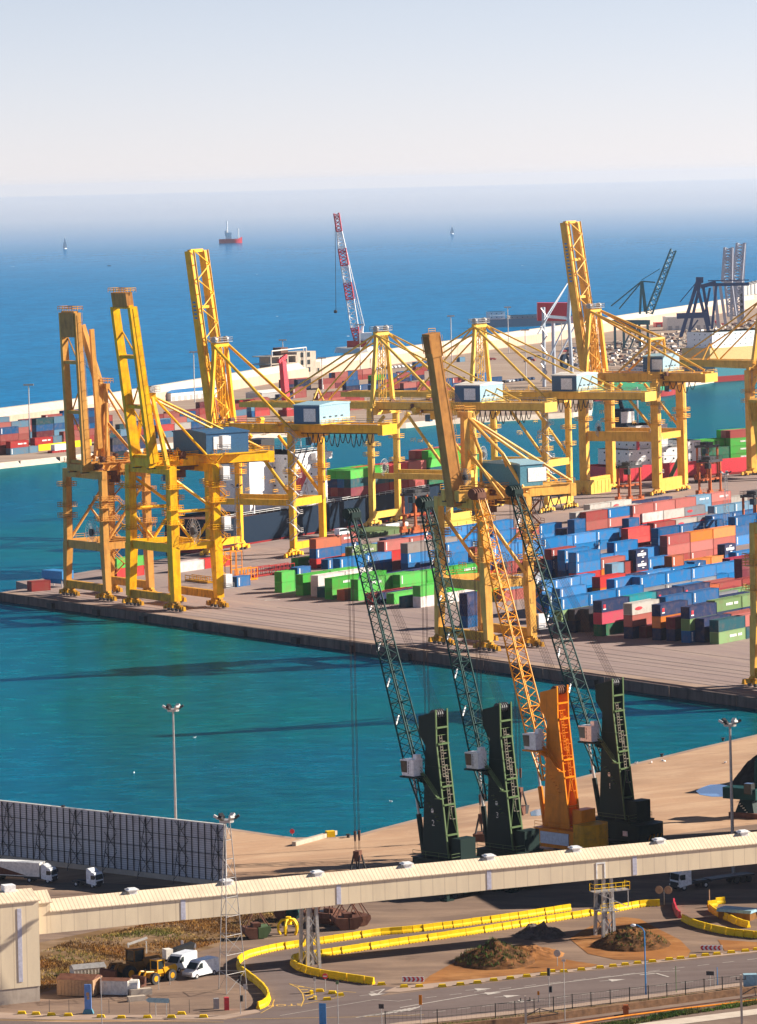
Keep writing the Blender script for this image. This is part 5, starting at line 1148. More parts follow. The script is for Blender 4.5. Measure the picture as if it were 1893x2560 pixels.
flatrack(612, 1452, K_RZ, "orange steel cage between lamp mast and yellow crane", 'orange', 9, 3.4, 6); flatrack(585, 1460, K_RZ, "tall orange steel frame right of the yellow crane stairs", 'orange', 5, 9, 2)
flatrack(500, 1455, NEAR_RZ, "yellow spreader frame lying behind the bright yellow crane", 'amberlow', 12, 1.6, 5)
cont(G(593, 1468), K_RZ, 0, 'b', False, "single blue container with tan roof, right of the yellow crane", 'v', True, "containers standing alone on the pier")
MB().lb(0, 6.05, .05, 2.4, CH+.03, CH+.12).obj("container_roof_sheet", M['wood']) if 0 else None
cont(G(293, 1447), K_RZ, 0, 'r', True, "bottom red container behind the brown crane", None, True, "containers standing alone on the pier"); cont(G(293, 1447), K_RZ, CH+.02, 'G', True, "green container on the red one behind the brown crane", None, True, "containers standing alone on the pier")
cont(G(445, 1432), K_RZ, 0, 'W', True, "white container seen through the yellow crane, before the red one", None, True, "containers standing alone on the pier"); p = G(445, 1432)+KD*12.4; cont(p, K_RZ, 0, 'r', True, "red container seen through the yellow crane, after the white one", None, True, "containers standing alone on the pier")
cont(G(390, 1459), K_RZ, 0, 'P', True, "brick pink container on the pier tip behind the brown crane's right leg", None, True, "containers standing alone on the pier") if 0 else None
# blue hopper on the pier tip, red flat containers next to it
t = empty("hopper", G(145, 1466), NEAR_RZ+.2, "weathered blue hopper standing on the tip of the pier", "hopper"); g = MB()
g.box((0, 0, 3.4), (8.5, 4.2, 2.2)); g.box((0, 0, 1.6), (5.0, 2.2, 1.4), 0, 1.7)
g.obj("bin", M['blue'], t); g = MB()
for i in range(12): g.box((-4+i*.73, -2.15, 3.4), (.12, .14, 2.2))
for x in (-3.5, 3.5):
    for y in (-1.6, 1.6): g.beam((x, y, 0), (x, y, 3), .25)
g.obj("frame", M['steel'], t)
cont(G(116, 1474), NEAR_RZ+pi/2, 0, 'R', False, "small red container left of the blue hopper", None, True, "containers standing alone on the pier")
# hatch covers, trailers and low yellow gear between pier cranes
def slab(x, y, L, W_, h, mat, label, name, cat, rz=K_RZ, z=0.0):
    g = MB(); g.box((0, 0, h/2), (L, W_, h)); g.box((0, 0, h+.06), (L*.96, W_*.92, .1))
    for i in range(6): g.box((-L/2+L*(i+.5)/6, -W_/2-.05, h/2), (.25, .12, h*.9))
    o = g.obj(name, M[mat]); place(o, G(x, y)+Vector((0, 0, z)), rz); tag(o, label, cat); return o
slab(936, 1335, 22, 13, 1.5, 'greenedge', "wide green hatch cover lying left of the red brown straddle carrier", "hatch_cover", "hatch cover")
slab(985, 1318, 12, 2.6, 1.2, 'white', "white low trailer behind the green hatch cover", "trailer", "trailer")
slab(1140, 1322, 30, 5, 2.4, 'pale', "long yellow beam lying on blocks behind the blue rows", "spreader_beam", "lifting beam")
slab(1482, 1232, 14, 6, 4.6, 'pale', "pale yellow machine body beside the far orange tan crane", "machine_body", "machinery")
# text on the ground and lamps
def ground_text(s, size, x, y, rz, mat, label, name="ground_marking"):
    o = text_part(s, size, name, mat, None, G(x, y)+Vector((0, 0, .035)), (0, 0, rz)); tag(o, label, "painted marking"); return o
M['roadwhite'] = simple("worn_road_paint", (.46, .41, .37), .8); M['roadyellow'] = simple("worn_yellow_paint", (.60, .36, .06), .8)
ground_text("10", 7.0, 670, 1499, math.atan2(nd.y, nd.x), M['roadwhite'], "faded white number 10 painted on the pier asphalt")
def mast(x, y, h, label, heads=6, r=.32, lattice=False, group="floodlight masts"):
    t = empty("light_mast", G(x, y), 0, label, "light mast", group); g = MB()
    if lattice:
        n = 9; b0 = lattice
        P_ = [[Vector((b0/2*math.cos(a), b0/2*math.sin(a), 0)).lerp(Vector((.45*math.cos(a), .45*math.sin(a), h)), k/n) for a in (.3, .3+2.09, .3+4.19)] for k in range(n+1)]
        for q in range(3): g.tube(P_[0][q], P_[-1][q], .065)
        for k in range(1, n+1):
            for q in range(3): g.tube(P_[k][q], P_[k][(q+1) % 3], .042, n=4)
            if k % 2: 
                for q in range(3): g.tube(P_[k-1][q], P_[k][(q+1) % 3], .04, n=4)
        g.obj("lattice_mast", M['steel'], t)
    else:
        g.tube((0, 0, 0), (0, 0, h), r, r*.6, n=8); g.obj("pole", M['steel'], t)
    g = MB(); g.tube((0, 0, h-.2), (0, 0, h+.2), 1.0, n=12); co = g.obj("lamp_ring", M['steel'], t)
    for i in range(heads):
        a = 2*pi*i/heads; g = MB(); g.beam((1.05*math.cos(a), 1.05*math.sin(a), h+.3), (1.75*math.cos(a), 1.75*math.sin(a), h+.75), .6, .35); g.obj("floodlight", M['lightsteel'] if i % 2 else M['darksteel'], t)
    return t
def mast_px(x, yb, yt, label, **k):
    p = G(x, yb); v = _uv(x-(yb-yt)*sR, yt)[1]; mast(x, yb, H-v*p.y/F, label, **k)
mast_px(1834, 2185, 1812, "tall floodlight mast rising behind the conveyor bridge at the right", r=.30)
mast_px(441, 2110, 1775, "tall floodlight mast behind the corrugated screen wall", r=.24)
mast_px(577, 2478, 2052, "three legged lattice floodlight mast in front of the conveyor bridge", lattice=4.6, heads=6)
mast_px(595, 1400, 1218, "lattice floodlight mast between the yellow crane and the dark ship", lattice=3.4, heads=5)
mast_px(1818, 1362, 1185, "lattice floodlight mast among the right hand containers", lattice=2.4, heads=5)
# ---------------------------------------------------------------- opposite dock
dq = (dk[4]-dk[1]).normalized(); dkn = Vector((dq.y, -dq.x, 0)); D_RZ = math.atan2(dq.y, dq.x)
GD = "containers stacked on the far dock"
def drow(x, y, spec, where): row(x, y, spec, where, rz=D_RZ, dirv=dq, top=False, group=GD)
# left cluster: long sides towards us
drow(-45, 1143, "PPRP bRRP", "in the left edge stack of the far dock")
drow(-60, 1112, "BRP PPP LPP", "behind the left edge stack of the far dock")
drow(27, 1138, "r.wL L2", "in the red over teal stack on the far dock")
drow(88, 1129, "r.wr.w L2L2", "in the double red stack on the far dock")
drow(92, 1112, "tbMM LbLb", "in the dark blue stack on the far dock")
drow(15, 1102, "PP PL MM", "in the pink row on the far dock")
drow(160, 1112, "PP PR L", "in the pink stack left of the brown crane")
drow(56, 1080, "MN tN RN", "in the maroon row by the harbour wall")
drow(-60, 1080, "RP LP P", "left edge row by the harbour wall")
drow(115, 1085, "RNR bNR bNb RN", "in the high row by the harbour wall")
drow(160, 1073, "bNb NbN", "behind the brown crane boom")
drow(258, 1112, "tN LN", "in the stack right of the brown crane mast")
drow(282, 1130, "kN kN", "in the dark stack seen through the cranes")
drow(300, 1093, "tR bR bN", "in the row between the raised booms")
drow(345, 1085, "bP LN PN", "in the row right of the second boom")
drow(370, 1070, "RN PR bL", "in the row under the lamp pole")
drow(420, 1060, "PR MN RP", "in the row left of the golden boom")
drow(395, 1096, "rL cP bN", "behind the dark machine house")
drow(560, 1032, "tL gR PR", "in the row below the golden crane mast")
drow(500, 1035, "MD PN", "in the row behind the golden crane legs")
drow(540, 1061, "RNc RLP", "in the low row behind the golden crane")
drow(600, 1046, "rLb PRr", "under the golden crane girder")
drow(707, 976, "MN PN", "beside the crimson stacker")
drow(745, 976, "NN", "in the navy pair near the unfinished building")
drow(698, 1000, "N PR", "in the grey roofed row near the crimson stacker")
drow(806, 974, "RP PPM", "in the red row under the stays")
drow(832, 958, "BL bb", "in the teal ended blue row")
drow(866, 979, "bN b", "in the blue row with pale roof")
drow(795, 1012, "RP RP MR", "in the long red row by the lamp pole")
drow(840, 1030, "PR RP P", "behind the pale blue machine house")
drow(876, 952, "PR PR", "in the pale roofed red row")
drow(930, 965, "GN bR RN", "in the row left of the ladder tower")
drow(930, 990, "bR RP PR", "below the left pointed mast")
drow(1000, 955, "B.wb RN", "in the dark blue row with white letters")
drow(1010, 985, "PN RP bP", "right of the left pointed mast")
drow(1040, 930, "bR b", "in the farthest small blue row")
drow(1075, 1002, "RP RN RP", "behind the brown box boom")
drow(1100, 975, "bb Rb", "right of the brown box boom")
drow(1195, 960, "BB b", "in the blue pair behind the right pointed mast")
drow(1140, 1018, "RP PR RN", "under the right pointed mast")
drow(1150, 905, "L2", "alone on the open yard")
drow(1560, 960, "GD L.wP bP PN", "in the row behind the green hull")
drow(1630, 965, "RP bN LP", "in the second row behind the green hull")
# long low tan block wall line and sheds
def shed(x, y, L, W_, h, rz, wallm, roofm, label, name="warehouse", cat="shed", rise=1.2):
    t = empty(name, G(x, y), rz, label, cat); MB().lb(0, L, 0, W_, 0, h).obj("wall", M[wallm], t)
    g = MB(); g.ext([(-.3, h), (W_+.3, h), (W_+.3, h+.2), (W_/2, h+rise), (-.3, h+.2)], -.3, L+.3); g.obj("roof", M[roofm], t)
    g = MB()
    for i in range(int(L/5)): g.lb(1+i*5, 3.6+i*5, -.06, .03, .1, min(3, h*.6))
    g.obj("door", M['steel'], t); return t
shed(428, 1003, 42, 14, 4.0, D_RZ, 'offwhite', 'blue', "long white shed with blue roof behind the second crane boom")
shed(655, 1000, 26, 10, 3.4, D_RZ, 'steel', 'offwhite', "grey open shed behind the golden crane stays")
# unfinished building by the wall
t = empty("unfinished_building", G(678, 950), D_RZ-.12, "unfinished tan building with open floors beside the crimson stacker", "building"); g = MB()
for k in range(4): g.lb(0, 22, 0, 14, k*4.2, k*4.2+.5)
for k in range(4):
    for q in (0, 7, 14, 21): g.lb(q, q+.8, 0, .8, k*4.2, k*4.2+4.2 if k < 3 else k*4.2+.5)
g.lb(0, 22, 8, 8.6, 0, 13); g.obj("floor_slabs", M['cement'], t)
g = MB(); g.lb(22, 38, 0, 13, 0, 14.5); g.lb(38, 44, 2, 12, 0, 8); wl_ = g.obj("wall", M['cement'], t); g = MB()
for k in range(3):
    for q in (25, 30): g.lb(q, q+3, -.1, .05, 3+k*4.2, 5.6+k*4.2)
for q in (39, 41.4): g.lb(q, q+1.4, 1.9, 2.05, 2.2, 4.6)
g.obj("window", M['glass'], wl_)
g = MB(); g.lb(12, 18, 3, 9, 12.6, 17.4); g.obj("stair_block", M['rust'], t)
g = MB(); g.path([(1, 0, 13), (1, 0, 16), (30, 0, 16.8), (30, 0, 0)], .35, 5); g.path([(27, -.6, 16.4), (27, -.6, 0)], .3, 5); g.obj("frame", M['offwhite'], t)
# crimson reach crane (stacker) in front of it
t = empty("lifting_arm", G(719, 1040), D_RZ, "crimson upright lifting arm with four rollers on top", "crane"); g = MB()
g.beam((0, 0, 0), (-3.0, 0, 26), 3.8, 2.6, 3.0, 2.2, up=(0, 1, 0)); g.obj("arm", M['redhull'], t)
for q in (-2.3, -.7, .9, 2.4): MB().tube((-3.0+q, -.6, 27+q*.4), (-3.0+q, .6, 27+q*.4), 1.1, n=12).obj("roller", M['red'], t)
g = MB(); g.box((0, 0, 1.5), (8, 5, 3)); g.obj("base", M['boot'], t)
# parked cars on the yard: small, each its own
def car(p, rz, col, label, group):
    o = bpy.data.objects.new("parked_car", CARM); COL.objects.link(o); o.location = p; o.rotation_euler = (0, 0, rz); o.color = (*col, 1); tag(o, label, "car", group)
m_, nt, b = nodes("car_paint"); oi = N(nt, "ShaderNodeObjectInfo"); nt.links.new(oi.outputs["Color"], b.inputs["Base Color"]); b.inputs["Roughness"].default_value = .3
g = MB(); g.ext([(-2.1, .35), (2.1, .35), (2.1, .8), (1.3, .95), (.6, 1.45), (-1.3, 1.45), (-2.0, .95), (-2.1, .8)], -.85, .85, 'y'); g.m = 1; g.ext([(-1.8, .97), (1.2, .97), (.6, 1.38), (-1.25, 1.38)], -.87, .87, 'y')
for x in (-1.3, 1.3): g.tube((x, -.88, .32), (x, .88, .32), .32, n=10)
CARM = g.mesh("parked_car", [m_, M['black']])
cols = [((.7, .7, .72), "white"), ((.25, .27, .3), "grey"), ((.02, .06, .16), "blue"), ((.02, .02, .03), "black"), ((.35, .03, .03), "red"), ((.5, .5, .52), "silver")]
rr = random.Random(4)
for i in range(13):
    q = cols[rr.choice((0, 0, 1, 3, 5))]; car(G(927+i*9.5, 926-i*.9), D_RZ+1.4, q[0], f"{q[1]} car, {ORD[i]} in the parking row by the harbour wall", "cars parked by the harbour wall")
for i in range(8):
    q = cols[rr.choice((2, 3, 2, 1, 0))]; car(G(1262+i*10, 957-i*1.1), D_RZ+.3, q[0], f"{q[1]} car, {ORD[i]} in the row below the open yard", "cars parked on the open yard")
for i, (x, y) in enumerate(((1330, 903), (1318, 905), (1325, 898), (1232, 900), (1415, 875), (1424, 873), (1433, 874), (1440, 872), (1410, 880), (1345, 893))):
    q = cols[rr.choice((1, 4, 2, 4))]; car(G(x, y), rr.uniform(0, 3), q[0], f"{q[1]} wrecked car, {ORD[i]} of those scattered on the open yard", "cars scattered on the open yard")
# lamp poles on the dock
for i, (x, yb, yt, w_) in enumerate(((75, 1108, 962, "left of the cranes by the harbour wall"), (487, 1006, 880, "between the second and golden booms"), (709, 946, 850, "beside the unfinished building"), (807, 1000, 895, "among the red rows of the dock"), (902, 945, 812, "under the red and white boom"), (1130, 912, 790, "left of the brown box boom head"), (1316, 955, 825, "on the open yard"), (1272, 882, 768, "by the harbour wall below the grey vessel"), (1405, 870, 802, "on the open yard near the light grey crane"))):
    p = G(x, yb); v = _uv(x-(yb-yt)*sR, yt)[1]; h = H-v*p.y/F
    t = empty("lamp_post", p, 0, f"thin grey lamp post standing {w_}", "lamp post", "lamp posts on the far dock"); MB().tube((0, 0, 0), (0, 0, h), .3, .22, n=6).obj("pole", M['lightsteel'], t); MB().box((0, 0, h), (4.4, 1.0, .7)).obj("lamp_head", M['steel'], t)
# red and white floating crane beyond the wall
t = empty("floating_crane", G(893, 905, ZW), 0, "tall red and white lattice crane standing beyond the harbour wall", "crane"); p0 = t.location
def rel(x, y, dD=0): return PD(x, y, p0.y+dD)-p0
g = MB(); g.tube((0, 0, 0), (0, 0, rel(893, 880).z), 7.5, 8.5, n=18); g.tube((0, 0, rel(893, 880).z), (0, 0, rel(893, 868).z), 14, 13, n=18); g.obj("pedestal", M['offwhite'], t)
g = MB(); a = rel(893, 868); g.lb(-6, 6, -4, 4, a.z, a.z+4); g.obj("machinery_deck", M['boot'], t)
A0, A1 = rel(893, 860), rel(841, 533)
for i, (f0, f1, mt) in enumerate(((0, .13, 'r'), (.13, .34, 'w'), (.34, .47, 'r'), (.47, .60, 'w'), (.60, .73, 'r'), (.73, .86, 'w'), (.86, 1, 'r'))):
    wd_ = lambda f: 4.6 if .08 < f < .85 else (2.2 if f <= .08 else 3.2)
    MB().lattice(A0.lerp(A1, f0), A0.lerp(A1, f1), wd_(f0), wd_(f0), wd_(f1), wd_(f1), 5, .42, up=(0, 1, 0), rb=.26).obj("boom_section", M['redhull'] if mt == 'r' else M['white'], t)
g = MB(); b = rel(907, 815); g.tube(rel(893, 862), b, .6); g.tube(rel(905, 860), b, .6); g.tube(b, rel(862, 640), .25); g.tube(b+Vector((1, 0, 0)), rel(860, 600), .25); g.box(tuple(rel(914, 846)), (8, 6, 7)); g.obj("backstay_frame", M['white'], t)
g = MB(); g.tube(rel(838, 540), rel(840, 775), .16); g.ball(rel(839, 779), 1.2, 5); g.obj("hook_rope", M['darksteel'], t)
# grey vessel beyond the wall with the red box on it
t = empty("grey_vessel", G(1330, 815, ZW), .25, "grey vessel moored beyond the harbour wall at the crimson box", "ship"); L_ = 62
hull("hull", 80, 14, 6, ZW, simple("grey_hull_paint", (.14, .18, .23), .5), M['steel'], t, 2, .4, 14); deckhouse(t, -34, -22, -5, 5, 6, 2); deckhouse(t, -18, 10, -5, 5, 5.5, 1, 3, 'steel')
M['bluegrey'] = simple('blue_grey_paint', (.45, .50, .58), .5)
# light grey gantry legs right of the middle
t = empty("portal_crane", G(1400, 960), FAR_RZ, "light grey portal crane standing behind the tall orange tan crane", "gantry crane"); p0 = t.location
def rl(x, y, dD): v = PD(x, y, p0.y+dD)-p0; return Matrix.Rotation(-FAR_RZ, 3, 'Z') @ v
for i, (xb, yb, xt, yt, dD, r) in enumerate(((1361, 975, 1359, 768, -25, 1.3), (1386, 968, 1383, 803, 12, 1.4), (1432, 960, 1422, 790, -20, 1.3), (1458, 950, 1448, 800, 20, 1.4))):
    MB().tube(rl(xb, yb, dD), rl(xt, yt, dD), r*.75, r*.75, n=8).obj("leg", M['bluegrey'], t)
g = MB(); g.beam(rl(1358, 790, -25), rl(1424, 796, -20), 1.4, 1.6); g.beam(rl(1358, 800, 0), rl(1470, 800, 0), 2, 3.5); g.obj("girder", M['bluegrey'], t)
g = MB(); g.tube(rl(1422, 790, -20), rl(1427, 690, -20), 1.1); g.tube(rl(1427, 695, -20), rl(1360, 800, -40), .35); g.tube(rl(1430, 690, -20), rl(1345, 835, -40), .35); g.tube(rl(1421, 795, -20), rl(1370, 900, -25), .45); g.tube(rl(1445, 800, 20), rl(1393, 900, 12), .45); g.obj("stay", M['bluegrey'], t)
g = MB()
for i in range(8):
    z0_ = 770+i*23; s = 1 if i % 2 else -1; g.tube(rl(1360+s*8, z0_, -27), rl(1360-s*8, z0_+23, -27), .3, n=4)
g.obj("stair_tower", M['steel'], t); c_ = rl(1378, 779, 0); g = MB(); g.beam(rl(1343, 779, 0), rl(1418, 779, 0), 9, 9.5); g.obj("machine_house", M['redhull'], t)
c_ = rl(1411, 904, -22); g = MB(); g.tube(c_+Vector((0, -.8, 0)), c_+Vector((0, .8, 0)), 3.9, n=20); ro = g.obj("cable_reel", M['navyhull'], t); MB().tube(c_+Vector((0, -1.0, 0)), c_+Vector((0, 1, 0)), 1.4, n=12).obj("hub", M['steel'], ro)
# green crane and dark blue cranes of the next terminal
def farcrane(label, x, y, col, parts, group="cranes of the next terminal"):
    t = empty("terminal_crane", G(x, y), 0, label, "gantry crane", group); p0 = t.location; D0 = p0.y
    for (nm, kind, a, b, w_) in parts:
        A_ = PD(a[0], a[1], D0+(a[2] if len(a) > 2 else 0))-p0; B_ = PD(b[0], b[1], D0+(b[2] if len(b) > 2 else 0))-p0; g = MB()
        if kind == 'l': g.lattice(A_, B_, w_, w_, w_*.8, w_*.8, 12, w_*.11, up=(0, 1, 0), rb=w_*.06)
        else: g.beam(A_, B_, w_, w_)
        g.obj(nm, col, t)
mg = simple("dark_teal_crane_paint", (.01, .11, .14), .5); mb_ = simple("dark_blue_crane_paint", (.02, .055, .16), .5); mgr = simple("grey_crane_paint", (.42, .44, .52), .5)
farcrane("dark teal gantry crane with raised lattice boom, behind the tall orange tan crane", 1590, 872, mg, [("boom", 'l', (1623, 782), (1684, 624), 4.2), ("mast", 'b', (1604, 702), (1600, 785), 1.4), ("mast", 'b', (1606, 702), (1617, 785), 1.2), ("mast", 'b', (1605, 702, 10), (1612, 780, 10), 1.2), ("stay", 'b', (1603, 704), (1528, 765), .8), ("stay", 'b', (1603, 706), (1548, 772), .8), ("stay", 'b', (1606, 703), (1638, 706), .8), ("stay", 'b', (1604, 700), (1650, 672), .4), ("girder", 'b', (1530, 806), (1625, 806), 3), ("leg", 'b', (1537, 806), (1539, 892), 1.5), ("leg", 'b', (1559, 806), (1561, 898), 1.5), ("leg", 'b', (1598, 806), (1602, 890), 1.5), ("leg", 'b', (1619, 806, 15), (1621, 880, 15), 1.5), ("brace", 'b', (1598, 812), (1568, 888), .9), ("brace", 'b', (1585, 812), (1550, 885), .9), ("machine_house", 'b', (1566, 817), (1590, 817), 6)])
farcrane("dark blue gantry crane with lowered boom at the upper right", 1730, 905, mb_, [("leg", 'b', (1745, 700), (1702, 842), 2.0), ("leg", 'b', (1742, 712), (1775, 842), 1.7), ("leg", 'b', (1752, 700, 20), (1722, 835, 20), 1.6), ("leg", 'b', (1757, 710, 20), (1774, 815, 20), 1.6), ("girder", 'b', (1692, 790), (1770, 787), 3.2), ("boom", 'b', (1752, 717), (1790, 706), 2.2), ("boom", 'b', (1770, 712), (1873, 710), 1.8), ("handrail", 'b', (1770, 702), (1873, 700), .6), ("mast_head", 'b', (1740, 700), (1758, 700), 3.4), ("leg", 'b', (1791, 712), (1780, 822), 1.4), ("stay", 'b', (1742, 705), (1700, 755), .5), ("brace", 'b', (1745, 800), (1720, 835), .8), ("leg", 'b', (1775, 720, 10), (1762, 790, 10), 1.2)])
farcrane("pale grey gantry crane with upright boom behind the dark blue one, left of the pair", 1815, 850, mgr, [("boom", 'l', (1817, 705), (1821, 619), 6), ("boom", 'b', (1828, 800), (1832, 618), 1.8), ("leg", 'b', (1785, 705), (1797, 820), 2.0), ("leg", 'b', (1800, 712), (1815, 815), 1.8), ("stay", 'l', (1830, 790), (1820, 700), 5)])
farcrane("grey gantry crane with upright boom behind the dark blue one, right of the pair", 1850, 845, mgr, [("boom", 'l', (1842, 705), (1852, 608), 6), ("boom", 'b', (1852, 800), (1862, 607), 2.0), ("leg", 'b', (1833, 712), (1848, 810), 1.8), ("leg", 'b', (1850, 720), (1858, 808), 2), ("stay", 'l', (1850, 790), (1850, 700), 5)])
# other moored ships behind the right hand cranes
def moored(label, x0, x1, yb, hh, hm, house=None, nm="moored_ship"):
    a, b = G(x0, yb, ZW), G(x1, yb-(x1-x0)*.07, ZW); c_ = (a+b)/2; c_.z = 0; Ls_ = (b-a).length; rz = math.atan2(b.y-a.y, b.x-a.x)
    t = empty(nm, c_, rz, label, "ship", "ships moored on the far dock"); hull("hull", Ls_, 22, hh, ZW, hm, M['boot'], t, 1.5, .9, 20)
    if house: deckhouse(t, -Ls_/2+Ls_*house[0], -Ls_/2+Ls_*house[1], -9, 9, hh-.3, house[2], 2.9)
    return t, Ls_
t, q = moored("green hulled ship with red waterline behind the tall orange tan crane", 1440, 1690, 1003, 10.5, simple("green_hull_paint", (.0, .24, .09), .5), (.6, .75, 1))
t, q = moored("ferry with teal lower hull, cream upper hull and long white decks, upper right", 1735, 2060, 956, 9.0, simple("teal_hull_paint", (.0, .14, .19), .5), None, "ferry")
g = MB(); g.lb(-q/2+2, q/2-14, -10.6, 10.6, 8.2, 16.0); uh = g.obj("upper_hull", simple("cream_hull_paint", (.62, .42, .14), .5), t); deckhouse(t, -q/2+5, q/2-24, -9.6, 9.6, 16.0, 3, 2.8)
# truck depot sheds, silo and scrap on the yard at the upper right
shed(1668, 826, 34, 16, 9, 0.12, 'offwhite', 'offwhite', "white flat shed below the dark teal crane", rise=.6)
shed(1640, 800+18, 46, 10, 3, .12, 'redhull', 'redhull', "low crimson shed under the next terminal cranes", rise=.4)
for i in range(8):
    t = empty("silo", G(1846+i*9, 762-i*2.2), 0, f"white round silo, {ORD[i]} in the row by the harbour wall", "silo", "white silos by the harbour wall"); MB().tube((0, 0, 0), (0, 0, 15), 4.2, n=16).obj("tank", M['offwhite'], t); MB().tube((0, 0, 15), (0, 0, 17), 4.3, .6, n=16).obj("roof", M['steel'], t)
sc = random.Random(8); g = MB()
for i in range(1900):
    x = sc.uniform(1420, 1900); y = sc.uniform(800, 905)+(1900-x)*.03
    if y < 768+(1893-x)*.16+30: continue
    p = G(x, y); g.m = sc.randrange(4); s_ = sc.uniform(.5, 2.2); g.box((p.x, p.y, s_*.3), (s_*2, s_, s_*.7), sc.uniform(0, 3), .7)
o = g.obj("scrap_heaps", [M['rust'], M['cement'], M['cement'], M['steel']]); o['kind'] = "stuff"; o['label'] = "scattered scrap, crates and rubble on the far yard"
# distant ships at sea
t = empty("coaster", G(577, 608, ZW), .1, "small red and white ship sailing on the open sea", "ship"); k_ = t.location.y/F
hull("hull", 58*k_*1.0, 13, 8, ZW, M['redhull'], M['redhull'], t, 4, .3, 14)
deckhouse(t, -12*k_, 2*k_, -5, 5, 8, 4, 3); g = MB()
g.tube((-8*k_, 0, 18), (-8*k_, 0, 42), 1.2); g.tube((20*k_, 0, 8), (20*k_, 0, 28), 1.0); g.lb(-14*k_, -10*k_, -3, 3, 14, 24); g.obj("mast", M['white'], t)
for i, (x, y, h) in enumerate(((163, 622, 22), (1131, 585, 17), (273, 665, 5))):
    o = MB(); s_ = 1.0; o.ext([(-1.5, 0), (1.5, 0), (1.8, 1.2), (-1.8, 1.2)], -5, 5); 
    if h > 10: o.add([(0, 0, 1.5), (.1, 5, 2), (0, .2, h)], [(0, 1, 2)]); o.add([(0, 0, 1.5), (-.1, -4.5, 2), (0, -.2, h*.85)], [(0, 1, 2)]); o.tube((0, 0, 0), (0, 0, h), .25)
    q = o.obj("sailing_boat" if h > 10 else "motor_boat", M['white'] if h > 10 else M['darksteel']); place(q, G(x, y, ZW), 1.2 if h > 10 else .3); q.scale = (1, 1, 1) if h > 10 else (.5, .5, .6)
    tag(q, ["white sailing boat on the sea at the upper left", "white sailing boat on the pale far sea near the centre", "tiny dark boat on the sea above the second raised boom"][i], "boat")
# mooring buoys / tyres at the dock bank, white bales and yellow beam
for i, (x, y) in enumerate(((37, 1166), (136, 1156))):
    o = MB().tube((-2.4, 0, 0), (2.4, 0, 0), 1.5, n=12).obj("pontoon_float", M['black']); p = G(x, y, ZW); place(o, p+Vector((0, 0, .7)), .1); tag(o, ["dark float at the far bank near the left edge", "dark float at the far bank beside the brown crane"][i], "float")
slab(144, 1131, 10, 2.6, .8, 'boot', "flat trailer carrying white boxes at the far bank", "flat_trailer", "trailer", D_RZ)
for i in range(2):
    o = MB().box((0, 0, 1.2), (4.2, 2.2, 2.4)).obj("white_crate", M['white']); p = G(144, 1131)+dq*(-1+i*4.6); place(o, p+Vector((0, 0, .95)), D_RZ); tag(o, ["white box on the flat trailer, the left one", "white box on the flat trailer, the right one"][i], "box")
o = MB().beam((-18, 0, 1.4), (18, 0, 1.4), 1.6, 2.6).obj("yellow_beam", M['yellow']); place(o, G(160, 1121), D_RZ); tag(o, "long yellow beam lying on the far dock beside the brown crane", "steel beam")
# ---------------------------------------------------------------- conveyor bridge
cA, cB = G(772, 2418), G(1509, 2341); cd = (cB-cA).normalized(); cn = Vector((cd.y, -cd.x, 0)); C_RZ = math.atan2(cd.y, cd.x)
def on_conv(x):
    lo, hi = -120.0, 160.0
    for _ in range(50):
        m_ = (lo+hi)/2; p = cA+cd*m_
        if W2P((p.x, p.y, 8))[0] < x: lo = m_
        else: hi = m_
    return lo
CB = 8.65; CHh = 2.85; CWd = 3.8
m, nt, b = nodes("ribbed_cream_roof")
wv = N(nt, "ShaderNodeTexWave"); wv.inputs["Scale"].default_value = .55; wv.bands_direction = 'X'; wv.inputs["Distortion"].default_value = 0
nt.links.new(coord(nt, "Object"), wv.inputs["Vector"])
f = ramp(nt, wv.outputs["Fac"], [(.0, 1.0), (.10, 0.0)])
c_ = mix(nt, ramp(nt, tex(nt, .4, 5, .6, pos(nt)), [(.4, 0.0), (.7, .6)]), (.74, .60, .43), (.52, .41, .30)); nt.links.new(mix(nt, f, c_, (.32, .24, .17)), b.inputs["Base Color"]); b.inputs["Roughness"].default_value = .55
M['croof'] = m
m, nt, b = nodes("cream_cladding")
wv = N(nt, "ShaderNodeTexWave"); wv.inputs["Scale"].default_value = .17; wv.bands_direction = 'X'; nt.links.new(coord(nt, "Object"), wv.inputs["Vector"])
f = ramp(nt, wv.outputs["Fac"], [(.0, .5), (.03, 0.0)])
c_ = mix(nt, ramp(nt, tex(nt, 1.0, 5, .6, pos(nt, (.5, .5, .12))), [(.42, 0.0), (.75, .55)]), (.76, .63, .44), (.52, .42, .30)); nt.links.new(mix(nt, f, c_, (.45, .35, .25)), b.inputs["Base Color"]); b.inputs["Roughness"].default_value = .6
M['cwall'] = m
xL, xR = on_conv(117), on_conv(1893)+130
t = empty("conveyor_bridge", cA, C_RZ, "long cream enclosed conveyor bridge with ribbed roof crossing the whole foreground", "conveyor bridge")
g = MB(); g.lb(xL, xR, -CWd/2, CWd/2, CB, CB+CHh); g.obj("gallery_wall", M['cwall'], t)
g = MB(); hw = CWd/2+.18
g.ext([(-hw, CB+CHh+.03), (0, CB+CHh+1.35), (hw, CB+CHh+.03), (hw, CB+CHh+.16), (0, CB+CHh+1.5), (-hw, CB+CHh+.16)], xL-.1, xR); rf = g.obj("roof", M['croof'], t)
for i, x in enumerate((332, 569, 795, 1019, 1225, 1440, 1650, 1860)):
    q = on_conv(x); g = MB(); g.lb(q-.55, q+.55, -.6, .6, CB+CHh+1.0, CB+CHh+1.6); g.box((q, 0, CB+CHh+1.7), (1.6, 1.5, .16)); g.box((q, 0, CB+CHh+1.85), (1.1, 1.0, .14)); g.obj("roof_vent", M['white'], rf)
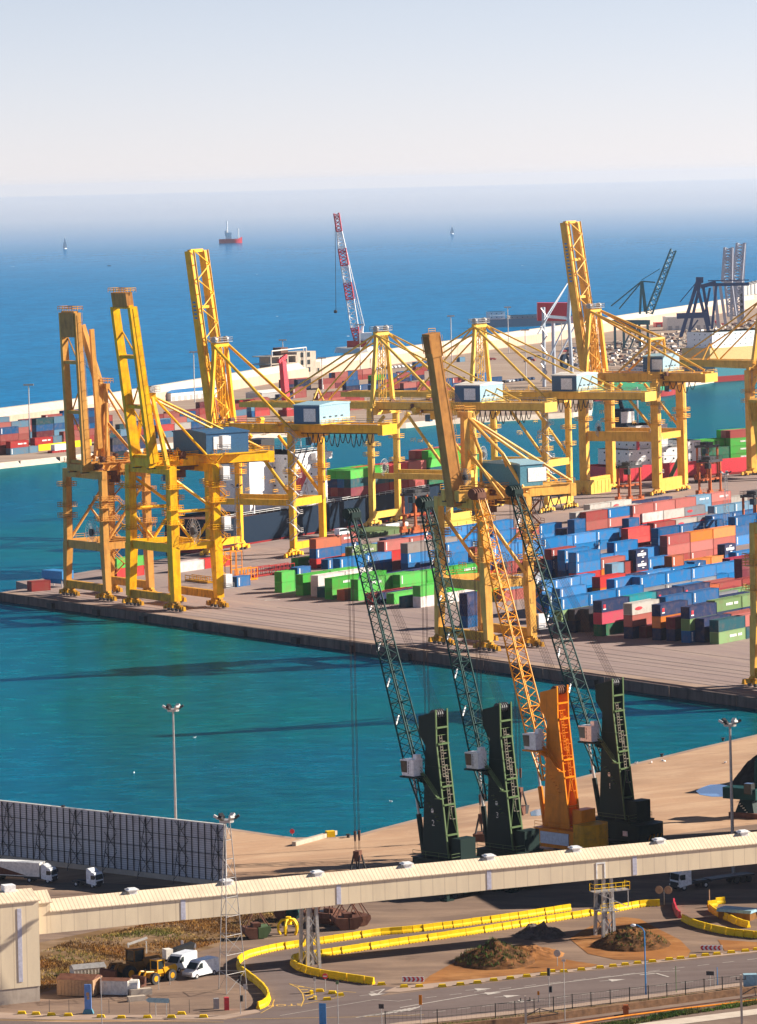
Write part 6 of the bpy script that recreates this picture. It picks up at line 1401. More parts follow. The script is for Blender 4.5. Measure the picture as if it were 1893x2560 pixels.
for x in (447, 835, 1210, 1573): q = on_conv(x); MB().lb(q-.34, q+.34, -CWd/2-.05, -CWd/2+.02, CB+.1, CB+CHh-.05).obj("light_strip", simple("frosted_strip", (.50, .50, .60), .4) if "frosted_strip" not in bpy.data.materials else bpy.data.materials["frosted_strip"], t)
q = on_conv(1488); g = MB(); g.lb(q-.75, q-.55, -CWd/2-.06, -CWd/2+.02, CB+.1, CB+2.3); g.lb(q+.55, q+.75, -CWd/2-.06, -CWd/2+.02, CB+.1, CB+2.3); g.lb(q-.75, q+.75, -CWd/2-.06, -CWd/2+.02, CB+2.2, CB+2.4); g.obj("door_frame", M['white'], t)
# trestle supports
def trestle(x, yb, label):
    q = on_conv(x); tt = empty("support_trestle", cA+cd*q, C_RZ, label, "support", "supports of the conveyor bridge")
    for s in (-1, 1):
        MB().beam((s*.9, -s*0-1.3, 0), (s*.6, -1.2, CB), .42).obj("leg", M['steel'], tt); MB().beam((s*.9, 1.3, 0), (s*.6, 1.2, CB), .42).obj("leg", M['steel'], tt)
    g = MB()
    for k in range(3):
        z = k*2.5+.3; 
        for y in (-1.3, 1.3): g.tube((-.85, y, z), (.8, y, z+2.4), .09, n=5); g.tube((.85, y, z), (-.8, y, z+2.4), .09, n=5)
        g.tube((.85, -1.3, z), (.8, 1.3, z+2.4), .09, n=5); g.tube((-.85, 1.3, z), (-.8, -1.3, z+2.4), .09, n=5)
    g.obj("bracing", M['steel'], tt); return tt
trestle(772, 2418, "braced steel legs carrying the conveyor bridge inside the yellow barrier bend")
t2 = trestle(1509, 2341, "grey steel support with yellow railed landings under the conveyor bridge, on bare soil")
g = MB(); g.lb(-1.6, 1.4, -2.2, 1.6, 3.9, 4.0); g.lb(-3.2, 2.4, -3.6, -1.9, 7.0, 7.12); g.beam((-2.8, -3.4, 7.0), (2.2, -3.4, 4.6), .12); g.beam((2.2, -3.4, 4.6), (2.2, -3.4, 7.0), .12); g.obj("landing", M['steel'], t2)
g = MB(); g.rail([(-3.2, -3.6, 7.1), (2.4, -3.6, 7.1), (2.4, -1.95, 7.1)], 1.1, .04, 1.2); g.rail([(-3.2, -3.6, 7.1), (-3.2, -1.95, 7.1)], 1.1, .04); g.rail([(-1.6, -2.2, 4), (1.4, -2.2, 4)], 1.1, .04, 1); g.obj("handrail", M['yellow'], t2)
g = MB()
for k in range(14): g.tube((-.25, -2.3, 4.1+k*.22), (.25, -2.3, 4.1+k*.22), .03, n=4)
for s in (-.25, .25): g.tube((s, -2.3, 0), (s, -2.3, 7.1), .04, n=4)
g.obj("ladder", M['lightsteel'], t2)
# end tower on the left
q0 = on_conv(75); q1 = on_conv(117)
t = empty("transfer_tower", cA+cd*q0, C_RZ, "tall cream tower at the lower left end of the conveyor bridge", "tower")
g = MB(); g.lb(-9.5, -.02, -CWd/2-2.2, CWd/2+1.0, 2.1, 13.6); tw = g.obj("wall", M['cwall'], t)
g = MB(); g.lb(-9.4, -.1, -CWd/2-2.1, CWd/2+.9, 0, 2.1); g.obj("plinth", M['cement'], t)
g = MB(); g.ext([(-CWd/2-2.4, 13.6), (-.7, 14.7), (CWd/2+1.2, 13.6), (CWd/2+1.2, 13.75), (-.7, 14.85), (-CWd/2-2.4, 13.75)], -9.7, .15); r_ = g.obj("roof", M['croof'], t)
MB().box((-3.1, -.6, 15.1), (1.6, 1.6, .9)).obj("roof_vent", M['white'], r_)
MB().lb(-3.1, -2.5, -CWd/2-2.26, -CWd/2-2.18, 2.9, 12.8).obj("light_strip", bpy.data.materials["frosted_strip"], t)
g = MB(); g.lb(0, q1-q0-.02, -CWd/2, CWd/2, CB, CB+CHh+1.3); g.obj("wall", M['cwall'], t)
g = MB(); z_ = CB+CHh+1.3; g.ext([(-hw, z_), (0, z_+1.35), (hw, z_), (hw, z_+.13), (0, z_+1.5), (-hw, z_+.13)], .16, q1-q0+.2); g.obj("roof", M['croof'], t)
# ---------------------------------------------------------------- corrugated screen wall
def DX(x, y, z):  # level z point
    return G(x, y, z)
wl0, wl1 = G(-70, 1994, 9.7), G(562, 2062, 9.7); wl0.z = wl1.z = 0; wd = (wl1-wl0).normalized(); Lw = (wl1-wl0).length; W_RZ = math.atan2(wd.y, wd.x)
m, nt, b = nodes("corrugated_sheet"); wv = N(nt, "ShaderNodeTexWave"); wv.inputs["Scale"].default_value = .9; wv.bands_direction = 'Z'; nt.links.new(coord(nt, "Object"), wv.inputs["Vector"])
c_ = mix(nt, wv.outputs["Fac"], (.58, .58, .60), (.34, .35, .39)); c_ = mix(nt, ramp(nt, tex(nt, .6, 5, .6, pos(nt)), [(.45, 0.0), (.75, .4)]), c_, (.22, .17, .15)); nt.links.new(c_, b.inputs["Base Color"]); b.inputs["Roughness"].default_value = .6
t = empty("screen_wall", wl0, W_RZ, "high corrugated grey screen wall with dark frames at the left, beside the water", "wall")
MB().lb(0, Lw, 0, .25, .8, 9.6).obj("sheet_panel", m, t); MB().lb(0, Lw, -.05, .4, 9.6, 9.75).obj("coping", M['offwhite'], t); MB().lb(0, Lw, -.25, .0, 0, .8).obj("footing", M['cement'], t)
g = MB(); n_ = int(Lw/1.38)
for i in range(n_+1): x = i*Lw/n_; g.beam((x, -.12, .8), (x, -.12, 9.6), .08, .16)
for z in (2.6, 4.9, 7.2): g.lb(0, Lw, -.16, -.02, z-.04, z+.04)
g.obj("mullion", M['darksteel'], t)
nb = 8
for i in range(nb):
    x = .6+i*(Lw-2.0)/(nb-1)*1.0; g = MB(); g.beam((x, -2.3, .0), (x, -.3, 9.3), .08)
    for k in range(3): z = .6+k*3; zz = z+1.5; g.beam((x, -2.3+.215*z, z), (x, -.2, zz), .05); g.beam((x, -.2, zz), (x, -2.3+.215*(z+3), z+3), .05); g.tube((x, -.2, zz), (x+1.35, -.2, zz+1.4), .05, n=4); g.tube((x, -.2, zz), (x-1.35, -.2, zz+1.4), .05, n=4); g.tube((x, -.2, zz), (x+1.35, -.2, zz-1.4), .05, n=4)
    g.obj("buttress", M['darksteel'], t)
for x in (.01, .28, .47): MB().box((Lw*(x+.1), -.4, 10.0), (.5, .4, .3)).obj("lamp", M['darksteel'], t)
# ---------------------------------------------------------------- trucks
def truck(x, y, rz, label, body='whitecoat', trailer=0, z=0.0):
    """cab faces local +x"""
    t = empty("truck", G(x, y), rz, label, "truck"); g = MB()
    g.ext([(-1.9, .9), (.35, .55), (.45, 1.5), (.30, 2.6), (.0, 3.0), (-1.7, 3.3), (-1.9, 3.2)], -1.22, 1.22, 'y'); g.ext([(-1.9, 3.2), (-.6, 3.2), (-1.5, 3.75), (-1.9, 3.75)], -1.1, 1.1, 'y'); g.obj("cab", M[body], t)
    g = MB(); g.ext([(.40, 1.65), (.49, 1.65), (.36, 2.62), (.28, 2.62)], -1.08, 1.08, 'y'); g.lb(-.75, .15, -1.24, -1.2, 1.7, 2.5); g.lb(-.75, .15, 1.2, 1.24, 1.7, 2.5); g.obj("window", M['glass'], t)
    g = MB(); g.lb(.42, .55, -1.0, 1.0, .75, 1.35); g.lb(.36, .5, -1.2, 1.2, .45, .7); g.obj("grille", M['darksteel'], t)
    for s in (-1, 1): MB().lb(.45, .56, s*1.1-.16, s*1.1+.08, .75, .98).obj("headlight", M['offwhite'], t); MB().lb(.3, .45, s*1.45-.12, s*1.45+.12, 1.9, 2.5).obj("mirror", M['darksteel'], t)
    g = MB(); g.lb(-6.2, -1.0, -.5, .5, .7, 1.05); g.lb(-5.4, -3.4, -.6, .6, 1.05, 1.2); g.obj("chassis", M['darksteel'], t)
    for xx in (-.5, -4.6):
        for s in (-1, 1): w_ = MB().tube((xx, s*.85, .52), (xx, s*1.2, .52), .52, n=16).obj("wheel", M['black'], t); MB().tube((xx, s*1.19, .52), (xx, s*1.23, .52), .26, n=10).obj("rim", M['lightsteel'], w_)
    if trailer:
        g = MB(); g.lb(-15.6, -2.3, -1.25, 1.25, 1.25, 3.9); tr = g.obj("trailer", M['offwhite'] if trailer == 1 else M['darksteel'], t)
        if trailer == 1:
            MB().lb(-15.6, -2.3, -1.3, 1.3, 3.9, 4.0).obj("roof", M['white'], tr)
            g = MB(); g.add([(-12.5, -1.27, 1.4), (-5.2, -1.27, 1.4), (-12.5, -1.27, 3.2)], [(0, 1, 2)]); g.obj("stripe", M['rust'], tr)
        g = MB()
        for xx in (-14.3, -13.0, -11.7):
            for s in (-1, 1): g.tube((xx, s*.8, .5), (xx, s*1.2, .5), .5, n=12)
        g.lb(-15.4, -3, -.4, .4, .9, 1.25); g.obj("running_gear", M['black'], t)
    return t
t = truck(132, 2207, -.42, "white truck with long pale box trailer parked by the screen wall", trailer=1); t.scale = (.80, .80, .80)
t = truck(245, 2219, -.62, "white tractor truck without trailer, right of the one with the trailer"); t.scale = (.80, .80, .80)
t = truck(1693, 2226, pi+.55, "white tractor truck in the dark shade under the conveyor bridge at the right")
g = MB(); g.lb(-14, -5.6, -1.1, 1.1, 1.0, 1.25)
for x in (-13, -11.8, -10.6):
    for s in (-1, 1): g.tube((x, s*.7, .5), (x, s*1.1, .5), .5, n=12)
g.obj("flat_trailer_bed", M['darksteel'], t)
def van(x, y, rz, label, roof='whitecoat'):
    t = empty("van", G(x, y), rz, label, "van", "white vans parked by the loaders"); g = MB()
    g.ext([(-2.7, .4), (2.6, .4), (2.7, .95), (1.95, 1.25), (1.15, 2.15), (.8, 2.35), (-2.6, 2.4), (-2.7, 2.2)], -.98, .98, 'y'); g.obj("body", M[roof], t)
    g = MB(); g.add([(1.93, -.86, 1.33), (1.93, .86, 1.33), (1.24, .8, 2.12), (1.24, -.8, 2.12)], [(0, 1, 2, 3)]); g.ext([(.5, 1.35), (1.6, 1.35), (1.05, 2.05), (.5, 2.1)], -1.0, 1.0, 'y'); o = g.obj("window", M['glass'], t); o.location.x = .04
    MB().lb(2.6, 2.78, -.95, .95, .4, .62).obj("bumper", M['steel'], t)
    for s in (-1, 1): MB().lb(2.45, 2.68, s*.75-.15, s*.75+.15, .8, 1.0).obj("headlight", M['offwhite'], t); MB().lb(1.3, 1.5, s*1.12-.1, s*1.12+.1, 1.35, 1.65).obj("mirror", M['darksteel'], t)
    for xx in (-1.7, 1.75):
        for s in (-1, 1): w_ = MB().tube((xx, s*.8, .36), (xx, s*1.0, .36), .36, n=14).obj("wheel", M['black'], t); MB().tube((xx, s*.99, .36), (xx, s*1.02, .36), .19, n=10).obj("rim", M['lightsteel'], w_)
van(452, 2425, pi+1.0, "white van with sunlit roof beside the wheel loader"); van(502, 2441, pi+.85, "white van with grey shaded side, right of the other van")
# wheel loaders
def loader(x, y, rz, label, bm, s=1.0):
    t = empty("wheel_loader", G(x, y), rz, label, "wheel loader", "wheel loaders parked by the dirt lot"); t.scale = (s, s, s)
    g = MB(); g.ext([(-3.4, 1.1), (-1.0, 1.1), (-.6, 2.1), (-3.1, 2.3), (-3.5, 1.8)], -.85, .85, 'y'); g.lb(-1.0, 1.6, -.5, .5, .8, 1.4); g.lb(.6, 1.7, -.7, .7, .9, 1.6); g.obj("body", M[bm], t)
    g = MB(); g.lb(-1.0, .5, -.75, .75, 1.3, 1.9); g.lb(-1.05, .55, -.8, .8, 3.15, 3.3)
    for xx in (-.95, .45):
        for yy in (-.7, .7): g.beam((xx, yy, 1.9), (xx, yy, 3.2), .12)
    c_ = g.obj("cab", M[bm], t); MB().lb(-.93, .43, -.68, .68, 1.9, 3.15).obj("window", M['glass'], c_)
    for xx in (-1.9, 1.5):
        for q in (-1, 1): w_ = MB().tube((xx, q*.85, .85), (xx, q*1.4, .85), .85, n=20).obj("wheel", M['black'], t); MB().tube((xx, q*1.38, .85), (xx, q*1.43, .85), .42, n=14).obj("rim", M['loader'], w_)
    for q in (-.55, .55): MB().path([(1.2, q, 1.7), (2.8, q, 1.9), (3.7, q, .6)], .16, 6).obj("lift_arm", M[bm], t)
    g = MB(); g.ext([(3.5, .15), (4.7, .1), (4.6, .3), (3.9, .5), (3.8, 1.4), (3.5, 1.5)], -1.35, 1.35, 'y'); g.obj("bucket", M['rust'], t)
loader(392, 2455, pi+.85, "yellow wheel loader in the sun beside the vans", 'loader', .95)
loader(335, 2445, pi+.75, "dark brown wheel loader behind the white tank containers", 'trackbrown', 1.25)
# long armed machine and raised black tipper behind them
t = empty("tipper_body", G(455, 2398), .5, "raised black tipper body behind the first van", "tipper truck"); t.scale = (.6, .6, .75); g = MB(); g.ext([(-2.6, .2), (2.2, .9), (3.0, 3.0), (-1.8, 2.2)], -1.2, 1.2, 'y'); g.obj("tray", M['black'], t)
g = MB(); g.lb(-4.6, -2.8, -1.1, 1.1, .5, 2.3); g.obj("engine", M['offwhite'], t); g = MB()
for xx in (-3.8, -1, 1):
    for s in (-1, 1): g.tube((xx, s*.8, .5), (xx, s*1.1, .5), .5, n=12)
g.obj("wheel", M['black'], t)
t = empty("screening_machine", G(350, 2402), .4, "pale raised machine frame behind the brown loader", "machine"); t.scale = (.75, .75, .8); g = MB(); g.beam((-2.4, 0, 3.0), (1.6, 0, 3.9), .3, .2); g.beam((-2.2, .8, 3.0), (1.8, .8, 3.9), .3, .2)
for p_ in ((-2.2, 0), (1.4, 0), (-2.0, .8), (1.6, .8)): g.beam((p_[0], p_[1], 0), (p_[0], p_[1], 3.3), .12)
g.obj("frame", M['offwhite'], t)
# old containers and concrete blocks in the dirt lot
def oldbox(x, y, rz, L, W_, h, mat, roof, label, rise=.5):
    t = empty("old_container", G(x, y), rz, label, "container"); g = MB(); g.lb(0, L, 0, W_, .1, h)
    for i in range(int(L/.5)+1): g.lb(i*.5, i*.5+.12, -.05, 0, .15, h-.1)
    for i in range(int(W_/.5)+1): g.lb(L, L+.05, i*.5, i*.5+.12, .15, h-.1)
    g.obj("wall", M[mat], t); g = MB(); g.ext([(-.1, h), (W_+.1, h), (W_*.5, h+rise)], -.1, L+.1); g.obj("roof", M[roof], t); return t
oldbox(143, 2490, -.30, 5.2, 3.6, 2.3, 'wood', 'rust', "old ribbed tan container with rusty roof left of the white one", .5)
oldbox(251, 2488, -.25, 3.9, 2.2, 2.0, 'offwhite', 'rust', "old white container with a round tank end beside the rusty roofed one", .25)
o = MB().tube((0, 0, 1.1), (1.9, 0, 1.1), .95, n=18).obj("tank", M['offwhite']); place(o, G(313, 2486), -.1); tag(o, "white round tank end standing by the old white container", "tank")
oldbox(186, 2442, .35, 4.6, 2.3, 1.0, 'offwhite', 'steel', "low box with grey slanted lid behind the old containers", .5)
for i, (x, y, L) in enumerate(((328, 2492, 3.0), (322, 2506, 2.4))):
    o = MB().lb(0, L, 0, .9, 0, .9-.2*i).obj("cement_block", M['cement']); place(o, G(x, y), .35); tag(o, ["long pale cement block in front of the white tank", "shorter cement block lying nearest the road fence"][i], "block")
# blue totem, signs and poles ------------------------------------------------
t = empty("sign_totem", G(221, 2534), -.1, "blue sign totem on a blue base at the lower left", "sign"); MB().lb(-.45, .45, -.12, .12, .5, 3.9).obj("board", simple("mid_blue_sign", (.10, .24, .58), .4), t); MB().box((0, 0, .3), (1.5, .8, .6), 0, .7).obj("base", M['teal'], t); g = MB(); g.ball((0, -.13, 2.6), .33, 5, (.7, .1, 1)); g.ball((.05, -.13, 2.1), .25, 5, (.7, .1, 1)); g.obj("emblem", M['wood'], t)
def pole(x, yb, yt, label, r=.06, name="sign_post", cat="sign post", mat='steel', head=None, hm='white', rz=-.3):
    p = G(x, yb); v = _uv(x-(yb-yt)*sR, yt)[1]; h = H-v*p.y/F; t = empty(name, p, rz, label, cat); MB().tube((0, 0, 0), (0, 0, h), r, r*.8, n=6).obj("pole", M[mat], t)
    if head: head(t, h, hm)
    return t, h
def disc(r): return lambda t, h, hm: MB().tube((0, -.06, h-r), (0, -.02, h-r), r, n=20).obj("sign_plate", M[hm], t)
def plate(w_, hh): return lambda t, h, hm: MB().lb(-w_/2, w_/2, -.07, -.03, h-hh, h).obj("sign_plate", M[hm], t)
t, h = pole(814, 2480, 2433, "red no entry sign on a thin post in the road island", head=disc(.40), hm='red'); MB().lb(-.26, .26, -.09, -.06, h-.47, h-.33).obj("bar", M['white'], t)
pole(846, 2560, 2452, "thin grey post with a small green plate right of the no entry sign", head=plate(.4, .45), hm='greenedge')
pole(788, 2500, 2443, "triangular sign seen from behind, left of the no entry sign", head=plate(.35, .5), hm='steel')
pole(731, 2089, 2072, "round red and white sign on a post by the quay corner", head=disc(.42), hm='red')
pole(1661, 2262, 2225, "pair of round signs seen from behind under the bridge", head=lambda t, h, hm: (MB().tube((-.75, -.05, h), (-.75, 0, h), .6, n=18).obj("sign_plate", M['wood'], t), MB().tube((.65, -.05, h), (.65, 0, h), .6, n=18).obj("sign_plate", M['wood'], t)))
pole(1774, 2262, 2224, "pink post under the bridge beside the standing barriers", r=.1, mat='wood')
pole(1053, 2560, 2487, "post with an orange traffic plate in front of the road", head=plate(.42, 1.3), hm='orange')
pole(1347, 2505, 2478, "short post with an orange plate at the road's far kerb", head=plate(.3, .5), hm='orange')
pole(1394, 2400+16, 2374, "round sign seen from behind on the pavement by the soil mound", head=disc(.5), hm='steel')
pole(1413, 2555, 2398, "tall thin lamp post in front of the road, left of the blue one", head=plate(.5, .3), hm='steel')
pole(1691, 2482, 2415, "thin yellow green post on the near road kerb", mat='greenedge')
pole(1794, 2463, 2418, "thin blue post right of the small road sign", mat='blue')
t, h = pole(1776, 2468, 2428, "small dark road sign on two thin legs near the right", head=lambda t, h, hm: (MB().lb(-.5, .55, -.07, -.02, h-.55, h).obj("sign_plate", M['darksteel'], t), MB().tube((.65, 0, 0), (.65, 0, h), .05, n=6).obj("pole", M['steel'], t)))
t, h = pole(1374, 2520, 2422, "traffic light post by the road, two black lamp boxes", head=lambda t, h, hm: (MB().box((0, 0, h-.4), (.35, .3, 1.0)).obj("lamp_box", M['black'], t), MB().box((.25, 0, h*.48), (.35, .3, .8)).obj("lamp_box", M['black'], t)))
t, h = pole(1615, 2487, 2330, "curved blue street lamp standing on the near kerb", r=.11, name="street_lamp", cat="street lamp", mat='blue'); t.children[0].location = (0, 0, 0); g = MB(); g.path([(0, 0, h), (-.3, 0, h+.5), (-.9, 0, h+.85), (-1.3, 0, h+.9)], .08, 6); g.obj("arm", M['blue'], t); MB().ball((-1.5, 0, h+.85), .4, 6, (1, .7, .5)).obj("lamp_head", M['white'], t)
pole(255, 2560, 2440, "thin lamp post before the old white container", r=.06)
t, h = pole(602, 2536, 2440, "traffic light post right of the lattice mast", head=lambda t, h, hm: (MB().box((0, 0, h-.3), (.3, .3, .7)).obj("lamp_box", M['black'], t), MB().box((.2, 0, h*.42), (.35, .3, .8)).obj("lamp_box", M['black'], t)))
pole(615, 2525, 2460, "triangular warning sign seen from behind near the yellow barrier end", head=plate(.5, .7), hm='steel')
for i, (x, y) in enumerate(((425, 2462), (397, 2474))):
    pole(x, y, y-33, ["thin post on a foot in front of the first van", "thin post on a foot in front of the yellow loader"][i])
for i, (x, y) in enumerate(((456, 2376), (488, 2384))):
    pole(x, y, y-25, ["small white sign at the edge of the grass, left one", "small white sign at the edge of the grass, right one"][i], head=plate(.35, .6), hm='white')
t, h = pole(390, 2540, 2495, "white arrow shaped direction board on two posts", head=None); MB().add([(-1.0, -.06, h-.6), (1.9, -.06, h-.6), (1.9, -.06, h), (-1.0, -.06, h), (-1.4, -.06, h-.3)], [(0, 1, 2, 3, 4)]).add([(-1.0, .0, h-.6), (1.9, .0, h-.6), (1.9, .0, h), (-1.0, .0, h), (-1.4, .0, h-.3)], [(4, 3, 2, 1, 0)]).obj("board", M['housepale'], t); MB().tube((1.5, 0, 0), (1.5, 0, h), .06).obj("pole", M['steel'], t)
for i, x in enumerate((124, 173, 273, 324, 375, 425, 474)):
    pole(x, 2533, 2499, f"thin fence stake, {ORD[i]} from left along the lower left pavement", name="fence_stake", cat="stake", r=.04, mat='darksteel')
o = MB().lb(-.3, .3, -.3, .3, 0, 1.7).obj("red_cabinet", M['red']); place(o, G(567, 2525), .2); tag(o, "dark red cabinet between the legs of the lattice mast", "cabinet")
o = MB().box((0, 0, .7), (.7, .6, 1.4)).obj("grey_cabinet", M['steel']); place(o, G(541, 2522), .2); tag(o, "small grey cabinet at the left leg of the lattice mast", "cabinet")
t, h = pole(808, 2575, 2508, "narrow dark blue sign board at the bottom edge", head=plate(.95, 4.5), hm='blue')
t, h = pole(955, 2570, 2510, "post with a dark lamp at the bottom edge centre", head=plate(.7, .6), hm='darksteel')
def chevrons(x, y, label, flip):
    t = empty("chevron_board", G(x, y), -.15, label, "chevron board", "red and white chevron boards by the road"); MB().lb(-1.5, 1.5, -.04, .04, .25, .95).obj("board", M['white'], t); g = MB()
    for i in range(5): q = -1.4+i*.6; s = .22 if not flip else -.22; g.add([(q, -.06, .27), (q+.3, -.06, .27), (q+.3+s, -.06, .6), (q+.3, -.06, .93), (q, -.06, .93), (q+s, -.06, .6)], [(0, 1, 2, 5), (5, 2, 3, 4)])
    g.obj("chevron", M['red'], t)
chevrons(1033, 2459, "red and white chevron board left of the soil mound", False); chevrons(1780, 2380, "red and white chevron board by the second road mouth", True)
# ---------------------------------------------------------------- yellow barriers
def barrier_mesh(mat, L=1.62):
    g = MB(); g.ext([(-.3, .12), (.3, .12), (.26, .35), (.14, .55), (.12, 1.02), (-.12, 1.02), (-.14, .55), (-.26, .35)], -L/2+.02, L/2-.02); g.lb(-L/2+.1, -L/2+.45, -.28, .28, 0, .12); g.lb(L/2-.45, L/2-.1, -.28, .28, 0, .12); g.lb(-.15, .15, -.28, .28, 0, .12)
    return g.mesh("road_barrier", M[mat])
BM = {'yellow': barrier_mesh('yellow'), 'red': barrier_mesh('red')}
def chain(pts, where, mat='yellow', group="yellow barriers lining the lanes", step=1.66):
    P_ = [G(x, y) for x, y in pts]
    # smooth the chain
    for _ in range(2):
        Q = [P_[0]]
        for a, b in zip(P_, P_[1:]): Q += [a.lerp(b, .25), a.lerp(b, .75)]
        P_ = Q+[P_[-1]]
    d_ = [0]
    for a, b in zip(P_, P_[1:]): d_.append(d_[-1]+(b-a).length)
    n = int(d_[-1]/step)
    def at(s):
        for i in range(len(d_)-1):
            if d_[i+1] >= s: return P_[i].lerp(P_[i+1], (s-d_[i])/max(1e-6, d_[i+1]-d_[i]))
        return P_[-1]
    for i in range(n):
        a, b = at(i*step), at((i+1)*step-.001); o = bpy.data.objects.new("road_barrier", BM[mat]); COL.objects.link(o); o.location = (a+b)/2+Vector((random.uniform(-.04, .04), random.uniform(-.09, .09), 0)); o.rotation_euler = (0, 0, math.atan2(b.y-a.y, b.x-a.x)+random.uniform(-.05, .05))
        tag(o, f"{mat} road barrier, {ORD[i] if i < len(ORD) else 'number'} {where}", "barrier", group)
ORD += ["thirty sixth", "thirty seventh", "thirty eighth", "thirty ninth", "fortieth", "forty first", "forty second", "forty third", "forty fourth", "forty fifth", "forty sixth", "forty seventh", "forty eighth", "forty ninth", "fiftieth"]+[f"fifty {q}" for q in ORD[:9]]+["sixtieth"]+[f"sixty {q}" for q in ORD[:9]]+["seventieth"]+[f"seventy {q}" for q in ORD[:9]]+["eightieth"]
chain([(645, 2524), (664, 2517), (673, 2503), (668, 2486), (647, 2464), (620, 2445), (599, 2428), (594, 2414), (603, 2401), (628, 2391), (669, 2381), (715, 2372), (778, 2363), (843, 2354), (960, 2336), (1000, 2335), (1136, 2319), (1303, 2296), (1430, 2276)], "from the road end of the outer lane row")
chain([(935, 2462), (872, 2452), (792, 2441), (754, 2429), (732, 2418), (729, 2408), (739, 2400), (766, 2396), (802, 2392), (875, 2381), (1000, 2362), (1130, 2344), (1306, 2317), (1393, 2302), (1487, 2288), (1526, 2282), (1612, 2265), (1673, 2265)], "from the road end of the inner lane row")
chain([(1685, 2262), (1691, 2288), (1705, 2300)], "in the short red row under the bridge", 'red', "red barriers under the bridge")
chain([(1708, 2302), (1729, 2314), (1762, 2324), (1802, 2334), (1847, 2341), (1930, 2350)], "from left in the curved row at the right")
chain([(1774, 2275), (1786, 2287), (1808, 2296), (1829, 2305), (1847, 2314), (1883, 2323)], "in the inner curved row around the pale canopy")
for i, (x, y) in enumerate(((1781, 2268), (1801, 2260))):
    o = bpy.data.objects.new("road_barrier", BM['yellow']); COL.objects.link(o); o.location = G(x, y); o.rotation_euler = (0, 0, .5); tag(o, ["yellow road barrier standing alone left of the mast foot", "yellow road barrier standing alone nearest the mast foot"][i], "barrier")
g = MB(); g.ext([(-.65, 0), (.65, 0), (.55, .14), (.45, .42), (-.45, .42), (-.55, .14)], -.19, .19, 'y'); KB = g.mesh("kerb_block", M['yellow'])
def kerbs(pts, where, rz, group="low yellow kerb blocks along the road"):
    for i, q in enumerate(pts):
        o = bpy.data.objects.new("kerb_block", KB); COL.objects.link(o); o.location = G(q[0], q[1]); o.rotation_euler = (0, 0, q[2] if len(q) > 2 else rz); tag(o, f"low yellow kerb block, {ORD[i]} from left {where}", "kerb block", group)
k3 = lambda L, ox=1000: [(ox+x/3.304, 1960+(y+8)/3.304) for x, y in L]
kerbs(k3([(35, 1675), (160, 1673), (350, 1670), (500, 1655), (640, 1640), (775, 1620), (912, 1605), (1048, 1588), (1190, 1573)]), "along the soil mound kerb", .13)
kerbs(k3([(-45, 1550), (55, 1550), (200, 1535), (355, 1518), (462, 1505), (562, 1493), (665, 1480), (787, 1468), (927, 1450), (1020, 1440), (1122, 1428), (1225, 1415), (1320, 1405), (1438, 1392), (1555, 1380), (1650, 1368)], 1393), "along the kerb at the right", .13)
kerbs([(x/2.58, 1960+(y+8)/2.58) for x, y in ((140, 1477), (232, 1482), (332, 1487), (440, 1490), (650, 1500), (783, 1505), (950, 1503), (1105, 1502), (1170, 1480), (1312, 1500))], "along the lower left pavement", -.02)
kerbs([(779, 2484, 1.75), (788, 2498, 1.7), (799, 2480, -.05), (831, 2485, -.15), (818, 2501, .15), (850, 2490, .25), (954, 2463, .1)], "around the road island", 0)
# ---------------------------------------------------------------- road, markings, pavement, scrub
def poly(name, pts, z, mat, kind="structure", zz=0.0): return sheet(name, [(p.x, p.y) for p in [G(x, y) for x, y in pts]], z, mat, kind)
poly("lower_yard", [(-100, 2215), (200, 2205), (560, 2222), (900, 2180), (1400, 2120), (1893, 2060), (2300, 2000), (2400, 2350), (1893, 2390), (1000, 2492), (640, 2534), (-100, 2560)], .010, M["loweryard"])
poly("road", [(-60, 2552), (200, 2556), (560, 2550), (650, 2532), (940, 2492), (1000, 2484), (1393, 2437), (1893, 2383), (2100, 2360), (2100, 2425), (1893, 2452), (1393, 2516), (1000, 2556), (700, 2600), (-60, 2640)], .02, M['asphalt'])
poly("lane", [(640, 2530), (672, 2515), (680, 2500), (674, 2484), (652, 2463), (625, 2444), (604, 2427), (600, 2412), (609, 2402), (640, 2392), (720, 2375), (960, 2341), (1303, 2301), (1430, 2281), (1487, 2283), (1303, 2312), (1000, 2357), (800, 2388), (735, 2397), (724, 2408), (728, 2420), (752, 2433), (790, 2445), (872, 2456), (935, 2466), (1000, 2470), (940, 2495), (650, 2534)], .034, M['asphalt'])
poly("pavement", [(700, 2604), (1000, 2557), (1393, 2517), (1893, 2453), (2100, 2426), (2100, 2433), (1893, 2461), (1393, 2526), (1000, 2566), (700, 2614)], .09, M['pave'])
poly("kerb_pavement", [(-60, 2530), (180, 2538), (560, 2538), (640, 2524), (652, 2531), (560, 2549), (180, 2551), (-60, 2546)], .05, M['pave'])
poly("far_kerb", [(990, 2468), (1393, 2428), (1893, 2374), (2100, 2351), (2100, 2357), (1893, 2381), (1393, 2435), (1000, 2481), (960, 2480)], .06, M['pave'])
poly("soil_patch", [(1050, 2462), (1075, 2440), (1130, 2410), (1220, 2380), (1300, 2362), (1370, 2380), (1393, 2395), (1440, 2404), (1495, 2412), (1480, 2418), (1393, 2426), (1200, 2448)], .05, M['soil'])
poly("second_soil_patch", [(1425, 2348), (1450, 2330), (1510, 2300), (1560, 2293), (1600, 2298), (1640, 2320), (1700, 2350), (1727, 2378), (1718, 2395), (1640, 2402), (1540, 2400), (1470, 2385)], .05, M['soil'])
poly("third_soil_patch", [(1795, 2350), (1893, 2356), (2050, 2350), (2050, 2365), (1893, 2378), (1812, 2378)], .05, M['soil'])
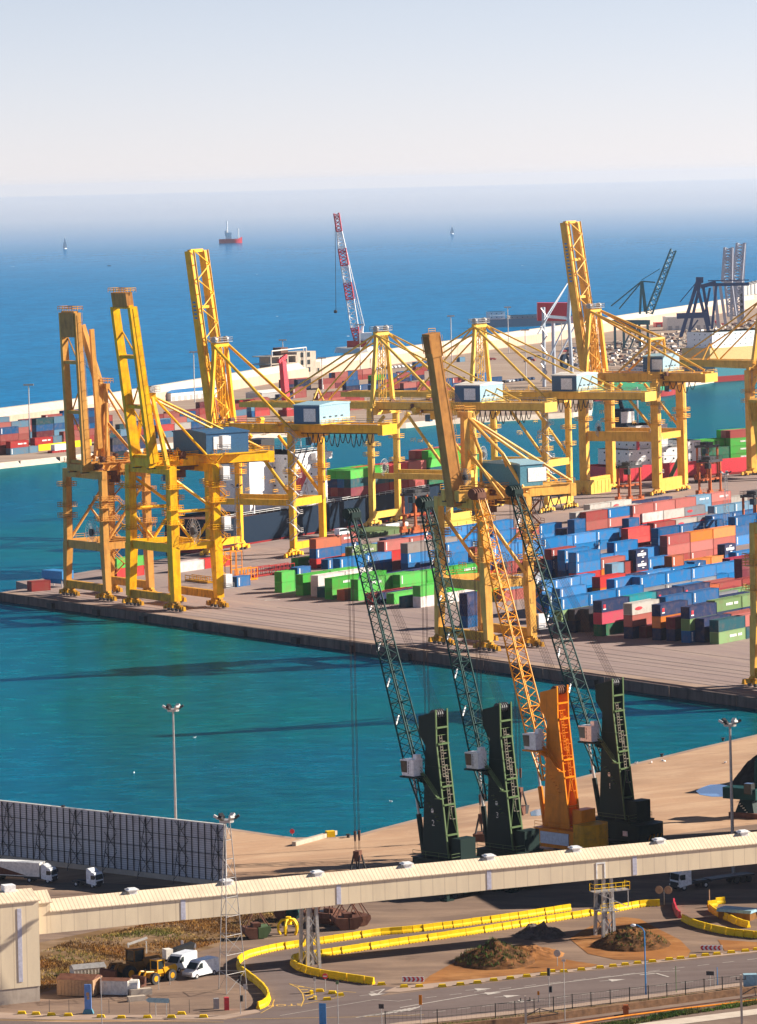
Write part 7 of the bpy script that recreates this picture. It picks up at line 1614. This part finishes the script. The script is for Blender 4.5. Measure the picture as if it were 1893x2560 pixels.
poly("scrub_ground", [(-60, 2372), (75, 2362), (230, 2330), (420, 2290), (640, 2262), (700, 2262), (720, 2300), (640, 2345), (560, 2362), (480, 2385), (430, 2410), (330, 2430), (240, 2445), (130, 2475), (40, 2500), (-60, 2500)], .03, M['scrub'])
# roads markings
def strip(g, pts, w_, z=.055):
    P_ = [G(x, y) for x, y in pts]
    for a, b in zip(P_, P_[1:]):
        d = (b-a).normalized(); n = Vector((-d.y, d.x, 0))*w_/2; zz = Vector((0, 0, z)); g.add([a-n+zz, b-n+zz, b+n+zz, a+n+zz], [(0, 1, 2, 3)])
g = MB()
strip(g, [(700, 2540), (935, 2500), (1000, 2520-16)], .15); strip(g, [(1000, 2520), (1180, 2489), (1393, 2459), (1580, 2436), (1640, 2430)], .28)
for i in range(16):
    x = 1000+i*62; y0 = 2503-(x-1000)*.118; strip(g, [(x, y0), (x+30, y0-3.8)], .15); y1 = 2548-(x-1000)*.118; strip(g, [(x+20, y1-9), (x+52, y1-13)], .15)
for (x, y) in ((1190, 2475), (1215, 2485), (1262, 2492), (1298, 2504), (925, 2488), (1525, 2452)):
    strip(g, [(x-26, y+2), (x, y)], .16); a = G(x, y)+Vector((0, 0, .06)); dd = Vector((.97, .24, 0)); n_ = Vector((-.24, .97, 0)); g.add([a-n_*.9, a+dd*2.2, a+n_*.9], [(0, 1, 2)])
for i in range(9): strip(g, [(890+i*16, 2545-i*2), (955+i*12, 2533-i*2)], .3)
strip(g, [(926, 2481), (962, 2473), (944, 2486), (926, 2481)], .2); strip(g, [(1600, 2438), (1640, 2434), (1672, 2443)], .35); strip(g, [(1640, 2430), (1700, 2428)], .2)
g.obj("road_marking", M['roadwhite'], kind="structure")
g = MB(); strip(g, [(723, 2460), (745, 2470), (757, 2485), (760, 2500), (753, 2517)], .16); strip(g, [(723, 2460), (790, 2474), (890, 2482)], .14); strip(g, [(755, 2512), (800, 2503), (860, 2492)], .14)
for i in range(5): strip(g, [(745+i*6, 2467+i*8), (765+i*5, 2469+i*6)], .35)
strip(g, [(590, 2549), (900, 2543), (1060, 2538)], .12); strip(g, [(0, 2551), (560, 2556)], .12); strip(g, [(652, 2534), (680, 2518), (686, 2500)], .12)
g.obj("yellow_road_marking", M['roadyellow'], kind="structure")
ground_text("STOP", 2.0, 713, 2513, pi+.05, M['roadyellow'], "yellow STOP lettering painted upside down on the lane mouth")
ground_text("50", 2.2, 1618, 2444, .12, M['roadwhite'], "white road lettering beside the curved blue lamp", "road_number") if 0 else None
# ---------------------------------------------------------------- mounds, piles
def mound(x, y, rx, ry, h, mat, label, name, cat, seed, rough=1.0, steps=46, rz=0.0):
    g = MB(); sd_ = Vector((seed*7.1, seed*3.3, 0)); idx = {}
    for i in range(steps+1):
        for j in range(steps+1):
            a, b = -1+2*i/steps, -1+2*j/steps; r = math.hypot(a, b); k = max(0, 1-r)**.75 if r < 1 else 0
            n_ = noise.fractal(Vector((a*2.2, b*2.2, 0))+sd_, .8, 2.1, 5)*.45*rough; z = h*max(0, k*(1+n_)+.10*n_*(1-r if r < 1 else 0)) if r < 1 else -.15
            idx[i, j] = len(g.v); g.v.append((a*rx+noise.noise(Vector((a*4, b*4, 5))+sd_)*.4, b*ry+noise.noise(Vector((a*4, b*4, 9))+sd_)*.4, z-.02))
    for i in range(steps):
        for j in range(steps): g.f.append((idx[i, j], idx[i+1, j], idx[i+1, j+1], idx[i, j+1])); g.mi.append(0)
    o = g.obj(name, mat); place(o, G(x, y), rz); tag(o, label, cat); return o
M['moundsoil'], nt, b = ground("mound_soil", (.13, .06, .025), (.05, .03, .016), (.26, .11, .04), .5, (.5, .5, 1))
M['coal'], _, _ = ground("coal_heap", (.012, .012, .013), (.03, .026, .024), (.008, .008, .008), .8, (.6, .6, 1))
M['rubble'], _, _ = ground("dark_rubble", (.09, .075, .07), (.17, .14, .12), (.04, .035, .03), .9, (.8, .8, 1))
mo1 = mound(1238, 2404, 5.8, 6.6, 2.6, M['moundsoil'], "large soil mound with green weeds beside the road", "soil_mound", "soil mound", 1, .85)
mo1b = mound(1325, 2388, 5.0, 4.5, 1.5, M['soil'], "low bare orange soil heap right of the weedy mound", "soil_mound", "soil mound", 6, .6)
mo2 = mound(1580, 2362, 5.6, 5.8, 2.5, M['moundsoil'], "weedy soil mound under the conveyor support", "soil_mound", "soil mound", 2, .8)
mo3 = mound(1350, 2338, 3.8, 4.2, 1.5, M['rubble'], "dark rubble heap at the edge of the bridge shadow", "rubble_heap", "rubble heap", 3, 1.6)
coal = mound(1962, 1968, 9.5, 14, 8.6, M['coal'], "huge black coal heap at the right edge beside the quay", "coal_heap", "coal heap", 4, .6)
# grass, weeds: blades in two tones each, one object per field
def tufts(name, mats, pts, n, hmin, hmax, label, seed, surf=None, w_=.05):
    rr = random.Random(seed); g = MB()
    P_ = [G(x, y) for x, y in pts] if pts else None
    def inside(p):
        c_ = False; j = len(P_)-1
        for i in range(len(P_)):
            a, b = P_[i], P_[j]
            if (a.y > p[1]) != (b.y > p[1]) and p[0] < (b.x-a.x)*(p[1]-a.y)/(b.y-a.y)+a.x: c_ = not c_
            j = i
        return c_
    k = 0
    if P_: x0, x1 = min(p.x for p in P_), max(p.x for p in P_); y0, y1 = min(p.y for p in P_), max(p.y for p in P_)
    while k < n:
        if P_:
            p = (rr.uniform(x0, x1), rr.uniform(y0, y1))
            if not inside(p): continue
            z0 = 0.03; d_ = noise.noise(Vector((p[0]*.12, p[1]*.12, seed)))
            if d_ < rr.uniform(-.35, .25): k += .2; continue
        else:
            v = surf.data.vertices[rr.randrange(len(surf.data.vertices))].co
            if v.z < .4: k += .3; continue
            q = surf.matrix_world @ v; p = (q.x+rr.uniform(-.2, .2), q.y+rr.uniform(-.2, .2)); z0 = q.z-.05
        t_ = noise.noise(Vector((p[0]*.10, p[1]*.10, seed+9)))*.9+rr.uniform(-.10, .10)
        g.m = min(len(mats)-1, max(0, int((t_+.5)*len(mats))))
        for _ in range(4):
            a = rr.uniform(0, 2*pi); h = rr.uniform(hmin, hmax); lean = rr.uniform(.1, .5)*h; ca, sa = math.cos(a), math.sin(a); ox, oy = rr.uniform(-.2, .2), rr.uniform(-.2, .2)
            g.add([(p[0]+ox-sa*w_, p[1]+oy+ca*w_, z0), (p[0]+ox+sa*w_, p[1]+oy-ca*w_, z0), (p[0]+ox+ca*lean, p[1]+oy+sa*lean, z0+h)], [(0, 1, 2)])
        k += 1
    o = g.obj(name, mats); o['kind'] = "stuff"; o['label'] = label; return o
def leaf(name, col):
    m, nt, b = nodes(name); oi = N(nt, "ShaderNodeNewGeometry").outputs["Random Per Island"]
    nt.links.new(mix(nt, oi, tuple(c*.75 for c in col), tuple(min(1, c*1.2) for c in col)), b.inputs["Base Color"]); b.inputs["Roughness"].default_value = .8; b.inputs["Specular IOR Level"].default_value = .1; return m
LF = [leaf("rust_grass", (.27, .11, .03)), leaf("orange_grass", (.34, .17, .04)), leaf("brown_grass", (.17, .09, .035)), leaf("straw_grass", (.40, .26, .08)), leaf("olive_grass", (.15, .15, .03))]
bpy.context.view_layer.update()
tufts("dry_grass_field", LF, [(60, 2395), (180, 2352), (330, 2320), (470, 2282), (640, 2266), (690, 2270), (700, 2305), (600, 2345), (540, 2358), (470, 2380), (420, 2400), (330, 2422), (240, 2440), (130, 2468), (60, 2490)], 10000, .10, .38, "dry rust coloured grass field behind the parked loaders", 3)
GL = [leaf("weed_green", (.05, .10, .015)), leaf("weed_olive", (.12, .12, .03)), leaf("weed_brown", (.15, .08, .03))]
tufts("mound_weeds", GL, None, 420, .2, .6, "green weeds growing on the large soil mound", 5, mo1)
tufts("second_mound_weeds", GL, None, 220, .2, .5, "weeds growing on the soil mound under the support", 6, mo2)
# puddle
poly("puddle", [(1740, 1978), (1752, 1970), (1775, 1962), (1800, 1961), (1830, 1966), (1850, 1972), (1850, 1986), (1820, 1992), (1780, 1992), (1750, 1987)], .03, simple("puddle_water", (.10, .17, .30), .06), "structure")
poly("small_puddle", [(1326, 2030), (1340, 2024), (1366, 2022), (1366, 2036), (1345, 2040), (1328, 2040)], .03, bpy.data.materials["puddle_water"], "structure")
# ---------------------------------------------------------------- grabs lying in the yard
def clam(x, y, rz, s, mat, label, mat2='rust'):
    t = empty("clamshell_grab", G(x, y), rz, label, "clamshell grab", "clamshell grabs parked in the yard"); t.scale = (s, s, s)
    for q in (-1, 1):
        g = MB(); g.ext([(q*.05, .1), (q*1.3, .15), (q*2.1, 1.2), (q*2.0, 1.9), (q*.1, 1.7)], -1.4, 1.4, 'y'); g.obj("shell", M[mat] if q > 0 else M[mat2], t)
        for yy in (-1.1, 1.1): MB().beam((q*1.9, yy, 1.8), (q*.4, yy*.4, 4.3), .15).obj("arm", M['rust'], t)
    MB().box((0, 0, 4.4), (1.3, 1.1, .8)).obj("head_block", M[mat], t); MB().box((0, 0, 2.0), (1.2, 1.8, .7)).obj("lower_block", M[mat2], t); return t
clam(640, 2345, .3, .95, 'greenedge', "rusty green clamshell grab nearest the lattice mast")
clam(868, 2322, .25, 1.0, 'rust', "rusty brown clamshell grab at the right of the parked grabs")
clam(893, 2314, .4, .85, 'rust', "rusty clamshell grab half behind another, beside the bridge shadow")
clam(828, 2310, .9, 1.0, 'rust', "brown clamshell grab in the middle of the parked grabs")
clam(790, 2306, .1, .9, 'darksteel', "dark clamshell grab behind the braced steel legs")
clam(722, 2300, -.3, .95, 'greenlat', "green and rust clamshell grab under the bridge behind the yellow claw")
t = empty("claw_grab", G(722, 2336), .3, "yellow claw grab with curved tines standing on the yard", "claw grab"); MB().tube((0, 0, 1.5), (0, 0, 2.6), .55, .4, n=10).obj("hub", M['yellow'], t)
for i in range(5):
    a = 2*pi*i/5+.3; ca, sa = math.cos(a), math.sin(a); MB().path([(ca*r, sa*r, z) for r, z in ((.3, 2.2), (1.0, 2.1), (1.5, 1.4), (1.5, .6), (1.2, 0))], .2, 6).obj("tine", M['yellow'], t)
# quay corner details
o = MB().beam((0, 0, .35), (13, 0, .35), .8, .7).obj("cement_beam", M['cement']); p, q = G(735, 2115), G(822, 2091); place(o, p, math.atan2(q.y-p.y, q.x-p.x)); tag(o, "long pale cement beam lying by the quay corner", "cement beam")
o = MB().box((0, 0, .5), (1.4, 1.2, 1.0)).obj("yellow_box", M['yellow']); place(o, G(826, 2092), .3); tag(o, "yellow box with black front at the end of the cement beam", "box")
for i, (x, y) in enumerate(((871, 2094), (1655, 1892), (1808, 1852), (1478, 1933))):
    o = MB().tube((0, 0, 0), (0, 0, .45), .28, .22, n=10).tube((0, 0, .45), (0, 0, .6), .42, n=12).obj("bollard", M['black']); place(o, G(x, y)); tag(o, f"black mooring bollard, {ORD[i]} along the near quay edge from the left" if i < 1 else f"black mooring bollard on the quay edge, {['', 'right of crane 1', 'farthest right', 'just right of the orange crane'][i]}", "bollard", "mooring bollards on the near yard quay")
# black pontoons / covered heap among cranes, red white canopy, excavator at the right
t = empty("material_handler", G(1873, 2042), -.6, "green material handler on a stepped base at the right edge", "excavator"); MB().box((0, 0, 1.5), (4.2, 3.6, 3.0), 0, .55).obj("base", M['green'], t); MB().lb(-4.2, 2.2, -1.5, 1.5, 3.1, 5.0).obj("body", M['greenlat'], t); MB().path([(1.6, 0, 4.6), (2.0, 0, 9.5), (4.5, 0, 13)], .6, 8).obj("boom", M['greenlat'], t); MB().lb(.4, 1.8, -2.3, -1.0, 4.2, 6.0).obj("cab", M['glass'], t)
g = MB(); [g.beam((-1.2+i*.35, -1.95, 2.7-i*.33), (-1.2+i*.35, -1.3, 2.7-i*.33), .1, .1) for i in range(8)]; g.obj("stair", M['offwhite'], t); 
for s in (-1, 1): MB().lb(-2.8, 2.8, s*1.7-.4, s*1.7+.4, .02, .9).obj("track", M['rust'], t)
t = empty("parked_canopy", G(1846, 2296), -.55, "pale canopy wrapped around the mast foot inside the barriers", "canopy"); MB().ext([(-1.6, 1.1), (1.6, 1.1), (1.3, 1.5), (-1.3, 1.5)], -2.8, 2.8).obj("roof", M['housepale'], t); MB().lb(-2.6, 2.6, -1.4, 1.4, 0, 1.1).obj("body", M['trackbrown'], t)
# ---------------------------------------------------------------- railway edge at the bottom right
def along(pts): return [G(x, y) for x, y in pts]
poly("grass_verge", [(700, 2616), (1000, 2568), (1393, 2528), (1893, 2463), (2100, 2435), (2100, 2447), (1893, 2475), (1393, 2543), (1000, 2582), (700, 2630)], .05, M['scrub'])
poly("railway_ground", [(1100, 2585), (1393, 2549), (1893, 2481), (2100, 2453), (2100, 2600), (900, 2660)], .02, ground("ballast", (.20, .14, .11), (.26, .19, .15), (.13, .09, .08), .3)[0])
poly("white_path", [(1500, 2572), (1893, 2523), (2100, 2498), (2100, 2512), (1893, 2537), (1600, 2575)], .06, M['bwtop'])
tufts("verge_grass", [GL[0], GL[1], leaf("verge_green", (.08, .16, .02))], [(1000, 2575), (1393, 2534), (1893, 2468), (1893, 2478), (1393, 2546), (1000, 2588)], 2500, .15, .45, "green grass strip between pavement and railway wall", 11)
tufts("track_grass", [GL[0], GL[1], leaf("track_green", (.10, .19, .02))], [(1440, 2575), (1600, 2545), (1893, 2500), (1893, 2512), (1700, 2540), (1520, 2575)], 2500, .15, .5, "green weeds growing beside the railway cable", 12)
P_ = along([(1000, 2592), (1393, 2549), (1893, 2482), (1960, 2473)]); g = MB()
for a, b in zip(P_, P_[1:]): g.beam(a+Vector((0, 0, .45)), b+Vector((0, 0, .45)), .5, .9)
o = g.obj("brick_wall", paint("brown_brick", (.24, .13, .07), .9, .8, (.09, .05, .03), 1.5)); tag(o, "low brown brick wall along the railway at the bottom right", "wall")
P_ = along([(1180, 2575), (1393, 2555), (1560, 2534), (1893, 2505-17), (1960, 2478)]); g = MB()
P_ = along([(1330, 2584), (1450, 2562), (1560, 2545), (1700, 2527), (1860, 2509), (1930, 2500)]); g.path([p+Vector((0, 0, .25)) for p in P_], .13, 6); o = g.obj("orange_cable_duct", M['orange']); tag(o, "orange cable duct running along the railway", "cable duct")
g = MB()
for off in (0, 14):
    P_ = along([(1100, 2590+off), (1393, 2560+off), (1893, 2494+off), (1960, 2485+off)])
    for a, b in zip(P_, P_[1:]): g.beam(a+Vector((0, 0, .12)), b+Vector((0, 0, .12)), .09, .16)
g.obj("railway_track", M['rust'], kind="structure")
fpx = [(1000+x/3.304, 1960+y/3.304) for x, y in ((-120, 1990), (310, 1975), (790, 1925), (952, 1905), (1110, 1885), (1270, 1868), (1425, 1846), (1580, 1830))]+[(1393+x/3.304, 1960+y/3.304) for x, y in ((440, 1810), (600, 1790), (755, 1775), (908, 1755), (1062, 1738), (1216, 1718), (1366, 1700), (1520, 1684), (1680, 1664))]
P_ = [G(x, y+4) for x, y in fpx]; t = empty("wire_fence", (0, 0, 0), 0, "dark green wire fence along the pavement above the railway", "fence")
for p in P_: MB().beam(p, p+Vector((0, 0, 2.0)), .12).obj("post", M['green'], t)
g = MB()
for a, b in zip(P_, P_[1:]):
    for z in (.2, 1.0, 1.9): g.tube(a+Vector((0, 0, z)), b+Vector((0, 0, z)), .02, n=4)
    for k in range(12): c_ = a.lerp(b, k/12); g.tube(c_+Vector((0, 0, .1)), c_+Vector((0, 0, 1.9)), .008, n=3)
g.obj("mesh_wire", M['green'], t)
def catenary(x, yb, yt, label, arms=True):
    p = G(x, yb); v = _uv(x-(yb-yt)*sR, yt)[1]; h = H-v*p.y/F; t = empty("railway_mast", p, .15, label, "railway mast", "railway masts at the bottom right"); MB().beam((0, 0, 0), (0, 0, h), .25).obj("mast", M['cement'], t)
    g = MB(); g.beam((-.7, 0, h-.6), (.7, 0, h-.6), .1); g.beam((0, 0, h-2.6), (1.8, 0, h-1.7), .1); g.beam((1.8, 0, h-1.7), (4.2, 0, h-2.4), .1); g.beam((0, 0, h-3.0), (4.2, 0, h-2.5), .08); g.beam((1.8, 0, h-1.7), (1.9, 0, h-2.8), .08)
    for q in (-.6, .6): g.tube((q, 0, h-.6), (q, 0, h-.2), .07, n=5)
    g.obj("bracket", M['darksteel'], t)
catenary(1316, 2600, 2490, "railway mast with brackets left of the blue lamp"); catenary(1855, 2560, 2437, "railway mast with brackets at the right bottom corner")
o = MB().box((0, 0, .9), (1.8, 1.2, 1.6)).obj("signal_box", M['housepale']); place(o, G(1876, 2472)+Vector((0, 0, .3))); tag(o, "pale blue equipment box by the right railway mast", "box")
o = MB().lb(-.35, .35, -.3, .3, 0, .9).box((0, 0, 1.1), (1.0, .7, .5), 0, .6).obj("red_cone_post", M['strad']); place(o, G(1565, 2538)); tag(o, "rusty red signal lantern beside the cable duct", "signal")
# warehouse beyond the right edge that shades the yard
t = empty("warehouse", Vector((66, 642, 0)), .0, "large warehouse standing just outside the photo at the right", "warehouse"); MB().lb(0, 60, 0, 60, 0, 25).obj("wall", M['cwall'], t); g = MB(); g.ext([(-.5, 25), (60.5, 25), (30, 29)], -.5, 60.5); g.obj("roof", M['croof'], t)
# birds on the quay and water
bm_ = MB(); bm_.ball((0, 0, .12), .14, 5, (1.6, .8, .8)); bm_.ball((.22, 0, .22), .07, 4); BDM = bm_.mesh("seagull", M['white'])
for i, (x, y) in enumerate(((1590, 1909), (1629, 1908), (1657, 1903), (1662, 1905), (1813, 1908), (486, 1846), (335, 1934), (978, 2006))):
    o = bpy.data.objects.new("seagull", BDM); COL.objects.link(o); o.scale = (1.4, 1.4, 1.4); wz = ZW if i > 4 else 0; o.location = G(x, y, wz); o.rotation_euler = (0, 0, i*1.3)
    tag(o, f"white seagull {'floating on the harbour water' if i > 4 else 'resting on the quay right of the cranes'}", "seagull", "seagulls on the water" if i > 4 else "seagulls on the quay")
# ---------------------------------------------------------------- containers: the 300 that show largest stay things, the rest become one mass
KEEP = None
if 'KEEP_LABELS' in globals(): KEEP = set(KEEP_LABELS)
def thin_containers(keep=298):
    bpy.context.view_layer.update(); dg = bpy.context.evaluated_depsgraph_get(); hits = {}
    org = Vector((0, 0, H))
    y = 880.0 if KEEP is None else 9999
    while y < 1640:
        x = 2.0
        while x < 1893:
            d = (PD(x, y, 1000.0)-org).normalized()
            ok, loc, nr, idx, ob, mt = S.ray_cast(dg, org, d, distance=8000)
            if ok:
                r = ob
                while r.parent is not None: r = r.parent
                if r.name.startswith("shipping_container"): hits[r.name] = hits.get(r.name, 0)+1
            x += 3.4
        y += 3.4
    allc = [o for o in COL.objects if o.name.startswith("shipping_container") and o.parent is None]
    allc.sort(key=lambda o: -hits.get(o.name, 0))
    if KEEP is not None: allc.sort(key=lambda o: o['label'] not in KEEP); keep = sum(1 for o in allc if o['label'] in KEEP)
    rest = allc[keep:]
    V, Fc, CL = [], [], []
    for o in rest:
        mw = o.matrix_world; me = o.data; off = len(V); V += [mw @ v.co for v in me.vertices]
        Fc += [tuple(i+off for i in p.vertices) for p in me.polygons]; k = random.uniform(.75, 1.15); c = [min(1, q*k) for q in o.color[:3]]
        CL += [(*c, 1)]*len(me.polygons)
        for ch in list(o.children): bpy.data.objects.remove(ch)
        bpy.data.objects.remove(o)
    if V:
        me = bpy.data.meshes.new("stacked_containers"); me.from_pydata(V, [], Fc); at = me.attributes.new("paint", 'FLOAT_COLOR', 'FACE')
        at.data.foreach_set("color", [q for c in CL for q in c])
        m, nt, b = nodes("container_paint_mass"); a = N(nt, "ShaderNodeAttribute"); a.attribute_name = "paint"
        f = ramp(nt, tex(nt, .5, 6, .65, pos(nt)), [(.50, 0.0), (.82, .45)]); nt.links.new(mix(nt, f, a.outputs["Color"], (.22, .12, .08)), b.inputs["Base Color"])
        b.inputs["Roughness"].default_value = .5; b.inputs["Specular IOR Level"].default_value = .08; me.materials.append(m)
        o = bpy.data.objects.new("stacked_containers", me); COL.objects.link(o); o['kind'] = "stuff"; o['label'] = "lower and farther shipping containers filling the stacks"
    print("containers", len(allc), "kept", keep, "smallest kept", hits.get(allc[min(keep, len(allc))-1].name, 0) if False else "")
thin_containers()
# ---------------------------------------------------------------- air
hz = MB().lb(-26000, 26000, -300, 60000, -14, 150).obj("haze", [bpy.data.materials.new("haze")], kind="stuff")
hm = hz.data.materials[0]; hm.use_nodes = True; hn = hm.node_tree; hn.nodes.remove(hn.nodes["Principled BSDF"])
pv = N(hn, "ShaderNodeVolumePrincipled"); pv.inputs["Color"].default_value = (0.74, 0.84, 1.0, 1); pv.inputs["Density"].default_value = HAZE_D
pv.inputs["Anisotropy"].default_value = 0.25
hn.links.new(pv.outputs[0], hn.nodes["Material Output"].inputs["Volume"])
